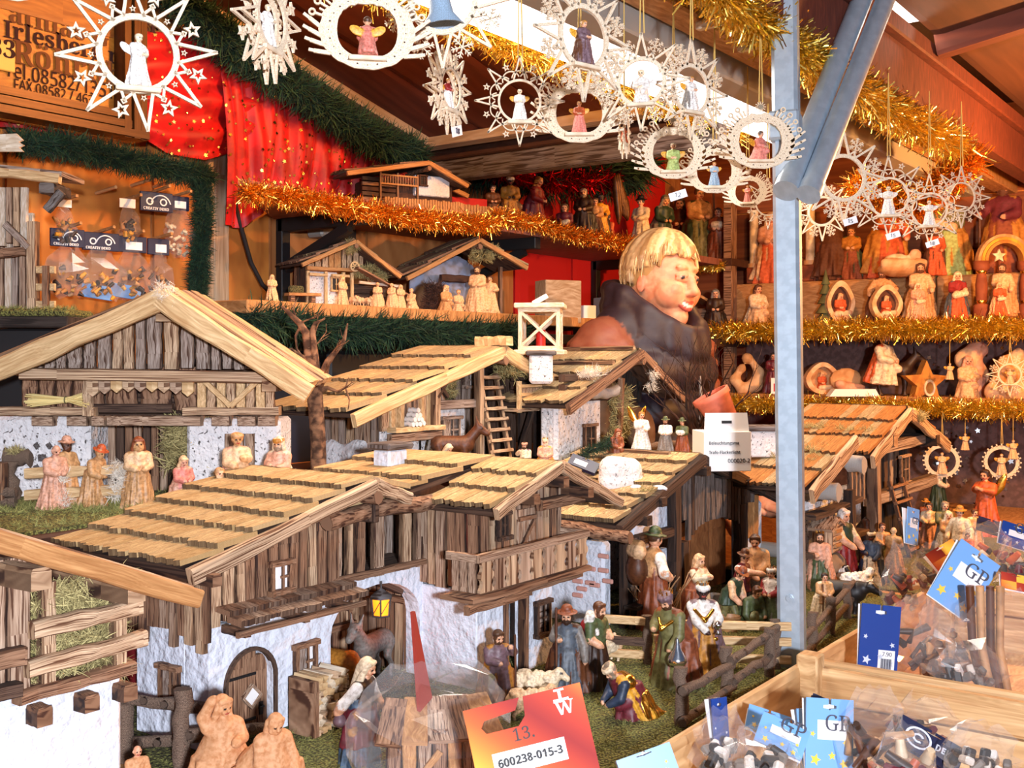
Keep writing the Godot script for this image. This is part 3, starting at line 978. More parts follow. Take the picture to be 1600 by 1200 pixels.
	b=B.new(); b.bx(Vector3(0,0,0),Vector3(0.12,0.03,0.3),0.006)
	put("diffuser",b.mesh(),M.lamp_glow,l2)
	b=B.new(); b.bx(Vector3(0,0.025,0),Vector3(0.13,0.02,0.31),0.004)
	put("housing",b.mesh(),M.white_box,l2)
	lamp_omni("awning_lamp_light",Vector3(0,-0.03,0),0.15,Color(1,0.93,0.84),0.1,l2)
	post()
func post()->void:
	var top:=P(1226,-40,1.9)
	var bot:=P(1238,1130,1.86)
	var o:=thing("steel_post","galvanised square steel post standing at the front of the counter","post",Vector3(bot.x,TAB,bot.z))
	var b:=B.new()
	var d:=top - o.position
	var y:=d.normalized()
	var x:=(Basis(Vector3.UP,deg_to_rad(YAW - 22.0))*Vector3.RIGHT)
	x=(x - y*x.dot(y)).normalized()
	b.box(Transform3D(Basis(x,y,x.cross(y)),d*0.5),Vector3(0.044,d.length()+0.02,0.044),0.006)
	put("tube",b.mesh(),M.galvanised,o)
	var zf:=x.cross(y).normalized()
	for py in [255.0,1010.0]:
		b=B.new()
		var f:float=(1130.0 - py)/1170.0
		b.tube([d*f+zf*0.02,d*f+zf*0.026],0.006,10)
		b.tube([d*f+zf*0.026,d*f+zf*0.0275],0.0035,8)
		put("bolt",b.mesh(),M.galvanised,o)
	b=B.new()
	b.bx(d*(905.0/1170.0)+zf*0.012,Vector3(0.052,0.05,0.052),0.004,Basis(x,y,zf))
	put("bracket",b.mesh(),M.galvanised,o)
	for k in 2:
		var a:=P(1229+k*35,296+k*6,1.85 - k*0.015)
		var e:=P(1382+k*37,-90,2.26 - k*0.02)
		var t:=thing("steel_brace",["galvanised round steel tube leaning from the post, the left of the pair","galvanised round steel tube leaning from the post, the right of the pair"][k],"brace",a)
		b=B.new()
		b.tube([Vector3.ZERO,(e - a)*0.5,e - a],0.0205 - k*0.0015,16)
		put("tube",b.mesh(),M.galvanised,t)
		b=B.new()
		b.tube([(a - e).normalized()*0.004,(e - a).normalized()*0.02],0.0225 - k*0.0015,16)
		put("end_cap",b.mesh(),M.galvanised,t)
func V(x:float,y:float,z:float)->Vector3:
	return Vector3(x,y,z)
func pbox(parent:Node3D,n:String,ctr:Vector3,s:Vector3,m:String,ch:=0.002,b:=Basis())->MeshInstance3D:
	var q:=B.new()
	q.box(Transform3D(b,Vector3.ZERO),s,minf(ch,minf(s.x,minf(s.y,s.z))*0.3))
	return put(n,q.mesh(),M[m],parent,Transform3D(Basis(),ctr))
# one slope of a roof: boards, shingles; top edge a..b, down the slope dn
func slope(parent:Node3D,a:Vector3,b:Vector3,dn:Vector3,rows:int,w:float,m:Array)->Node3D:
	var r:=node("roof",parent)
	var n:=(b - a).cross(dn).normalized()
	if n.y<0:n=-n
	var mid:=(a+b)*0.5
	pl(r,"roof_deck",mid - n*0.006,mid+dn - n*0.006,a.distance_to(b),0.010,n,"aged_dark",1)
	shingles(r,a,b - a,dn,rows,w,m)
	return r
# roof with the ridge running back from the gable; x left, ridge, right; z back and front
func gable_roof(h:Node3D,xl:float,yl:float,xm:float,ym:float,xr:float,yr:float,z0:float,z1:float,rows:int,w:float,m:Array,verge:String,vk:=2,vw:=0.024,right_rows:=3)->void:
	slope(h,V(xm,ym,z0),V(xm,ym,z1),V(xl - xm,yl - ym,0),rows,w,m)
	slope(h,V(xm,ym,z0),V(xm,ym,z1),V(xr - xm,yr - ym,0),right_rows,w*1.4,m)
	pl(h,"bargeboard",V(xl,yl - vw*0.45,z1+0.006),V(xm,ym - vw*0.35,z1+0.006),vw,0.014,V(0,0,1),verge,vk)
	pl(h,"bargeboard",V(xm,ym - vw*0.35,z1+0.006),V(xr,yr - vw*0.45,z1+0.006),vw,0.014,V(0,0,1),verge,vk)
	for i in 2:
		var f:=0.25+i*0.5
	log_(h,"ridge_beam",V(xm,ym - 0.028,z0),V(xm,ym - 0.028,z1+0.012),0.010,"aged_brown")
func roof_y(x:float,r:Array)->float:
	return lerpf(r[1],r[3],clampf((x - r[0])/(r[2] - r[0]),0,1)) if x<r[2] else lerpf(r[3],r[5],clampf((x - r[2])/(r[4] - r[2]),0,1))
# upright planks under the gable
func plank_gable(h:Node3D,n:String,x0:float,x1:float,z:float,yb:float,r:Array,w:float,m:Array,ragged:=0.008,arch:=[])->void:
	var g:=node(n,h)
	var x:=x0
	while x<x1 - 0.003:
		var ww:=minf(w*rn(0.75,1.25),x1 - x)
		var xc:=x+ww*0.5
		var y1:float=roof_y(xc,r) - 0.012
		var y0:=yb+rn(-ragged,ragged)
		if arch.size() and absf(xc - arch[0])<arch[1]:
			y0=arch[2]+(arch[3] - arch[2])*sqrt(1.0 - pow((xc - arch[0])/arch[1],2.0))+rn(-ragged,ragged)*0.4
		if y1>y0+0.004:
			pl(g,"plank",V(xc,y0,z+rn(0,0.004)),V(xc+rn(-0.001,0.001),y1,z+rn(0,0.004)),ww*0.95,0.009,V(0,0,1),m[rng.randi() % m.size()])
		x+=ww
func plank_side(h:Node3D,n:String,x:float,z0:float,z1:float,y0:float,y1:float,w:float,m:Array,ragged:=0.012,nx:=-1.0)->void:
	var g:=node(n,h)
	var z:=z0
	while z<z1 - 0.003:
		var ww:=minf(w*rn(0.75,1.25),z1 - z)
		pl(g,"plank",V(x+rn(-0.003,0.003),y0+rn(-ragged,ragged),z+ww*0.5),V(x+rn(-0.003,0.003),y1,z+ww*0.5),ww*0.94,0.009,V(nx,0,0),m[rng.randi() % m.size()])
		z+=ww
# window in a wall: facing b.z
func win(h:Node3D,at:Vector3,w:float,hh:float,b:=Basis(),m:="aged_brown",pane:="white_box",shut:=true)->void:
	var n:=node("window",h,at)
	n.basis=b
	var t:=0.007
	pbox(n,"pane",V(0,0,0.002),V(w,hh,0.003),"aged_black" if pane=="" else pane,0.0)
	if shut:pl(n,"shutter",V(-w*0.22,-hh*0.5,0.004),V(-w*0.22,hh*0.5,0.004),w*0.5,0.003,V(0,0,1),"aged_grey")
	pl(n,"mullion",V(w*0.12,-hh*0.5,0.005),V(w*0.12,hh*0.5,0.005),t*0.6,0.004,V(0,0,1),m)
	pl(n,"glazing_bar",V(0,0.0,0.005),V(w*0.5,0.0,0.005),t*0.6,0.004,V(0,0,1),m)
	for s in [-1.0,1.0]:
		pl(n,"jamb",V(s*w*0.5,-hh*0.5,0.005),V(s*w*0.5,hh*0.5,0.005),t,0.009,V(0,0,1),m)
	pl(n,"lintel",V(-w*0.68,hh*0.55,0.007),V(w*0.68,hh*0.55,0.007),t*1.3,0.012,V(0,0,1),m,2)
	pl(n,"sill",V(-w*0.68,-hh*0.55,0.008),V(w*0.68,-hh*0.55,0.008),t*1.3,0.015,V(0,0,1),m,2)
func arch_poly(x0:float,x1:float,y1:float,ax0:float,ax1:float,spring:float,rise:float)->PackedVector2Array:
	var p:=PackedVector2Array([Vector2(x0,0),Vector2(x0,y1),Vector2(x1,y1),Vector2(x1,0)])
	if ax1<x1 - 0.001:p.append(Vector2(ax1,0))
	else:p.remove_at(3)
	var c:=(ax0+ax1)*0.5
	var r:=(ax1 - ax0)*0.5
	for i in 13:
		var a:=PI*i/12.0
		p.append(Vector2(c+cos(a)*r,spring+sin(a)*rise))
	if ax0>x0+0.001:p.append(Vector2(ax0,0))
	else:p.remove_at(0)
	return p
func ladder(h:Node3D,a:Vector3,b:Vector3,w:float,n:int,m:="aged_light")->void:
	var l:=node("ladder",h)
	for s in [-1.0,1.0]:pl(l,"rail",a+V(s*w*0.5,0,0),b+V(s*w*0.5,0,0),0.010,0.010,V(0,0,1),m)
	for i in n:
		var p:=a.lerp(b,(i+0.6)/n)
		pl(l,"rung",p - V(w*0.62,0,-0.006),p+V(w*0.62,0,0.006),0.009,0.010,V(0,0.3,1),m)
func ground(h:Node3D,x0:float,x1:float,z0:float,z1:float,hgt:=0.006,m:="moss")->void:
	pbox(h,"ground",V((x0+x1)*0.5,hgt*0.5,(z0+z1)*0.5),V(x1 - x0,hgt,z1 - z0),m)
func spots(x0:float,x1:float,y0:float,y1:float,z0:float,z1:float,n:int)->Array:
	var a:=[]
	for i in n:a.append(V(rn(x0,x1),rn(y0,y1),rn(z0,z1)))
	return a
func house_large()->void:
	var h:=thing("model_farmhouse","large white and timber model farmhouse with lit lantern in its arched stable","model house",V(-1.18,TAB,-0.919),90)
	var hon:=["shingle","shingle","shingle_b"]
	var brn:=["aged_brown","aged","aged_brown","aged_light"]
	ground(h,-0.05,0.70,-0.3,0.2)
	# left block
	var q:=B.new()
	q.plate(arch_poly(0.0,0.213,0.172,0.03,0.11,0.085,0.048),0.05,Transform3D(Basis(),V(0,0,-0.025)))
	put("wall",q.mesh(),M.plaster,h)
	pbox(h,"wall",V(0.012,0.086,-0.105),V(0.024,0.172,0.11),"plaster")
	pbox(h,"wall",V(0.2,0.086,-0.105),V(0.024,0.172,0.11),"plaster")
	var r1:=[-0.071,0.268,0.259,0.35,0.335,0.325]
	plank_gable(h,"gable_boarding",-0.008,0.226,0.008,0.178,r1,0.019,brn,0.004)
	plank_side(h,"side_boarding",-0.012,-0.17,0.014,0.150,0.268,0.017,brn,0.016)
	win(h,V(0.105,0.226,0.018),0.032,0.036,Basis(),"aged_brown","white_box",false)
	win(h,V(0.166,0.092,0.002),0.036,0.046)
	win(h,V(-0.002,0.085,-0.075),0.034,0.046,Basis(Vector3.UP,-PI/2))
	# arched door
	var d:=node("door",h,V(0.07,0,-0.014))
	for i in 4:
		var x:=-0.03+i*0.02
		pl(d,"plank",V(x,0.0,0),V(x,0.085+0.044*sqrt(1.0 - pow(x/0.042,2.0)),0),0.0195,0.008,V(0,0,1),"aged_brown",1)
	pbox(d,"hinge",V(-0.008,0.092,0.006),V(0.05,0.004,0.002),"black")
	pbox(d,"hinge",V(-0.008,0.03,0.006),V(0.05,0.004,0.002),"black")
	q=B.new(); q.tube([V(0,0,0),V(0,0,0.006),V(-0.01,0,0.008)],0.0015,6); q.bx(V(0,-0.004,0),V(0.006,0.018,0.002))
	put("handle",q.mesh(),M.black,d,Transform3D(Basis(),V(0.026,0.045,0.006)))
	var wn:=node("hatch",d,V(0.008,0.062,0.007)); wn.rotation.z=0.75
	pbox(wn,"pane",V(0,0,0),V(0.02,0.02,0.002),"white_box",0.0)
	for k in 4:
		var e:=Basis(Vector3(0,0,1),k*PI/2)
		pl(wn,"frame",e*V(-0.012,0.011,0.001),e*V(0.012,0.011,0.001),0.004,0.005,V(0,0,1),"aged",1)
	q=B.new()
	q.ring(Vector2(0,0),0.041,0.046,0.01,14,0,PI)
	put("door_arch",q.mesh(),M.aged_dark,h,Transform3D(Basis().scaled(V(1,1.05,1)),V(0.07,0.085,0.0)))
	for s in [-1.0,1.0]:pl(h,"door_post",V(0.07+s*0.0435,0,0),V(0.07+s*0.0435,0.087,0),0.005,0.01,V(0,0,1),"aged_dark",1)
	# little canopy
	var cn:=node("canopy",h)
	shingles(cn,V(0.0,0.197,0.014),V(0.235,0,0),V(0,-0.018,0.046),2,0.024,["aged_brown","aged"])
	pl(cn,"edge_board",V(0.0,0.172,0.058),V(0.235,0.172,0.058),0.009,0.008,V(0,0,1),"aged_brown",2)
	for x in [0.025,0.13,0.215]:pl(cn,"bracket",V(x,0.168,0.0),V(x,0.168,0.05),0.010,0.012,V(0,1,0),"aged_brown")
	gable_roof(h,-0.071,0.268,0.259,0.35,0.335,0.325,-0.24,0.05,6,0.019,hon,"aged_light",2,0.024,1)
	pl(h,"eave_purlin",V(-0.045,0.252,-0.2),V(-0.045,0.252,0.075),0.016,0.016,V(0,1,0),"aged_brown")
	pl(h,"side_purlin",V(0.02,0.27,-0.02),V(0.02,0.27,0.045),0.016,0.018,V(0,1,0),"aged_brown")
	# arched stable in the middle
	q=B.new()
	q.plate(arch_poly(0.213,0.43,0.196,0.222,0.422,0.115,0.062),0.03,Transform3D(Basis(),V(0,0,-0.015)))
	put("wall",q.mesh(),M.plaster,h)
	var ins:=node("stable_lining",h)
	for i in 11:
		var x:=0.222+i*0.0205
		pl(ins,"plank",V(x,0.0,-0.16),V(x,0.21,-0.16),0.0195,0.008,V(0,0,1),brn[rng.randi() % 4])
	for i in 7:
		var z:=-0.15+i*0.02
		pl(ins,"plank",V(0.428,0,z),V(0.428,0.2,z),0.019,0.008,V(-1,0,0),brn[rng.randi() % 4])
	for y in [0.075,0.145]:pl(ins,"rail",V(0.222,y,-0.15),V(0.43,y,-0.15),0.013,0.012,V(0,0,1),"aged_brown")
	pl(ins,"rail",V(0.421,0.13,-0.15),V(0.421,0.13,-0.03),0.013,0.01,V(-1,0,0),"aged_brown")
	for i in 4:pl(ins,"fodder_bar",V(0.232+i*0.012,0.075,-0.135),V(0.24+i*0.013,0.135,-0.13),0.004,0.004,V(0,0,1),"aged_light")
	pl(ins,"brace",V(0.30,0.20,-0.05),V(0.40,0.15,-0.02),0.011,0.011,V(0,0,1),"aged_dark")
	pbox(ins,"bedding",V(0.325,0.008,-0.07),V(0.2,0.008,0.18),"hay")
	tufts("straw",ins,"hay",spots(0.23,0.42,0.01,0.012,-0.14,0.02,60),0.016,Vector3.UP,1.6)
	# gallery above the arch
	var gl:=node("gallery",h)
	for e in [[0.225,0.03],[0.255,0.012],[0.278,0.020],[0.318,0.026],[0.382,0.024],[0.41,0.012],[0.43,0.022]]:
		pl(gl,"post",V(e[0],0.192,0.004),V(e[0]+0.002,0.30,0.004),e[1]*0.9,0.011,V(0,0,1),brn[rng.randi() % 4])
	for i in 13:pl(gl,"back_plank",V(0.224+i*0.022,0.19,-0.09),V(0.224+i*0.022,0.31,-0.09),0.021,0.008,V(0,0,1),"aged_grey")
	pl(gl,"floor_board",V(0.213,0.198,-0.045),V(0.44,0.198,-0.045),0.09,0.006,V(0,1,0),"aged_dark",1)
	pl(gl,"rail",V(0.213,0.20,0.012),V(0.44,0.20,0.012),0.012,0.010,V(0,0,1),"aged_brown",2)
	pl(gl,"rail",V(0.213,0.292,0.008),V(0.44,0.292,0.008),0.012,0.010,V(0,0,1),"aged_dark")
	log_(h,"gutter",V(0.18,0.297,0.034),V(0.47,0.303,0.034),0.013,"aged_brown")
	pbox(h,"gutter_strap",V(0.27,0.299,0.034),V(0.012,0.03,0.031),"aged_dark")
	slope(h,V(0.584,0.356,-0.22),V(0.584,0.356,0.03),V(-0.36,-0.052,0),4,0.02,hon)
	# right block
	pbox(h,"wall",V(0.44,0.08,0.027),V(0.024,0.16,0.174),"plaster")
	pbox(h,"wall",V(0.475,0.08,0.102),V(0.05,0.16,0.024),"plaster")
	pbox(h,"wall",V(0.60,0.08,0.102),V(0.08,0.16,0.024),"plaster")
	pbox(h,"wall",V(0.53,0.146,0.102),V(0.062,0.028,0.024),"plaster")
	pbox(h,"wall",V(0.63,0.08,0.02),V(0.02,0.16,0.16),"plaster")
	pbox(h,"wall",V(0.53,0.08,-0.04),V(0.2,0.16,0.02),"plaster")
	for x in [0.502,0.558]:pl(h,"door_post",V(x,0,0.112),V(x,0.135,0.112),0.011,0.016,V(0,0,1),"aged_brown")
	pl(h,"door_lintel",V(0.49,0.137,0.114),V(0.57,0.137,0.114),0.012,0.018,V(0,0,1),"aged_brown",2)
	win(h,V(0.53,0.11,-0.028),0.03,0.03)
	win(h,V(0.60,0.088,0.116),0.034,0.05,Basis(),"aged_dark","aged_grey",false)
	var r2:=[0.41,0.300,0.584,0.354,0.771,0.276]
	plank_gable(h,"gable_boarding",0.43,0.655,0.116,0.155,r2,0.019,brn,0.004)
	plank_side(h,"side_boarding",0.424,-0.02,0.12,0.165,0.305,0.022,brn,0.003)
	slope(h,V(0.584,0.354,0.028),V(0.584,0.354,0.165),V(-0.174,-0.058,0),3,0.02,hon)
	slope(h,V(0.584,0.354,-0.22),V(0.584,0.354,0.165),V(0.187,-0.078,0),3,0.024,hon)
	for e in [[0.404,0.292,0.584,0.350],[0.584,0.350,0.776,0.270]]:
		pl(h,"bargeboard",V(e[0],e[1],0.171),V(e[2],e[3],0.171),0.022,0.012,V(0,0,1),"aged_light",2)
	for e in [[0.584,0.325],[0.66,0.30],[0.50,0.305]]:pl(h,"purlin",V(e[0],e[1],0.05),V(e[0],e[1],0.18),0.018,0.018,V(0,1,0),"aged_brown")
	pl(h,"tie_beam",V(0.57,0.285,0.135),V(0.70,0.285,0.135),0.02,0.016,V(0,0,1),"aged_brown")
	var gd:=node("gallery_door",h,V(0.545,0.196,0.124))
	for i in 3:pl(gd,"plank",V(-0.016+i*0.016,0,0),V(-0.016+i*0.016,0.085,0),0.0155,0.006,V(0,0,1),"aged",1)
	pl(gd,"brace",V(-0.02,0.02,0.005),V(0.02,0.065,0.005),0.008,0.005,V(0,0,1),"aged_brown")
	pl(gd,"ledge",V(-0.024,0.07,0.005),V(0.024,0.07,0.005),0.008,0.005,V(0,0,1),"aged_brown")
	win(h,V(0.475,0.262,0.126),0.024,0.036,Basis(),"aged_dark","",false)
	# balcony with pairs of leaf-shaped cut-outs between its boards
	var bc:=node("balcony",h,V(0.36,0.178,0.172))
	var n:=9
	var bw:=0.295/n
	for i in n:
		var poly:=PackedVector2Array([Vector2(0,0)])
		poly.append(Vector2(bw,0))
		for c in [0.013,0.037]:
			for s in 5:poly.append(Vector2(bw - 0.0058*sin(PI*s/4.0),c - 0.009+0.0045*s))
		poly.append(Vector2(bw,0.05)); poly.append(Vector2(0,0.05))
		for c in [0.037,0.013]:
			for s in 5:poly.append(Vector2(0.0058*sin(PI*s/4.0),c+0.009 - 0.0045*s))
		var g:=B.new()
		g.plate(poly,0.006)
		for k in g.t.size():g.t[k]=Vector2(g.v[k].y*2.0+i*0.37,g.v[k].x*2.5+i*0.19)
		put("board",g.mesh(),M["aged" if i % 2 else "aged_light"],bc,Transform3D(Basis(),V(i*bw*1.012,0,0)))
	pl(bc,"handrail",V(-0.005,0.052,0),V(0.30,0.052,0),0.012,0.012,V(0,0,1),"aged",1)
	pl(bc,"handrail",V(0.297,0.052,0),V(0.297,0.052,-0.06),0.012,0.012,V(1,0,0),"aged",1)
	pl(bc,"handrail",V(0.0,0.052,0),V(0.0,0.052,-0.06),0.012,0.012,V(1,0,0),"aged",1)
	for i in 3:pl(bc,"side_board",V(0.0,0,-0.012 - i*0.016),V(0,0.05,-0.012 - i*0.016),0.0155,0.006,V(-1,0,0),"aged")
	pl(bc,"floor_board",V(-0.02,-0.008,-0.025),V(0.31,-0.008,-0.025),0.07,0.009,V(0,1,0),"aged_brown",2)
	pl(bc,"joist",V(-0.03,-0.02,0.0),V(0.12,-0.02,0.0),0.016,0.014,V(0,0,1),"aged_brown",2)
	pl(bc,"joist",V(0.13,-0.02,-0.012),V(0.30,-0.02,-0.012),0.010,0.012,V(0,0,1),"aged_brown",2)
	# chimney
	var ch:=node("chimney",h,V(0.47,0.322,-0.11))
	pbox(ch,"shaft",V(0,0.022,0),V(0.048,0.06,0.04),"plaster",0.004)
	pbox(ch,"cap",V(0,0.057,0),V(0.064,0.012,0.054),"slate",0.003)
	for s in [[-1,-1],[1,-1],[-1,1],[1,1]]:pbox(ch,"foot",V(s[0]*0.02,-0.002,s[1]*0.016),V(0.014,0.02,0.014),"plaster",0.003)
	tufts("moss_tufts",h,"grass",spots(0.0,0.7,0.004,0.008,0.02,0.2,160),0.012)
	# lantern, a thing hung in the arch
	var lt:=thing("model_lantern","small lit orange lantern hanging in the arch of the large farmhouse","lantern",h.to_global(V(0.318,0.158,0.012)),70)
	q=B.new()
	q.lathe([Vector2(0.001,0.016),Vector2(0.006,0.012),Vector2(0.019,0.003),Vector2(0.019,0.0)],6)
	q.tube([V(0,0.014,0),V(0,0.026,0)],0.0015,5)
	put("cap",q.mesh(),M.slate,lt)
	q=B.new()
	q.lathe([Vector2(0.015,0.0),Vector2(0.0125,-0.026)],6)
	put("pane",q.mesh(),M.flame_glow,lt)
	q=B.new()
	for k in 6:
		var a:=TAU*k/6
		q.tube([V(cos(a)*0.0165,0.001,sin(a)*0.0165),V(cos(a)*0.0135,-0.028,sin(a)*0.0135)],0.0014,5)
		var a2:=TAU*(k+1)/6
		q.tube([V(cos(a)*0.0135,-0.027,sin(a)*0.0135),V(cos(a2)*0.0135,-0.027,sin(a2)*0.0135)],0.0016,5)
		q.tube([V(cos(a)*0.016,-0.002,sin(a)*0.016),V(cos(a2)*0.014,-0.024,sin(a2)*0.014)],0.0008,4)
	put("frame",q.mesh(),M.slate,lt)
	lamp_omni("lantern_light",V(0,-0.014,0.0),0.003,Color(1,0.55,0.15),0.008,lt)
func house_left()->void:
	var h:=thing("model_barn","white plastered model barn with hay behind curved rails at the lower left","model house",V(-1.06,TAB,-0.711),90)
	ground(h,-0.4,0.03,-0.12,0.06)
	pbox(h,"wall",V(-0.075,0.092,-0.06),V(0.15,0.184,0.12),"plaster",0.006)
	pbox(h,"wall",V(-0.24,0.1,-0.09),V(0.18,0.2,0.12),"plaster",0.006)
	for i in 4:pl(h,"plank",V(-0.165 - i*0.02,0.09,-0.026),V(-0.165 - i*0.02,0.19,-0.026),0.019,0.008,V(0,0,1),"aged")
	for x in [-0.105,-0.052,-0.006]:pl(h,"joist_end",V(x,0.166,-0.02),V(x,0.166,0.022),0.018,0.020,V(0,1,0),"aged_brown")
	pl(h,"sill_beam",V(-0.13,0.19,0.012),V(0.004,0.19,0.012),0.016,0.022,V(0,0,1),"aged_brown",2)
	win(h,V(-0.045,0.045,0.002),0.04,0.055,Basis(),"aged_brown","",true)
	pl(h,"rail",V(-0.125,0.218,0.022),V(0.012,0.222,0.022),0.020,0.014,V(0,0,1),"aged_light",2)
	pl(h,"rail",V(-0.12,0.256,0.022),V(0.006,0.258,0.022),0.021,0.014,V(0,0,1),"aged_light",2)
	for x in [-0.095,-0.012]:pl(h,"post",V(x,0.185,0.008),V(x,0.30,0.008),0.016,0.014,V(0,0,1),"aged_light")
	for i in 5:pl(h,"plank",V(-0.125 - i*0.026,0.19,0.006),V(-0.125 - i*0.026,0.33,0.006),0.025,0.010,V(0,0,1),"aged")
	pl(h,"beam",V(-0.24,0.235,0.016),V(-0.125,0.232,0.016),0.02,0.018,V(0,0,1),"aged_brown")
	pl(h,"beam",V(-0.24,0.2,0.016),V(-0.13,0.2,0.016),0.016,0.018,V(0,0,1),"aged_dark")
	pbox(h,"hay",V(-0.05,0.235,-0.03),V(0.1,0.10,0.05),"hay",0.01)
	tufts("hay_tufts",h,"hay",spots(-0.105,0.0,0.19,0.295,-0.006,0.006,260),0.02,V(0,0.2,0.7),1.2)
	pl(h,"purlin",V(-0.035,0.286,-0.1),V(-0.035,0.286,0.075),0.022,0.022,V(0,1,0),"aged_light")
	pl(h,"purlin",V(-0.14,0.318,-0.1),V(-0.14,0.318,0.075),0.022,0.024,V(0,1,0),"aged_light")
	var r:=node("roof",h)
	for i in 4:pl(r,"roof_board",V(-0.24,0.392,0.055 - i*0.045),V(0.035,0.278,0.055 - i*0.045),0.044,0.010,V(0.35,1,0),"aged_light",1)
	pl(h,"bargeboard",V(-0.24,0.384,0.08),V(0.038,0.268,0.08),0.022,0.016,V(0,0,1),"tan",0)
func barn()->void:
	var o:=P(235,784,1.9)
	o.y=TIER
	var h:=thing("model_stable","wide pale timber model stable with open front behind the farmhouse roof","model house",o,YAW)
	pbox(h,"ground",V(0,0.004,0.0),V(0.62,0.008,0.42),"moss")
	var g:=["aged_grey","aged","aged_grey","aged_light"]
	# plaster blocks
	pbox(h,"wall",V(-0.20,0.074,-0.06),V(0.18,0.148,0.10),"plaster_grey",0.006)
	pbox(h,"wall",V(0.142,0.072,-0.06),V(0.165,0.144,0.10),"plaster_grey",0.006)
	for i in 6:
		var a:=i*1.05
		pl(h,"stone",V(-0.195+cos(a)*0.022,0.075+sin(a)*0.022,-0.0095),V(-0.188+cos(a)*0.022,0.080+sin(a)*0.022,-0.0095),0.012,0.004,V(0,0,1),"slate",2)
	pl(h,"stone",V(-0.2,0.075,-0.0095),V(-0.186,0.077,-0.0095),0.014,0.004,V(0,0,1),"slate",2)
	var wd:=node("window",h,V(0.152,0.082,-0.008))
	for i in 3:pl(wd,"plank",V(-0.016+i*0.018,-0.04,0),V(-0.016+i*0.018,0.036,0),0.0175,0.007,V(0,0,1),"aged")
	# beams over the openings
	for e in [[-0.27,-0.095,0.158,"aged_light"],[0.06,0.226,0.158,"aged_light"]]:pl(h,"lintel_beam",V(e[0],e[2],0.0),V(e[1],e[2],0.0),0.018,0.03,V(0,0,1),e[3],2)
	pl(h,"lintel_beam",V(-0.11,0.162,-0.015),V(0.035,0.162,-0.015),0.016,0.012,V(0,0,1),"aged_dark",1)
	for e in [[-0.185,0.036],[-0.125,0.034],[-0.088,0.022],[-0.06,0.024],[-0.03,0.06],[0.045,0.09],[0.125,0.03],[0.17,0.03],[0.205,0.03]]:
		pl(h,"joist_end",V(e[0] - e[1]*0.5,0.141,-0.004),V(e[0]+e[1]*0.5,0.141,-0.004),0.018,0.03,V(0,0,1),"aged",1)
	# back boarding and loft
	for i in 13:pl(h,"plank",V(-0.12+i*0.016,0.0,-0.10),V(-0.12+i*0.016,0.24,-0.10),0.0155,0.007,V(0,0,1),["aged_brown","aged","aged_dark"][i % 3])
	pl(h,"loft_back",V(-0.20,0.19,-0.06),V(0.2,0.19,-0.06),0.085,0.008,V(0,0,1),"aged_dark",1)
	for i in 4:pl(h,"back_board",V(-0.12+i*0.06,0.158,-0.03),V(-0.12+i*0.06,0.235,-0.03),0.058,0.007,V(0,0,1),"aged_brown")
	var r:=[-0.263,0.224,0.04,0.357,0.274,0.198]
	plank_gable(h,"gable_boarding",-0.205,0.225,0.0,0.232,r,0.024,g,0.002)
	pl(h,"tie_beam",V(-0.215,0.224,0.022),V(0.245,0.216,0.022),0.022,0.022,V(0,0,1),"aged_light",0)
	var va:=node("valance",h)
	for i in 9:
		var x:=-0.092+i*0.0205
		var y:=0.184+0.016*sqrt(maxf(0.0,1.0 - pow((x+0.01)/0.095,2.0)))
		var p:=PackedVector2Array([Vector2(-0.0098,y),Vector2(0,y - 0.008),Vector2(0.0098,y),Vector2(0.0098,0.216),Vector2(-0.0098,0.216)])
		var q:=B.new(); q.plate(p,0.008)
		put("plank",q.mesh(),M[["aged_light","aged","pale"][i % 3]],va,Transform3D(Basis(),V(x,0,0.02)))
	for i in 4:pl(h,"plank",V(-0.21+i*0.03,0.165,0.0),V(-0.21+i*0.03,0.216,0.0),0.029,0.008,V(0,0,1),"aged_brown")
	pl(h,"plank",V(-0.106,0.15,0.012),V(-0.104,0.216,0.012),0.018,0.014,V(0,0,1),"aged_light",2)
	for i in 8:pl(h,"plank",V(0.092+i*0.017,0.165,0.008),V(0.092+i*0.017,0.212,0.008),0.0165,0.008,V(0,0,1),["pale","aged_light"][i % 2])
	for e in [[0.10,0.21,0.145,0.167],[0.145,0.167,0.19,0.21]]:pl(h,"brace",V(e[0],e[1],0.018),V(e[2],e[3],0.018),0.010,0.008,V(0,0,1),"pale")
	pl(h,"end_block",V(0.215,0.205,-0.02),V(0.215,0.205,0.036),0.026,0.024,V(0,1,0),"aged_light")
	pl(h,"king_block",V(0.04,0.325,-0.02),V(0.04,0.325,0.036),0.04,0.024,V(0,1,0),"aged_light")
	# roof of pale boards with gnarled verge boards
	var rf:=node("roof",h)
	for s in 2:
		var e:Array=[[-0.30,0.222,0.04,0.365],[0.285,0.205,0.04,0.365]][s]
		for i in 5:
			pl(rf,"roof_board",V(e[0],e[1]+rn(0,0.006),0.035 - i*0.05),V(e[2],e[3]+rn(0,0.006),0.035 - i*0.05),0.049,0.012,V(-e[0],1.4,0),["aged_light","pale","aged"][i % 3])
	pl(h,"bargeboard",V(-0.31,0.198,0.064),V(0.046,0.352,0.064),0.042,0.018,V(0,0,1),"pale",2)
	pl(h,"bargeboard",V(0.036,0.352,0.064),V(0.29,0.190,0.064),0.040,0.018,V(0,0,1),"pale",2)
	for e in [[-0.01,0.372,-0.08],[-0.05,0.352,-0.12]]:pl(rf,"loose_board",V(e[0] - 0.12,e[1] - 0.052,e[2]),V(e[0],e[1],e[2]),0.03,0.01,V(-0.4,1,0),"aged_brown")
	tufts("lichen",h,"twig",spots(0.03,0.06,0.35,0.375,0.05,0.08,26),0.016,V(0,0.3,1),0.9)
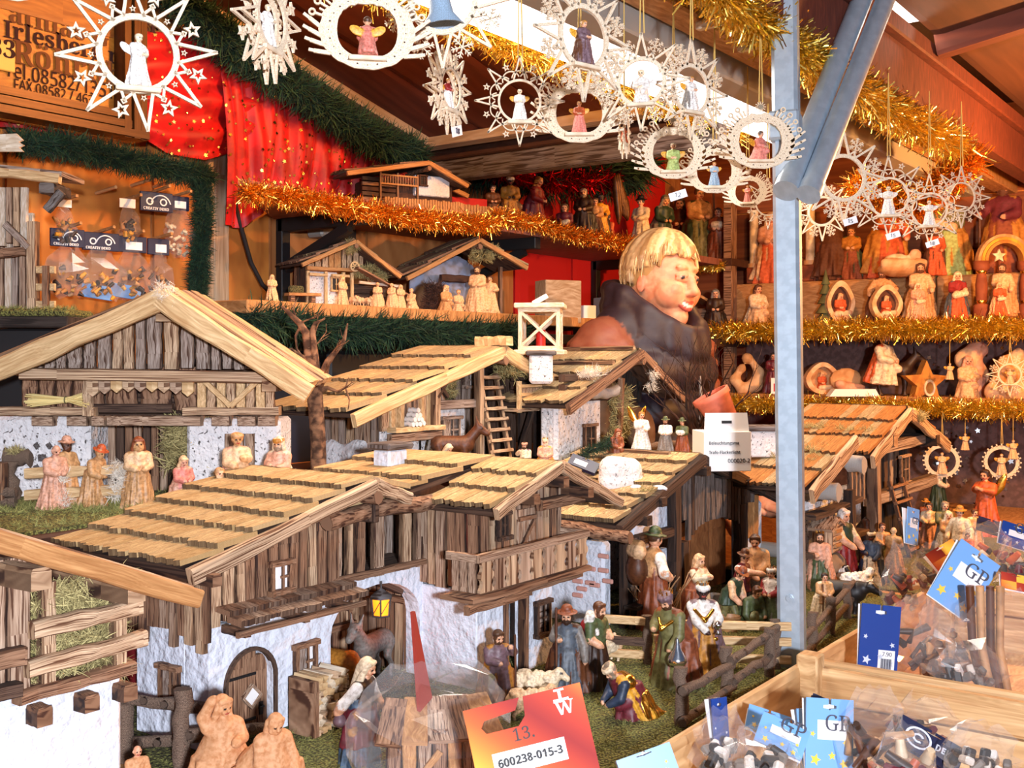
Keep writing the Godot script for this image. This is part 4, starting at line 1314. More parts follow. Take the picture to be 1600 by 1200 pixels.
	tufts("moss_tufts",h,"grass",spots(-0.275,-0.25,0.21,0.225,0.07,0.08,14),0.022,V(0,0.3,1),0.8)
	tufts("hay_tufts",h,"hay",spots(0.02,0.085,0.06,0.14,-0.06,-0.03,130),0.034,V(0,0.4,1),1.2)
	tufts("grass_tufts",h,"grass",spots(-0.2,0.1,0.004,0.01,0.06,0.2,300),0.016)
	# straw bundle on the ledge
	var o2:=h.to_global(V(-0.155,0.178,0.012))
	var sb:=thing("straw_bundle","small tied bundle of yellow straw on the ledge of the wide stable","straw bundle",o2,YAW)
	var q:=B.new()
	for i in 60:
		q.col=lin(206,176,110).lerp(lin(240,218,150),rng.randf())
		var a:=V(-0.05+rn(-0.008,0.01),rn(-0.012,0.012),rn(-0.006,0.008)); var c:=V(0.052+rn(-0.012,0.006),rn(-0.013,0.013),rn(-0.006,0.008))
		q.tube([a,V(0.012,a.y*0.35,a.z*0.35),c],0.0013,4,false)
	put("straws",q.mesh(),M.flat,sb)
	q=B.new(); q.col=lin(120,110,70); q.ring(Vector2.ZERO,0.005,0.0066,0.002,12)
	put("tie",q.mesh(),M.flat,sb,Transform3D(Basis(Vector3.UP,PI/2),V(0.012,0,0)))
	var lg:=thing("log_stump","short cut log standing at the left corner of the wide stable","log",h.to_global(V(-0.235,0.008,0.03)))
	log_(lg,"trunk",V(0,0,0),V(0,0.065,0),0.017)
	log_(lg,"branch",V(-0.012,0.072,0.0),V(0.022,0.07,-0.03),0.014)
	tufts("lichen",lg,"hay",spots(-0.01,0.025,0.075,0.085,-0.02,0.0,20),0.014)
	# white lichened fence in front
	var f:=thing("rail_fence","pale split rail fence with white lichen before the wide stable","fence",h.to_global(V(-0.06,0.006,0.13)),YAW)
	for y in [0.022,0.056]:pl(f,"rail",V(-0.10,y,0),V(0.065,y+0.008,0.0),0.020,0.012,V(0,0,1),"pale",2)
	pl(f,"post",V(-0.135,-0.01,0.012),V(-0.135,0.075,0.012),0.018,0.018,V(0,0,1),"aged_brown")
	for y in [0.012,0.030]:log_(f,"pole",V(-0.3,y - 0.004,0.03),V(-0.11,y,0.012),0.008)
	for c in [V(-0.045,0.03,0.014),V(0.062,0.045,0.014)]:
		tufts("lichen",f,"twig",spots(c.x - 0.014,c.x+0.016,c.y - 0.03,c.y+0.03,c.z - 0.006,c.z+0.01,46),0.016,V(0,0.5,0.6),1.0)
func houses()->void:
	house_large()
	house_left()
	barn()
	chalet_balcony()
	chalet_grotto()
	house_arch()
	stable_right()
	house_edge()
	shelf_houses()
func chalet_balcony()->void:
	var h:=thing("model_chalet","model chalet with a ladder, small balcony and hay under its pale roof","model house",V(-1.55,TIER,-1.5),90)
	var g:=["aged_grey","aged","aged_grey","aged_light"]
	var r:=[0.005,0.145,0.49,0.275,0.74,0.19]
	ground(h,0.1,0.76,-0.2,0.1,0.008)
	gable_roof(h,0.005,0.145,0.49,0.275,0.74,0.19,-0.2,0.05,5,0.034,["shingle_old","shingle","shingle_old"],"pale",2,0.032,3)
	pl(h,"ridge_log",V(0.49,0.288,-0.02),V(0.49,0.292,0.07),0.03,0.026,V(0,1,0),"pale",2)
	plank_side(h,"side_boarding",0.13,-0.19,0.0,0.02,0.16,0.02,g,0.004)
	var q:=B.new()
	q.col=Color(1,1,1)
	q.net([[2,V(0.13,0.03,-0.13),V(0.022,0.05,0.05),0.0,0.0,Color(1,1,1)],[2,V(0.13,0.03,-0.05),V(0.024,0.055,0.05),0.0,0.0,Color(1,1,1)]],0.009)
	put("stone_base",q.mesh(),M.plaster_grey,h)
	# front: openings recessed
	pbox(h,"wall",V(0.42,0.08,-0.10),V(0.56,0.16,0.02),"plaster_grey")
	pbox(h,"wall",V(0.20,0.05,-0.02),V(0.12,0.10,0.04),"plaster_grey")
	plank_gable(h,"gable_boarding",0.135,0.30,0.0,0.10,r,0.022,["aged","aged_light","pale"],0.004)
	pl(h,"shelf",V(0.15,0.102,0.02),V(0.31,0.102,0.02),0.03,0.012,V(0,1,0),"pale",2)
	for y in [0.085]:pl(h,"beam",V(0.15,y,0.016),V(0.31,y,0.016),0.02,0.014,V(0,0,1),"aged")
	for x in [0.19,0.255]:
		pl(h,"post",V(x,0.105,0.01),V(x,0.185,0.01),0.012,0.012,V(0,0,1),"pale")
	pl(h,"post",V(0.30,0.0,0.012),V(0.30,0.215,0.012),0.020,0.016,V(0,0,1),"aged_light")
	pl(h,"brace",V(0.302,0.20,0.016),V(0.335,0.165,0.016),0.009,0.008,V(0,0,1),"aged_dark")
	pl(h,"brace",V(0.30,0.165,0.016),V(0.335,0.20,0.016),0.009,0.008,V(0,0,1),"aged_dark")
	pbox(h,"hay",V(0.375,0.19,-0.05),V(0.075,0.07,0.05),"hay",0.008)
	pl(h,"post",V(0.345,0.15,-0.01),V(0.345,0.235,-0.01),0.016,0.012,V(0,0,1),"aged_grey")
	pl(h,"beam",V(0.295,0.148,0.008),V(0.44,0.148,0.008),0.020,0.016,V(0,0,1),"aged_grey",1)
	pbox(h,"wall",V(0.375,0.07,-0.03),V(0.12,0.14,0.03),"plaster_grey")
	win(h,V(0.375,0.09,-0.012),0.055,0.05,Basis(),"aged_grey","slate",true)
	pl(h,"post",V(0.445,0.0,0.018),V(0.445,0.25,0.018),0.018,0.018,V(0,0,1),"aged_light")
	pl(h,"post",V(0.50,0.0,-0.02),V(0.50,0.25,-0.02),0.016,0.014,V(0,0,1),"aged_grey")
	for i in 5:pl(h,"back_plank",V(0.46+i*0.022,0.0,-0.06),V(0.46+i*0.022,0.2,-0.06),0.021,0.008,V(0,0,1),"aged_grey")
	win(h,V(0.485,0.2,-0.05),0.03,0.03,Basis(),"aged_grey")
	ladder(h,V(0.485,0.0,0.055),V(0.50,0.215,0.0),0.062,9)
	var bc:=node("balcony",h,V(0.565,0.135,0.045))
	for i in 8:pl(bc,"board",V(i*0.0135,0.004,0),V(i*0.0135,0.045,0),0.010,0.005,V(0,0,1),"aged_light",1)
	for y in [0.008,0.03,0.05]:pl(bc,"rail",V(-0.012,y,0.004),V(0.108,y,0.004),0.008,0.007,V(0,0,1),"pale",1)
	for x in [-0.008,0.104]:pl(bc,"post",V(x,-0.012,0.004),V(x,0.062,0.004),0.010,0.010,V(0,0,1),"pale")
	pl(bc,"floor_board",V(-0.02,-0.006,-0.02),V(0.115,-0.006,-0.02),0.06,0.008,V(0,1,0),"aged_light",1)
	for e in [[0.56,0.05],[0.62,0.06],[0.69,0.05]]:pl(h,"plank",V(e[0],0,-0.03),V(e[0],0.2,-0.03),e[1],0.012,V(0,0,1),"aged_dark")
	for i in 4:pl(h,"log_course",V(0.60,0.145+i*0.02,0.0),V(0.72,0.145+i*0.02,0.0),0.018,0.018,V(0,0,1),"aged_dark")
	pl(h,"post",V(0.70,0,0.0),V(0.70,0.15,0.0),0.016,0.014,V(0,0,1),"aged_dark")
	pl(h,"brace",V(0.60,0.0,0.012),V(0.66,0.12,0.012),0.014,0.012,V(0,0,1),"aged_dark")
	tufts("moss_tufts",h,"hay",spots(0.2,0.45,0.0,0.0,-0.15,0.02,0),0.02)
	tufts("hay_tufts",h,"hay",spots(0.52,0.62,0.215,0.245,0.0,0.045,90),0.028,V(0,-0.2,1),1.0)
	tufts("hay_wisps",h,"hay",spots(0.345,0.41,0.16,0.22,-0.024,-0.02,70),0.018,V(0,0.2,1),1.0)
	var lw:=thing("log_pile","tiny pile of split logs on the pale shelf of the ladder chalet","log pile",h.to_global(V(0.222,0.108,0.02)),90)
	var k:=0
	for row in 4:
		for i in 4 - row:
			log_(lw,"log",V(-0.018+i*0.011+row*0.0055,0.005+row*0.0095,-0.012),V(-0.018+i*0.011+row*0.0055,0.005+row*0.0095,0.014),0.0052,"carved_log")
	var lb:=thing("model_lantern_house","white lantern house of laths with a red candle on the chalet roof","lantern",P(845,548,2.62),30)
	for a in [[-1,-1],[1,-1],[-1,1],[1,1]]:pl(lb,"post",V(a[0]*0.045,0.0,a[1]*0.045),V(a[0]*0.045,0.1,a[1]*0.045),0.010,0.010,V(0,0,1),"ply",1)
	for k2 in 4:
		var e:=Basis(Vector3.UP,k2*PI/2)
		for y in [0.006,0.096]:pl(lb,"rail",e*V(-0.05,y,0.046),e*V(0.05,y,0.046),0.010,0.008,e*V(0,0,1),"ply",1)
		pl(lb,"cross_lath",e*V(-0.042,0.012,0.046),e*V(0.042,0.09,0.046),0.007,0.005,e*V(0,0,1),"ply",1)
		pl(lb,"cross_lath",e*V(-0.042,0.09,0.047),e*V(0.042,0.012,0.047),0.007,0.005,e*V(0,0,1),"ply",1)
	pbox(lb,"base",V(0,-0.004,0),V(0.12,0.012,0.12),"ply")
	pbox(lb,"lid",V(0,0.107,0),V(0.118,0.012,0.118),"ply")
	q=B.new(); q.col=lin(210,30,30); q.tube([V(0,0.0,0),V(0,0.05,0)],0.012,10)
	put("candle",q.mesh(),M.paint,lb)
	pbox(lb,"price_tag",V(0.0,0.122,0.02),V(0.04,0.012,0.006),"white_box",0.002,Basis(Vector3(0,0,1),0.5))
	var ck:=thing("model_chimney","speckled white model chimney standing on the chalet roof under the lath lantern","chimney",P(845,588,2.56),YAW)
	pbox(ck,"shaft",V(0,0.018,0),V(0.055,0.07,0.05),"plaster_grey",0.006)
	pbox(ck,"cap",V(0,0.055,0),V(0.072,0.012,0.062),"slate",0.004)
func chalet_grotto()->void:
	var h:=thing("model_chalet","smaller model chalet with a stone grotto under its right eave, in front of the seller","model house",V(-1.43,TIER,-2.05),90)
	var r:=[0.024,0.145,0.36,0.27,0.586,0.15]
	ground(h,0.0,0.55,-0.14,0.1,0.008)
	gable_roof(h,0.024,0.145,0.36,0.27,0.586,0.15,-0.17,0.05,4,0.05,["shingle_old","shingle_old","shingle"],"aged_brown",0,0.026,3)
	for s in 3:pl(h,"roof_lath",V(0.34 - s*0.10,0.275 - s*0.037,-0.17),V(0.34 - s*0.10,0.277 - s*0.037,0.045),0.012,0.010,V(0,1,0),"aged_light")
	pbox(h,"wall",V(0.15,0.08,-0.02),V(0.2,0.16,0.05),"plaster_grey",0.008)
	plank_gable(h,"gable_boarding",0.06,0.5,-0.03,0.13,r,0.03,["aged_dark","aged_black"],0.004)
	win(h,V(0.185,0.055,0.006),0.045,0.06,Basis(),"aged_brown","",false)
	for i in 3:pl(h,"log_course",V(0.08,0.155+i*0.024,0.0),V(0.30+0.02*i,0.155+i*0.024,0.0),0.02,0.02,V(0,0,1),"aged_dark")
	log_(h,"beam_log",V(0.12,0.165,0.03),V(0.27,0.168,0.034),0.014,"tan_log")
	log_(h,"beam_log",V(0.16,0.19,0.03),V(0.24,0.20,0.034),0.011,"tan_log")
	var q:=B.new()
	q.net([[2,V(0.42,0.12,-0.07),V(0.14,0.10,0.03),0.0,0.0,lin(96,70,52)],[2,V(0.50,0.05,-0.03),V(0.05,0.07,0.04),0.0,0.0,lin(120,88,62)],[2,V(0.28,0.09,-0.02),V(0.03,0.09,0.03),0.0,0.0,lin(110,84,60)]],0.011)
	put("grotto_rock",q.mesh(),M.carved,h)
	pl(h,"post",V(0.30,0,0.02),V(0.32,0.2,0.02),0.016,0.016,V(0,0,1),"aged_brown",2)
	log_(h,"base_log",V(0.28,0.012,0.08),V(0.5,0.012,0.08),0.011)
	log_(h,"base_log",V(0.3,0.03,0.085),V(0.48,0.028,0.085),0.009)
	tufts("lichen",h,"twig",spots(0.12,0.27,0.205,0.215,0.02,0.045,60),0.022,V(0,0.8,0.5),0.9)
	tufts("lichen",h,"twig",spots(0.40,0.42,0.17,0.21,0.045,0.06,16),0.022,V(0,0.3,1),0.9)
	tufts("hay_tufts",h,"hay",spots(0.28,0.36,0.05,0.17,0.0,0.02,110),0.028,V(0,0.3,1),1.0)
func house_arch()->void:
	var h:=thing("model_farmhouse","weathered grey model farmhouse with arched gate behind the fence","model house",V(-1.09,TAB,-1.795),90)
	var r:=[-0.028,0.2165,0.315,0.322,0.725,0.202]
	var g:=["aged_grey","aged_grey","aged_dark","aged"]
	ground(h,-0.1,0.7,-0.27,0.12,0.006)
	gable_roof(h,-0.028,0.2165,0.315,0.322,0.725,0.202,-0.26,0.03,6,0.045,["shingle_old","shingle_old","shingle"],"aged_dark",0,0.026,3)
	for s in 3:pl(h,"roof_lath",V(0.29 - s*0.12,0.322 - s*0.037,-0.25+s*0.03),V(0.29 - s*0.12,0.324 - s*0.037,-0.03),0.012,0.012,V(0,1,0),"aged_light")
	for e in [[-0.22,0.32],[-0.20,0.26]]:pl(h,"roof_lath",V(e[1] - 0.02,e[1],e[0]),V(e[1] - 0.10,e[1] - 0.03,e[0]),0.014,0.012,V(0,1,0),"aged_light")
	plank_gable(h,"gable_boarding",0.275,0.64,0.004,0.19,r,0.019,["slate_wood","aged_dark","slate_wood"],0.004,[0.43,0.14,0.12,0.172])
	pbox(h,"wall",V(0.18,0.20,-0.02),V(0.16,0.10,0.02),"plaster",0.004)
	pbox(h,"wall",V(0.20,0.06,-0.02),V(0.1,0.14,0.02),"plaster",0.004)
	pbox(h,"wall",V(0.66,0.09,-0.02),V(0.14,0.18,0.02),"plaster",0.006)
	pl(h,"corner_post",V(0.245,0,0.006),V(0.245,0.29,0.006),0.03,0.02,V(0,0,1),"aged_dark")
	pl(h,"corner_post",V(0.284,0,0.004),V(0.284,0.14,0.004),0.03,0.02,V(0,0,1),"aged_dark")
	pl(h,"gate_post",V(0.575,0,0.004),V(0.575,0.19,0.004),0.05,0.02,V(0,0,1),"aged_dark")
	pl(h,"beam",V(0.09,0.168,0.004),V(0.26,0.168,0.004),0.022,0.02,V(0,0,1),"aged_dark")
	var gt:=node("gate",h,V(0.30,0,-0.03))
	for i in 3:pl(gt,"panel",V(0.04+i*0.088,0,0),V(0.04+i*0.088,0.17,0),0.086,0.01,V(0,0,1),"brown_panel",1)
	pbox(h,"back_wall",V(0.33,0.09,-0.2),V(0.66,0.18,0.02),"plaster_grey")
	plank_side(h,"side_boarding",0.02,-0.24,-0.2,0.0,0.2,0.02,g)
	pbox(h,"wall",V(0.035,0.085,-0.12),V(0.03,0.17,0.18),"plaster",0.006)
	var br:=node("brickwork",h,V(0.0185,0.09,-0.06))
	for i in 9:
		var yy:=-0.03+(i/3)*0.014
		pbox(br,"brick",V(0,yy+(i % 3)*0.028*(0.4 if i/3==1 else 1.0),-0.03+(i % 3)*0.03+(0.01 if (i/3) % 2 else 0.0)),V(0.006,0.009,0.024),"pink_brick",0.002)
	for i in 5:pl(h,"plank",V(0.05+i*0.024,0.0,0.004),V(0.05+i*0.024,0.175,0.004),0.0235,0.01,V(0,0,1),["aged_black","slate_wood","aged_dark"][i % 3])
	pl(h,"door_post",V(0.035,0,0.006),V(0.035,0.19,0.006),0.012,0.014,V(0,0,1),"aged_dark")
	var bn:=node("bench",h,V(0.09,0.0,0.03))
	pl(bn,"seat",V(-0.07,0.05,0.0),V(0.10,0.05,0.0),0.03,0.008,V(0,1,0),"aged_black",1)
	for i in 4:pl(bn,"plank",V(-0.045+i*0.034,0,-0.005),V(-0.045+i*0.034,0.046,-0.005),0.032,0.008,V(0,0,1),"aged_black",1)
	log_(h,"gutter",V(-0.045,0.205,-0.15),V(-0.03,0.198,0.06),0.012,"aged_brown")
	for e in [[0.12,0.245],[0.44,0.272],[0.53,0.245],[0.315,0.29],[0.62,0.22],[0.06,0.215]]:pl(h,"purlin",V(e[0],e[1],-0.03),V(e[0],e[1],0.05),0.022,0.02,V(0,1,0),"aged_dark")
	for i in 2:pl(h,"plank",V(0.64+i*0.035,0.10,-0.005),V(0.64+i*0.035,0.2,-0.005),0.033,0.008,V(0,0,1),"tan")
	for e in [[0.735,0.212,0.0],[0.735,0.06,0.03]]:
		var p:=B.new()
		p.ring(Vector2.ZERO,0.014,0.018,0.10,18)
		put("pipe",p.mesh(),M.grey_plastic,h,Transform3D(Basis(),V(e[0],e[1],e[2])))
	# things on its roof
	var bl:=thing("plaster_block","rough white plaster block lying on the weathered farmhouse roof","block",h.to_global(V(0.135,0.275,-0.06)),60)
	var q:=B.new()
	q.net([[0,V(-0.022,0.0,0.0),V(0.022,0.0,0.0),0.028,0.027,Color(1,1,1)],[0,V(-0.022,0.03,0.0),V(0.022,0.026,0.0),0.026,0.024,Color(1,1,1)]],0.006)
	put("block",q.mesh(),M.plaster_grey,bl)
	for i in 2:
		var pb:=thing("pebble",["small white pebble beside the plaster block on the weathered roof","larger white pebble on the lath of the weathered roof"][i],"pebble",h.to_global(V(0.12+i*0.02,0.262,-0.015+i*0.04)))
		q=B.new(); q.net([[2,V(0,0.006,0),V(0.014+i*0.006,0.008,0.010+i*0.003),0.0,0.0,Color(1,1,1)]],0.004)
		put("stone",q.mesh(),M.plaster,pb)
	tufts("lichen",h,"twig",spots(0.05,0.28,0.262,0.275,-0.02,0.02,0),0.02)
	tufts("twigs",h,"hay",spots(0.09,0.16,0.255,0.268,-0.01,0.03,40),0.02,V(0,0.8,0.5),1.2)
	var bx:=thing("lamp_carton","white hanging carton with printed label standing on the weathered roof ridge","box",P(1127,728,2.38),44)
	pbox(bx,"carton",V(0,0.035,0),V(0.105,0.085,0.085),"white_box",0.001)
	var fp:=PackedVector2Array([Vector2(-0.05,0),Vector2(0.05,0),Vector2(0.047,0.04),Vector2(-0.047,0.04)])
	q=B.new(); q.plate(fp,0.0015)
	put("hang_tab",q.mesh(),M.white_box,bx,Transform3D(Basis(Vector3.RIGHT,-0.1),V(0,0.078,0.036)))
	pbox(bx,"slot",V(0,0.098,0.036),V(0.022,0.006,0.003),"black",0.0)
	for i in 3:write(bx,["Beleuchtungsma","Trafo-Flackerlicht","000020-2"][i],V(-0.042 if i<2 else 0.0,0.048 - i*0.02,0.0432),0.009 if i<2 else 0.012,M.black)
	var wb:=thing("plaster_block","square white block behind the carton beside the steel post","block",P(1188,712,2.62),YAW)
	pbox(wb,"block",V(0,0.03,0),V(0.09,0.062,0.06),"plaster_grey",0.003)
	pbox(wb,"cap",V(0,0.067,0),V(0.13,0.012,0.08),"slate",0.003)
func stable_right()->void:
	var h:=thing("model_stable","mossy roofed model stable with ladder and wavy boards right of the steel post","model house",V(-0.935,TAB,-2.74),90)
	var r:=[0.0,0.288,0.32,0.394,0.71,0.277]
	ground(h,-0.42,0.7,-0.25,0.1,0.006)
	gable_roof(h,0.0,0.288,0.32,0.394,0.71,0.277,-0.25,0.03,3,0.022,["shingle_warm","shingle_warm","shingle_old"],"aged_light",2,0.04,3)
	slope(h,V(-0.14,0.334,-0.25),V(-0.14,0.334,0.03),V(-0.27,-0.094,0),3,0.022,["shingle_warm","shingle_old"])
	pl(h,"bargeboard",V(-0.41,0.225,0.036),V(-0.12,0.33,0.036),0.04,0.014,V(0,0,1),"aged_light",2)
	tufts("moss_tufts",h,"hay",spots(-0.3,-0.16,0.29,0.32,-0.2,0.0,90),0.02,V(0,1,0),0.8)
	tufts("moss_tufts",h,"hay",spots(0.1,0.2,0.335,0.345,-0.2,0.0,70),0.02,V(0,1,0),0.8)
	tufts("moss_tufts",h,"hay",spots(0.36,0.42,0.36,0.375,0.03,0.05,30),0.022,V(0,0.2,1),0.8)
	var m:=["aged_dark","aged_grey","aged_brown","aged_black"]
	pl(h,"post",V(0.06,0,0.02),V(0.06,0.29,0.02),0.034,0.03,V(0,0,1),"aged")
	plank_gable(h,"gable_boarding",0.09,0.62,-0.06,0.27,r,0.034,m,0.006)
	for i in 9:pl(h,"plank",V(0.10+i*0.05,0.17,-0.03),V(0.10+i*0.05,0.29,-0.03),0.03,0.012,V(0,0,1),m[i % 4])
	for y in [0.29,0.16]:pl(h,"beam",V(0.08,y,0.0),V(0.66,y+0.004,0.0),0.034,0.03,V(0,0,1),"aged_grey",0)
	pl(h,"purlin",V(0.16,0.315,-0.1),V(0.16,0.315,0.045),0.034,0.036,V(0,1,0),"aged_light")
	pl(h,"purlin",V(0.56,0.29,-0.1),V(0.56,0.29,0.045),0.034,0.036,V(0,1,0),"aged_dark")
	win(h,V(0.40,0.215,-0.01),0.07,0.07,Basis(),"aged","",false)
	pbox(h,"wall",V(0.08,0.1,-0.05),V(0.10,0.2,0.03),"plaster_grey",0.008)
	pbox(h,"wall",V(-0.10,0.1,-0.06),V(0.2,0.2,0.03),"plaster_grey",0.008)
	for i in 6:pl(h,"plank",V(0.16+i*0.085,0,-0.06),V(0.16+i*0.085,0.19,-0.06),0.082,0.012,V(0,0,1),"aged_black")
	ladder(h,V(0.24,0.0,0.075),V(0.27,0.20,0.01),0.11,5,"aged_brown")
	for i in 5:pl(h,"slat",V(-0.06+i*0.03,0.17,0.0),V(-0.06+i*0.03,0.26,0.0),0.014,0.012,V(0,0,1),"aged")
	log_(h,"beam_log",V(-0.28,0.225,-0.05),V(-0.28,0.22,0.05),0.022,"tan_log")
	log_(h,"beam_log",V(-0.10,0.28,-0.05),V(-0.10,0.275,0.05),0.022,"tan_log")
	for e in [[0.17,-0.36,-0.04],[0.085,-0.38,0.0]]:pl(h,"shelf",V(e[1],e[0],0.01),V(e[2],e[0]+0.01,0.01),0.04,0.014,V(0,1,0),"aged_dark",2)
	var dh:=node("dovecote",h,V(-0.27,0.115,0.02))
	pbox(dh,"body",V(0,0,0),V(0.07,0.065,0.05),"aged_light",0.003)
	for i in 3:pl(dh,"slat",V(0.016,-0.016+i*0.016,0.027),V(-0.02,-0.016+i*0.016,0.027),0.008,0.004,V(0,0,1),"tan",1)
	for s in [-1.0,1.0]:pl(dh,"roof_board",V(0,0.046,0),V(s*0.05,0.022,0),0.06,0.008,V(s*0.4,1,0),"aged",1)
	pl(h,"post",V(-0.12,0,0.02),V(-0.12,0.21,0.02),0.03,0.024,V(0,0,1),"aged_dark")
	var q:=B.new()
	q.net([[2,V(-0.27,0.05,0.01),V(0.09,0.035,0.05),0.0,0.0,lin(140,122,104)]],0.011)
	put("rock",q.mesh(),M.carved,h)
func shelf_houses()->void:
	# two open stables on the middle back shelf, a chalet on the upper one
	var y1:=1.735
	var a:=thing("model_stable","small model stable with a wheel and straw loft on the middle back shelf","model house",PX(548,478,-2.02),72)
	a.position.y=y1
	a.scale=Vector3.ONE*0.62
	var r:=[-0.24,0.17,-0.02,0.27,0.30,0.10]
	gable_roof(a,-0.26,0.165,-0.02,0.272,0.19,0.135,-0.14,0.08,3,0.04,["aged_brown","shingle_old"],"tan",2,0.02,2)
	plank_side(a,"side_boarding",-0.2,-0.12,0.0,0.0,0.18,0.03,["aged_brown","aged_dark"],0.0)
	pbox(a,"wall",V(-0.13,0.07,-0.01),V(0.14,0.14,0.02),"plaster_grey",0.004)
	plank_gable(a,"gable_boarding",-0.2,0.06,-0.005,0.145,[-0.26,0.165,-0.02,0.272,0.19,0.135],0.03,["tan","aged_light"],0.0)
	for x in [-0.12,-0.04,-0.2,0.0]:pl(a,"post",V(x,0,0.012),V(x,0.14,0.012),0.014,0.012,V(0,0,1),"pale")
	pl(a,"beam",V(-0.21,0.15,0.02),V(0.02,0.152,0.02),0.018,0.02,V(0,0,1),"tan",2)
	for x in [-0.16,-0.06]:pl(a,"sill",V(x - 0.04,0.125,0.024),V(x+0.04,0.125,0.024),0.014,0.02,V(0,0,1),"pale",2)
	win(a,V(-0.075,0.09,0.004),0.035,0.05,Basis(),"pale","black",false)
	pl(a,"lean_to_board",V(0.0,0.16,0.03),V(0.25,0.05,0.03),0.10,0.01,V(0.4,1,0),"aged_brown",2)
	pl(a,"brace",V(0.02,0.10,0.04),V(0.22,0.09,0.04),0.012,0.01,V(0,0,1),"plaster_wood",1)
	pbox(a,"stable_back",V(0.10,0.05,-0.06),V(0.2,0.1,0.01),"aged_dark")
	tufts("straw",a,"hay",spots(0.0,0.16,0.12,0.17,0.0,0.03,120),0.03,V(0,0.2,1),1.0)
	tufts("straw",a,"hay",spots(-0.05,0.0,0.22,0.26,0.05,0.08,40),0.026,V(0,0,1),1.0)
	var q:=B.new()
	q.ring(Vector2.ZERO,0.015,0.022,0.008,14)
	for i in 3:q.bar(Vector2(cos(i*1.05),sin(i*1.05))*0.018,Vector2(cos(i*1.05),sin(i*1.05))*-0.018,0.004,0.006)
	put("wheel",q.mesh(),M.pale,a,Transform3D(Basis(),V(0.0,0.165,0.035)))
	pl(a,"trough",V(-0.30,0.04,0.03),V(-0.16,0.042,0.03),0.05,0.012,V(0,1,0),"tan",1)
	for x in [-0.28,-0.19]:pbox(a,"trough_leg",V(x,0.018,0.03),V(0.02,0.036,0.03),"aged_brown")
	pbox(a,"hay_block",V(-0.26,0.06,0.03),V(0.06,0.03,0.03),"hay",0.006)
	var b:=thing("model_stable","small open model stable with blue rock wall at the end of the middle back shelf","model house",PX(722,500,-2.0),72)
	b.position.y=y1 - 0.006
	b.scale=Vector3.ONE*0.8
	gable_roof(b,-0.28,0.12,0.02,0.27,0.23,0.18,-0.12,0.08,3,0.05,["aged_brown","shingle_old"],"tan",0,0.018,2)
	q=B.new()
	q.net([[2,V(-0.02,0.10,-0.08),V(0.16,0.13,0.03),0.0,0.0,lin(150,160,190)],[2,V(-0.13,0.04,-0.03),V(0.05,0.07,0.05),0.0,0.0,lin(130,96,66)]],0.014)
	put("rock_wall",q.mesh(),M.carved,b)
	pl(b,"shelf",V(-0.08,0.13,-0.02),V(0.06,0.13,-0.02),0.03,0.02,V(0,0,1),"dark_wood",2)
	tufts("straw",b,"hay",spots(0.0,0.12,0.19,0.25,0.04,0.07,60),0.03,V(0,0,1),1.0)
	tufts("brush",b,"brush",spots(-0.17,-0.10,0.0,0.10,0.0,0.04,130),0.035,V(0,0.5,1),1.0)
	pl(b,"post",V(0.17,0,0.0),V(0.17,0.18,0.0),0.014,0.014,V(0,0,1),"aged_brown")
	var c:=thing("model_chalet","dark timber model chalet with balcony and white gable on the top back shelf","model house",PX(632,318,-2.0),66)
	c.position.y=2.006
	c.scale=Vector3.ONE*0.62
	var mm:=["dark_wood","aged_brown","aged_dark"]
	gable_roof(c,-0.30,0.13,0.08,0.205,0.27,0.12,-0.16,0.08,3,0.05,["aged_dark","aged_brown"],"tan",1,0.02,2)
	pbox(c,"wall",V(0.03,0.06,-0.07),V(0.42,0.12,0.12),"dark_wood",0.004)
	for i in 6:pl(c,"log_course",V(-0.2,0.012+i*0.022,0.0),V(-0.03,0.012+i*0.022,0.0),0.02,0.018,V(0,0,1),mm[i % 3])
	pbox(c,"gable_wall",V(0.13,0.11,0.0),V(0.17,0.09,0.03),"plaster",0.004)
	win(c,V(0.08,0.13,0.018),0.032,0.04,Basis(),"dark_wood","",false)
	for i in 14:pl(c,"baluster",V(-0.12+i*0.012,0.10,0.04),V(-0.12+i*0.012,0.135,0.04),0.006,0.006,V(0,0,1),"aged_brown",1)
	for y in [0.10,0.138]:pl(c,"rail",V(-0.13,y,0.04),V(0.045,y,0.04),0.008,0.010,V(0,0,1),"tan",1)
	for x in [-0.13,-0.05,0.045]:pl(c,"post",V(x,0.0,0.04),V(x,0.15,0.04),0.010,0.010,V(0,0,1),"aged_brown")
	for i in 30:pl(c,"fence_board",V(-0.12+i*0.0125,0.0,0.075),V(-0.12+i*0.0125,0.035+rn(0,0.006),0.075),0.010,0.005,V(0,0,1),"tan",1)
	pbox(c,"base",V(0.03,-0.008,-0.02),V(0.5,0.014,0.24),"tan")
	var f:=thing("model_manger","low fenced manger board beside the dark chalet on the top back shelf","manger",PX(742,330,-1.95),66)
	f.position.y=2.002
	f.scale=Vector3.ONE*0.7
	pbox(f,"base",V(0,-0.006,-0.03),V(0.3,0.012,0.16),"tan")
	for i in 22:pl(f,"fence_board",V(-0.14+i*0.0132,0,0.04),V(-0.14+i*0.0132,0.045+rn(0,0.008),0.04),0.011,0.006,V(0,0,1),"tan",1)
	pl(f,"lean_to_board",V(-0.14,0.15,-0.06),V(-0.0,0.10,-0.06),0.02,0.012,V(0,0,1),"tan",1)
	pbox(f,"back_board",V(-0.02,0.05,-0.1),V(0.26,0.1,0.008),"red_board")
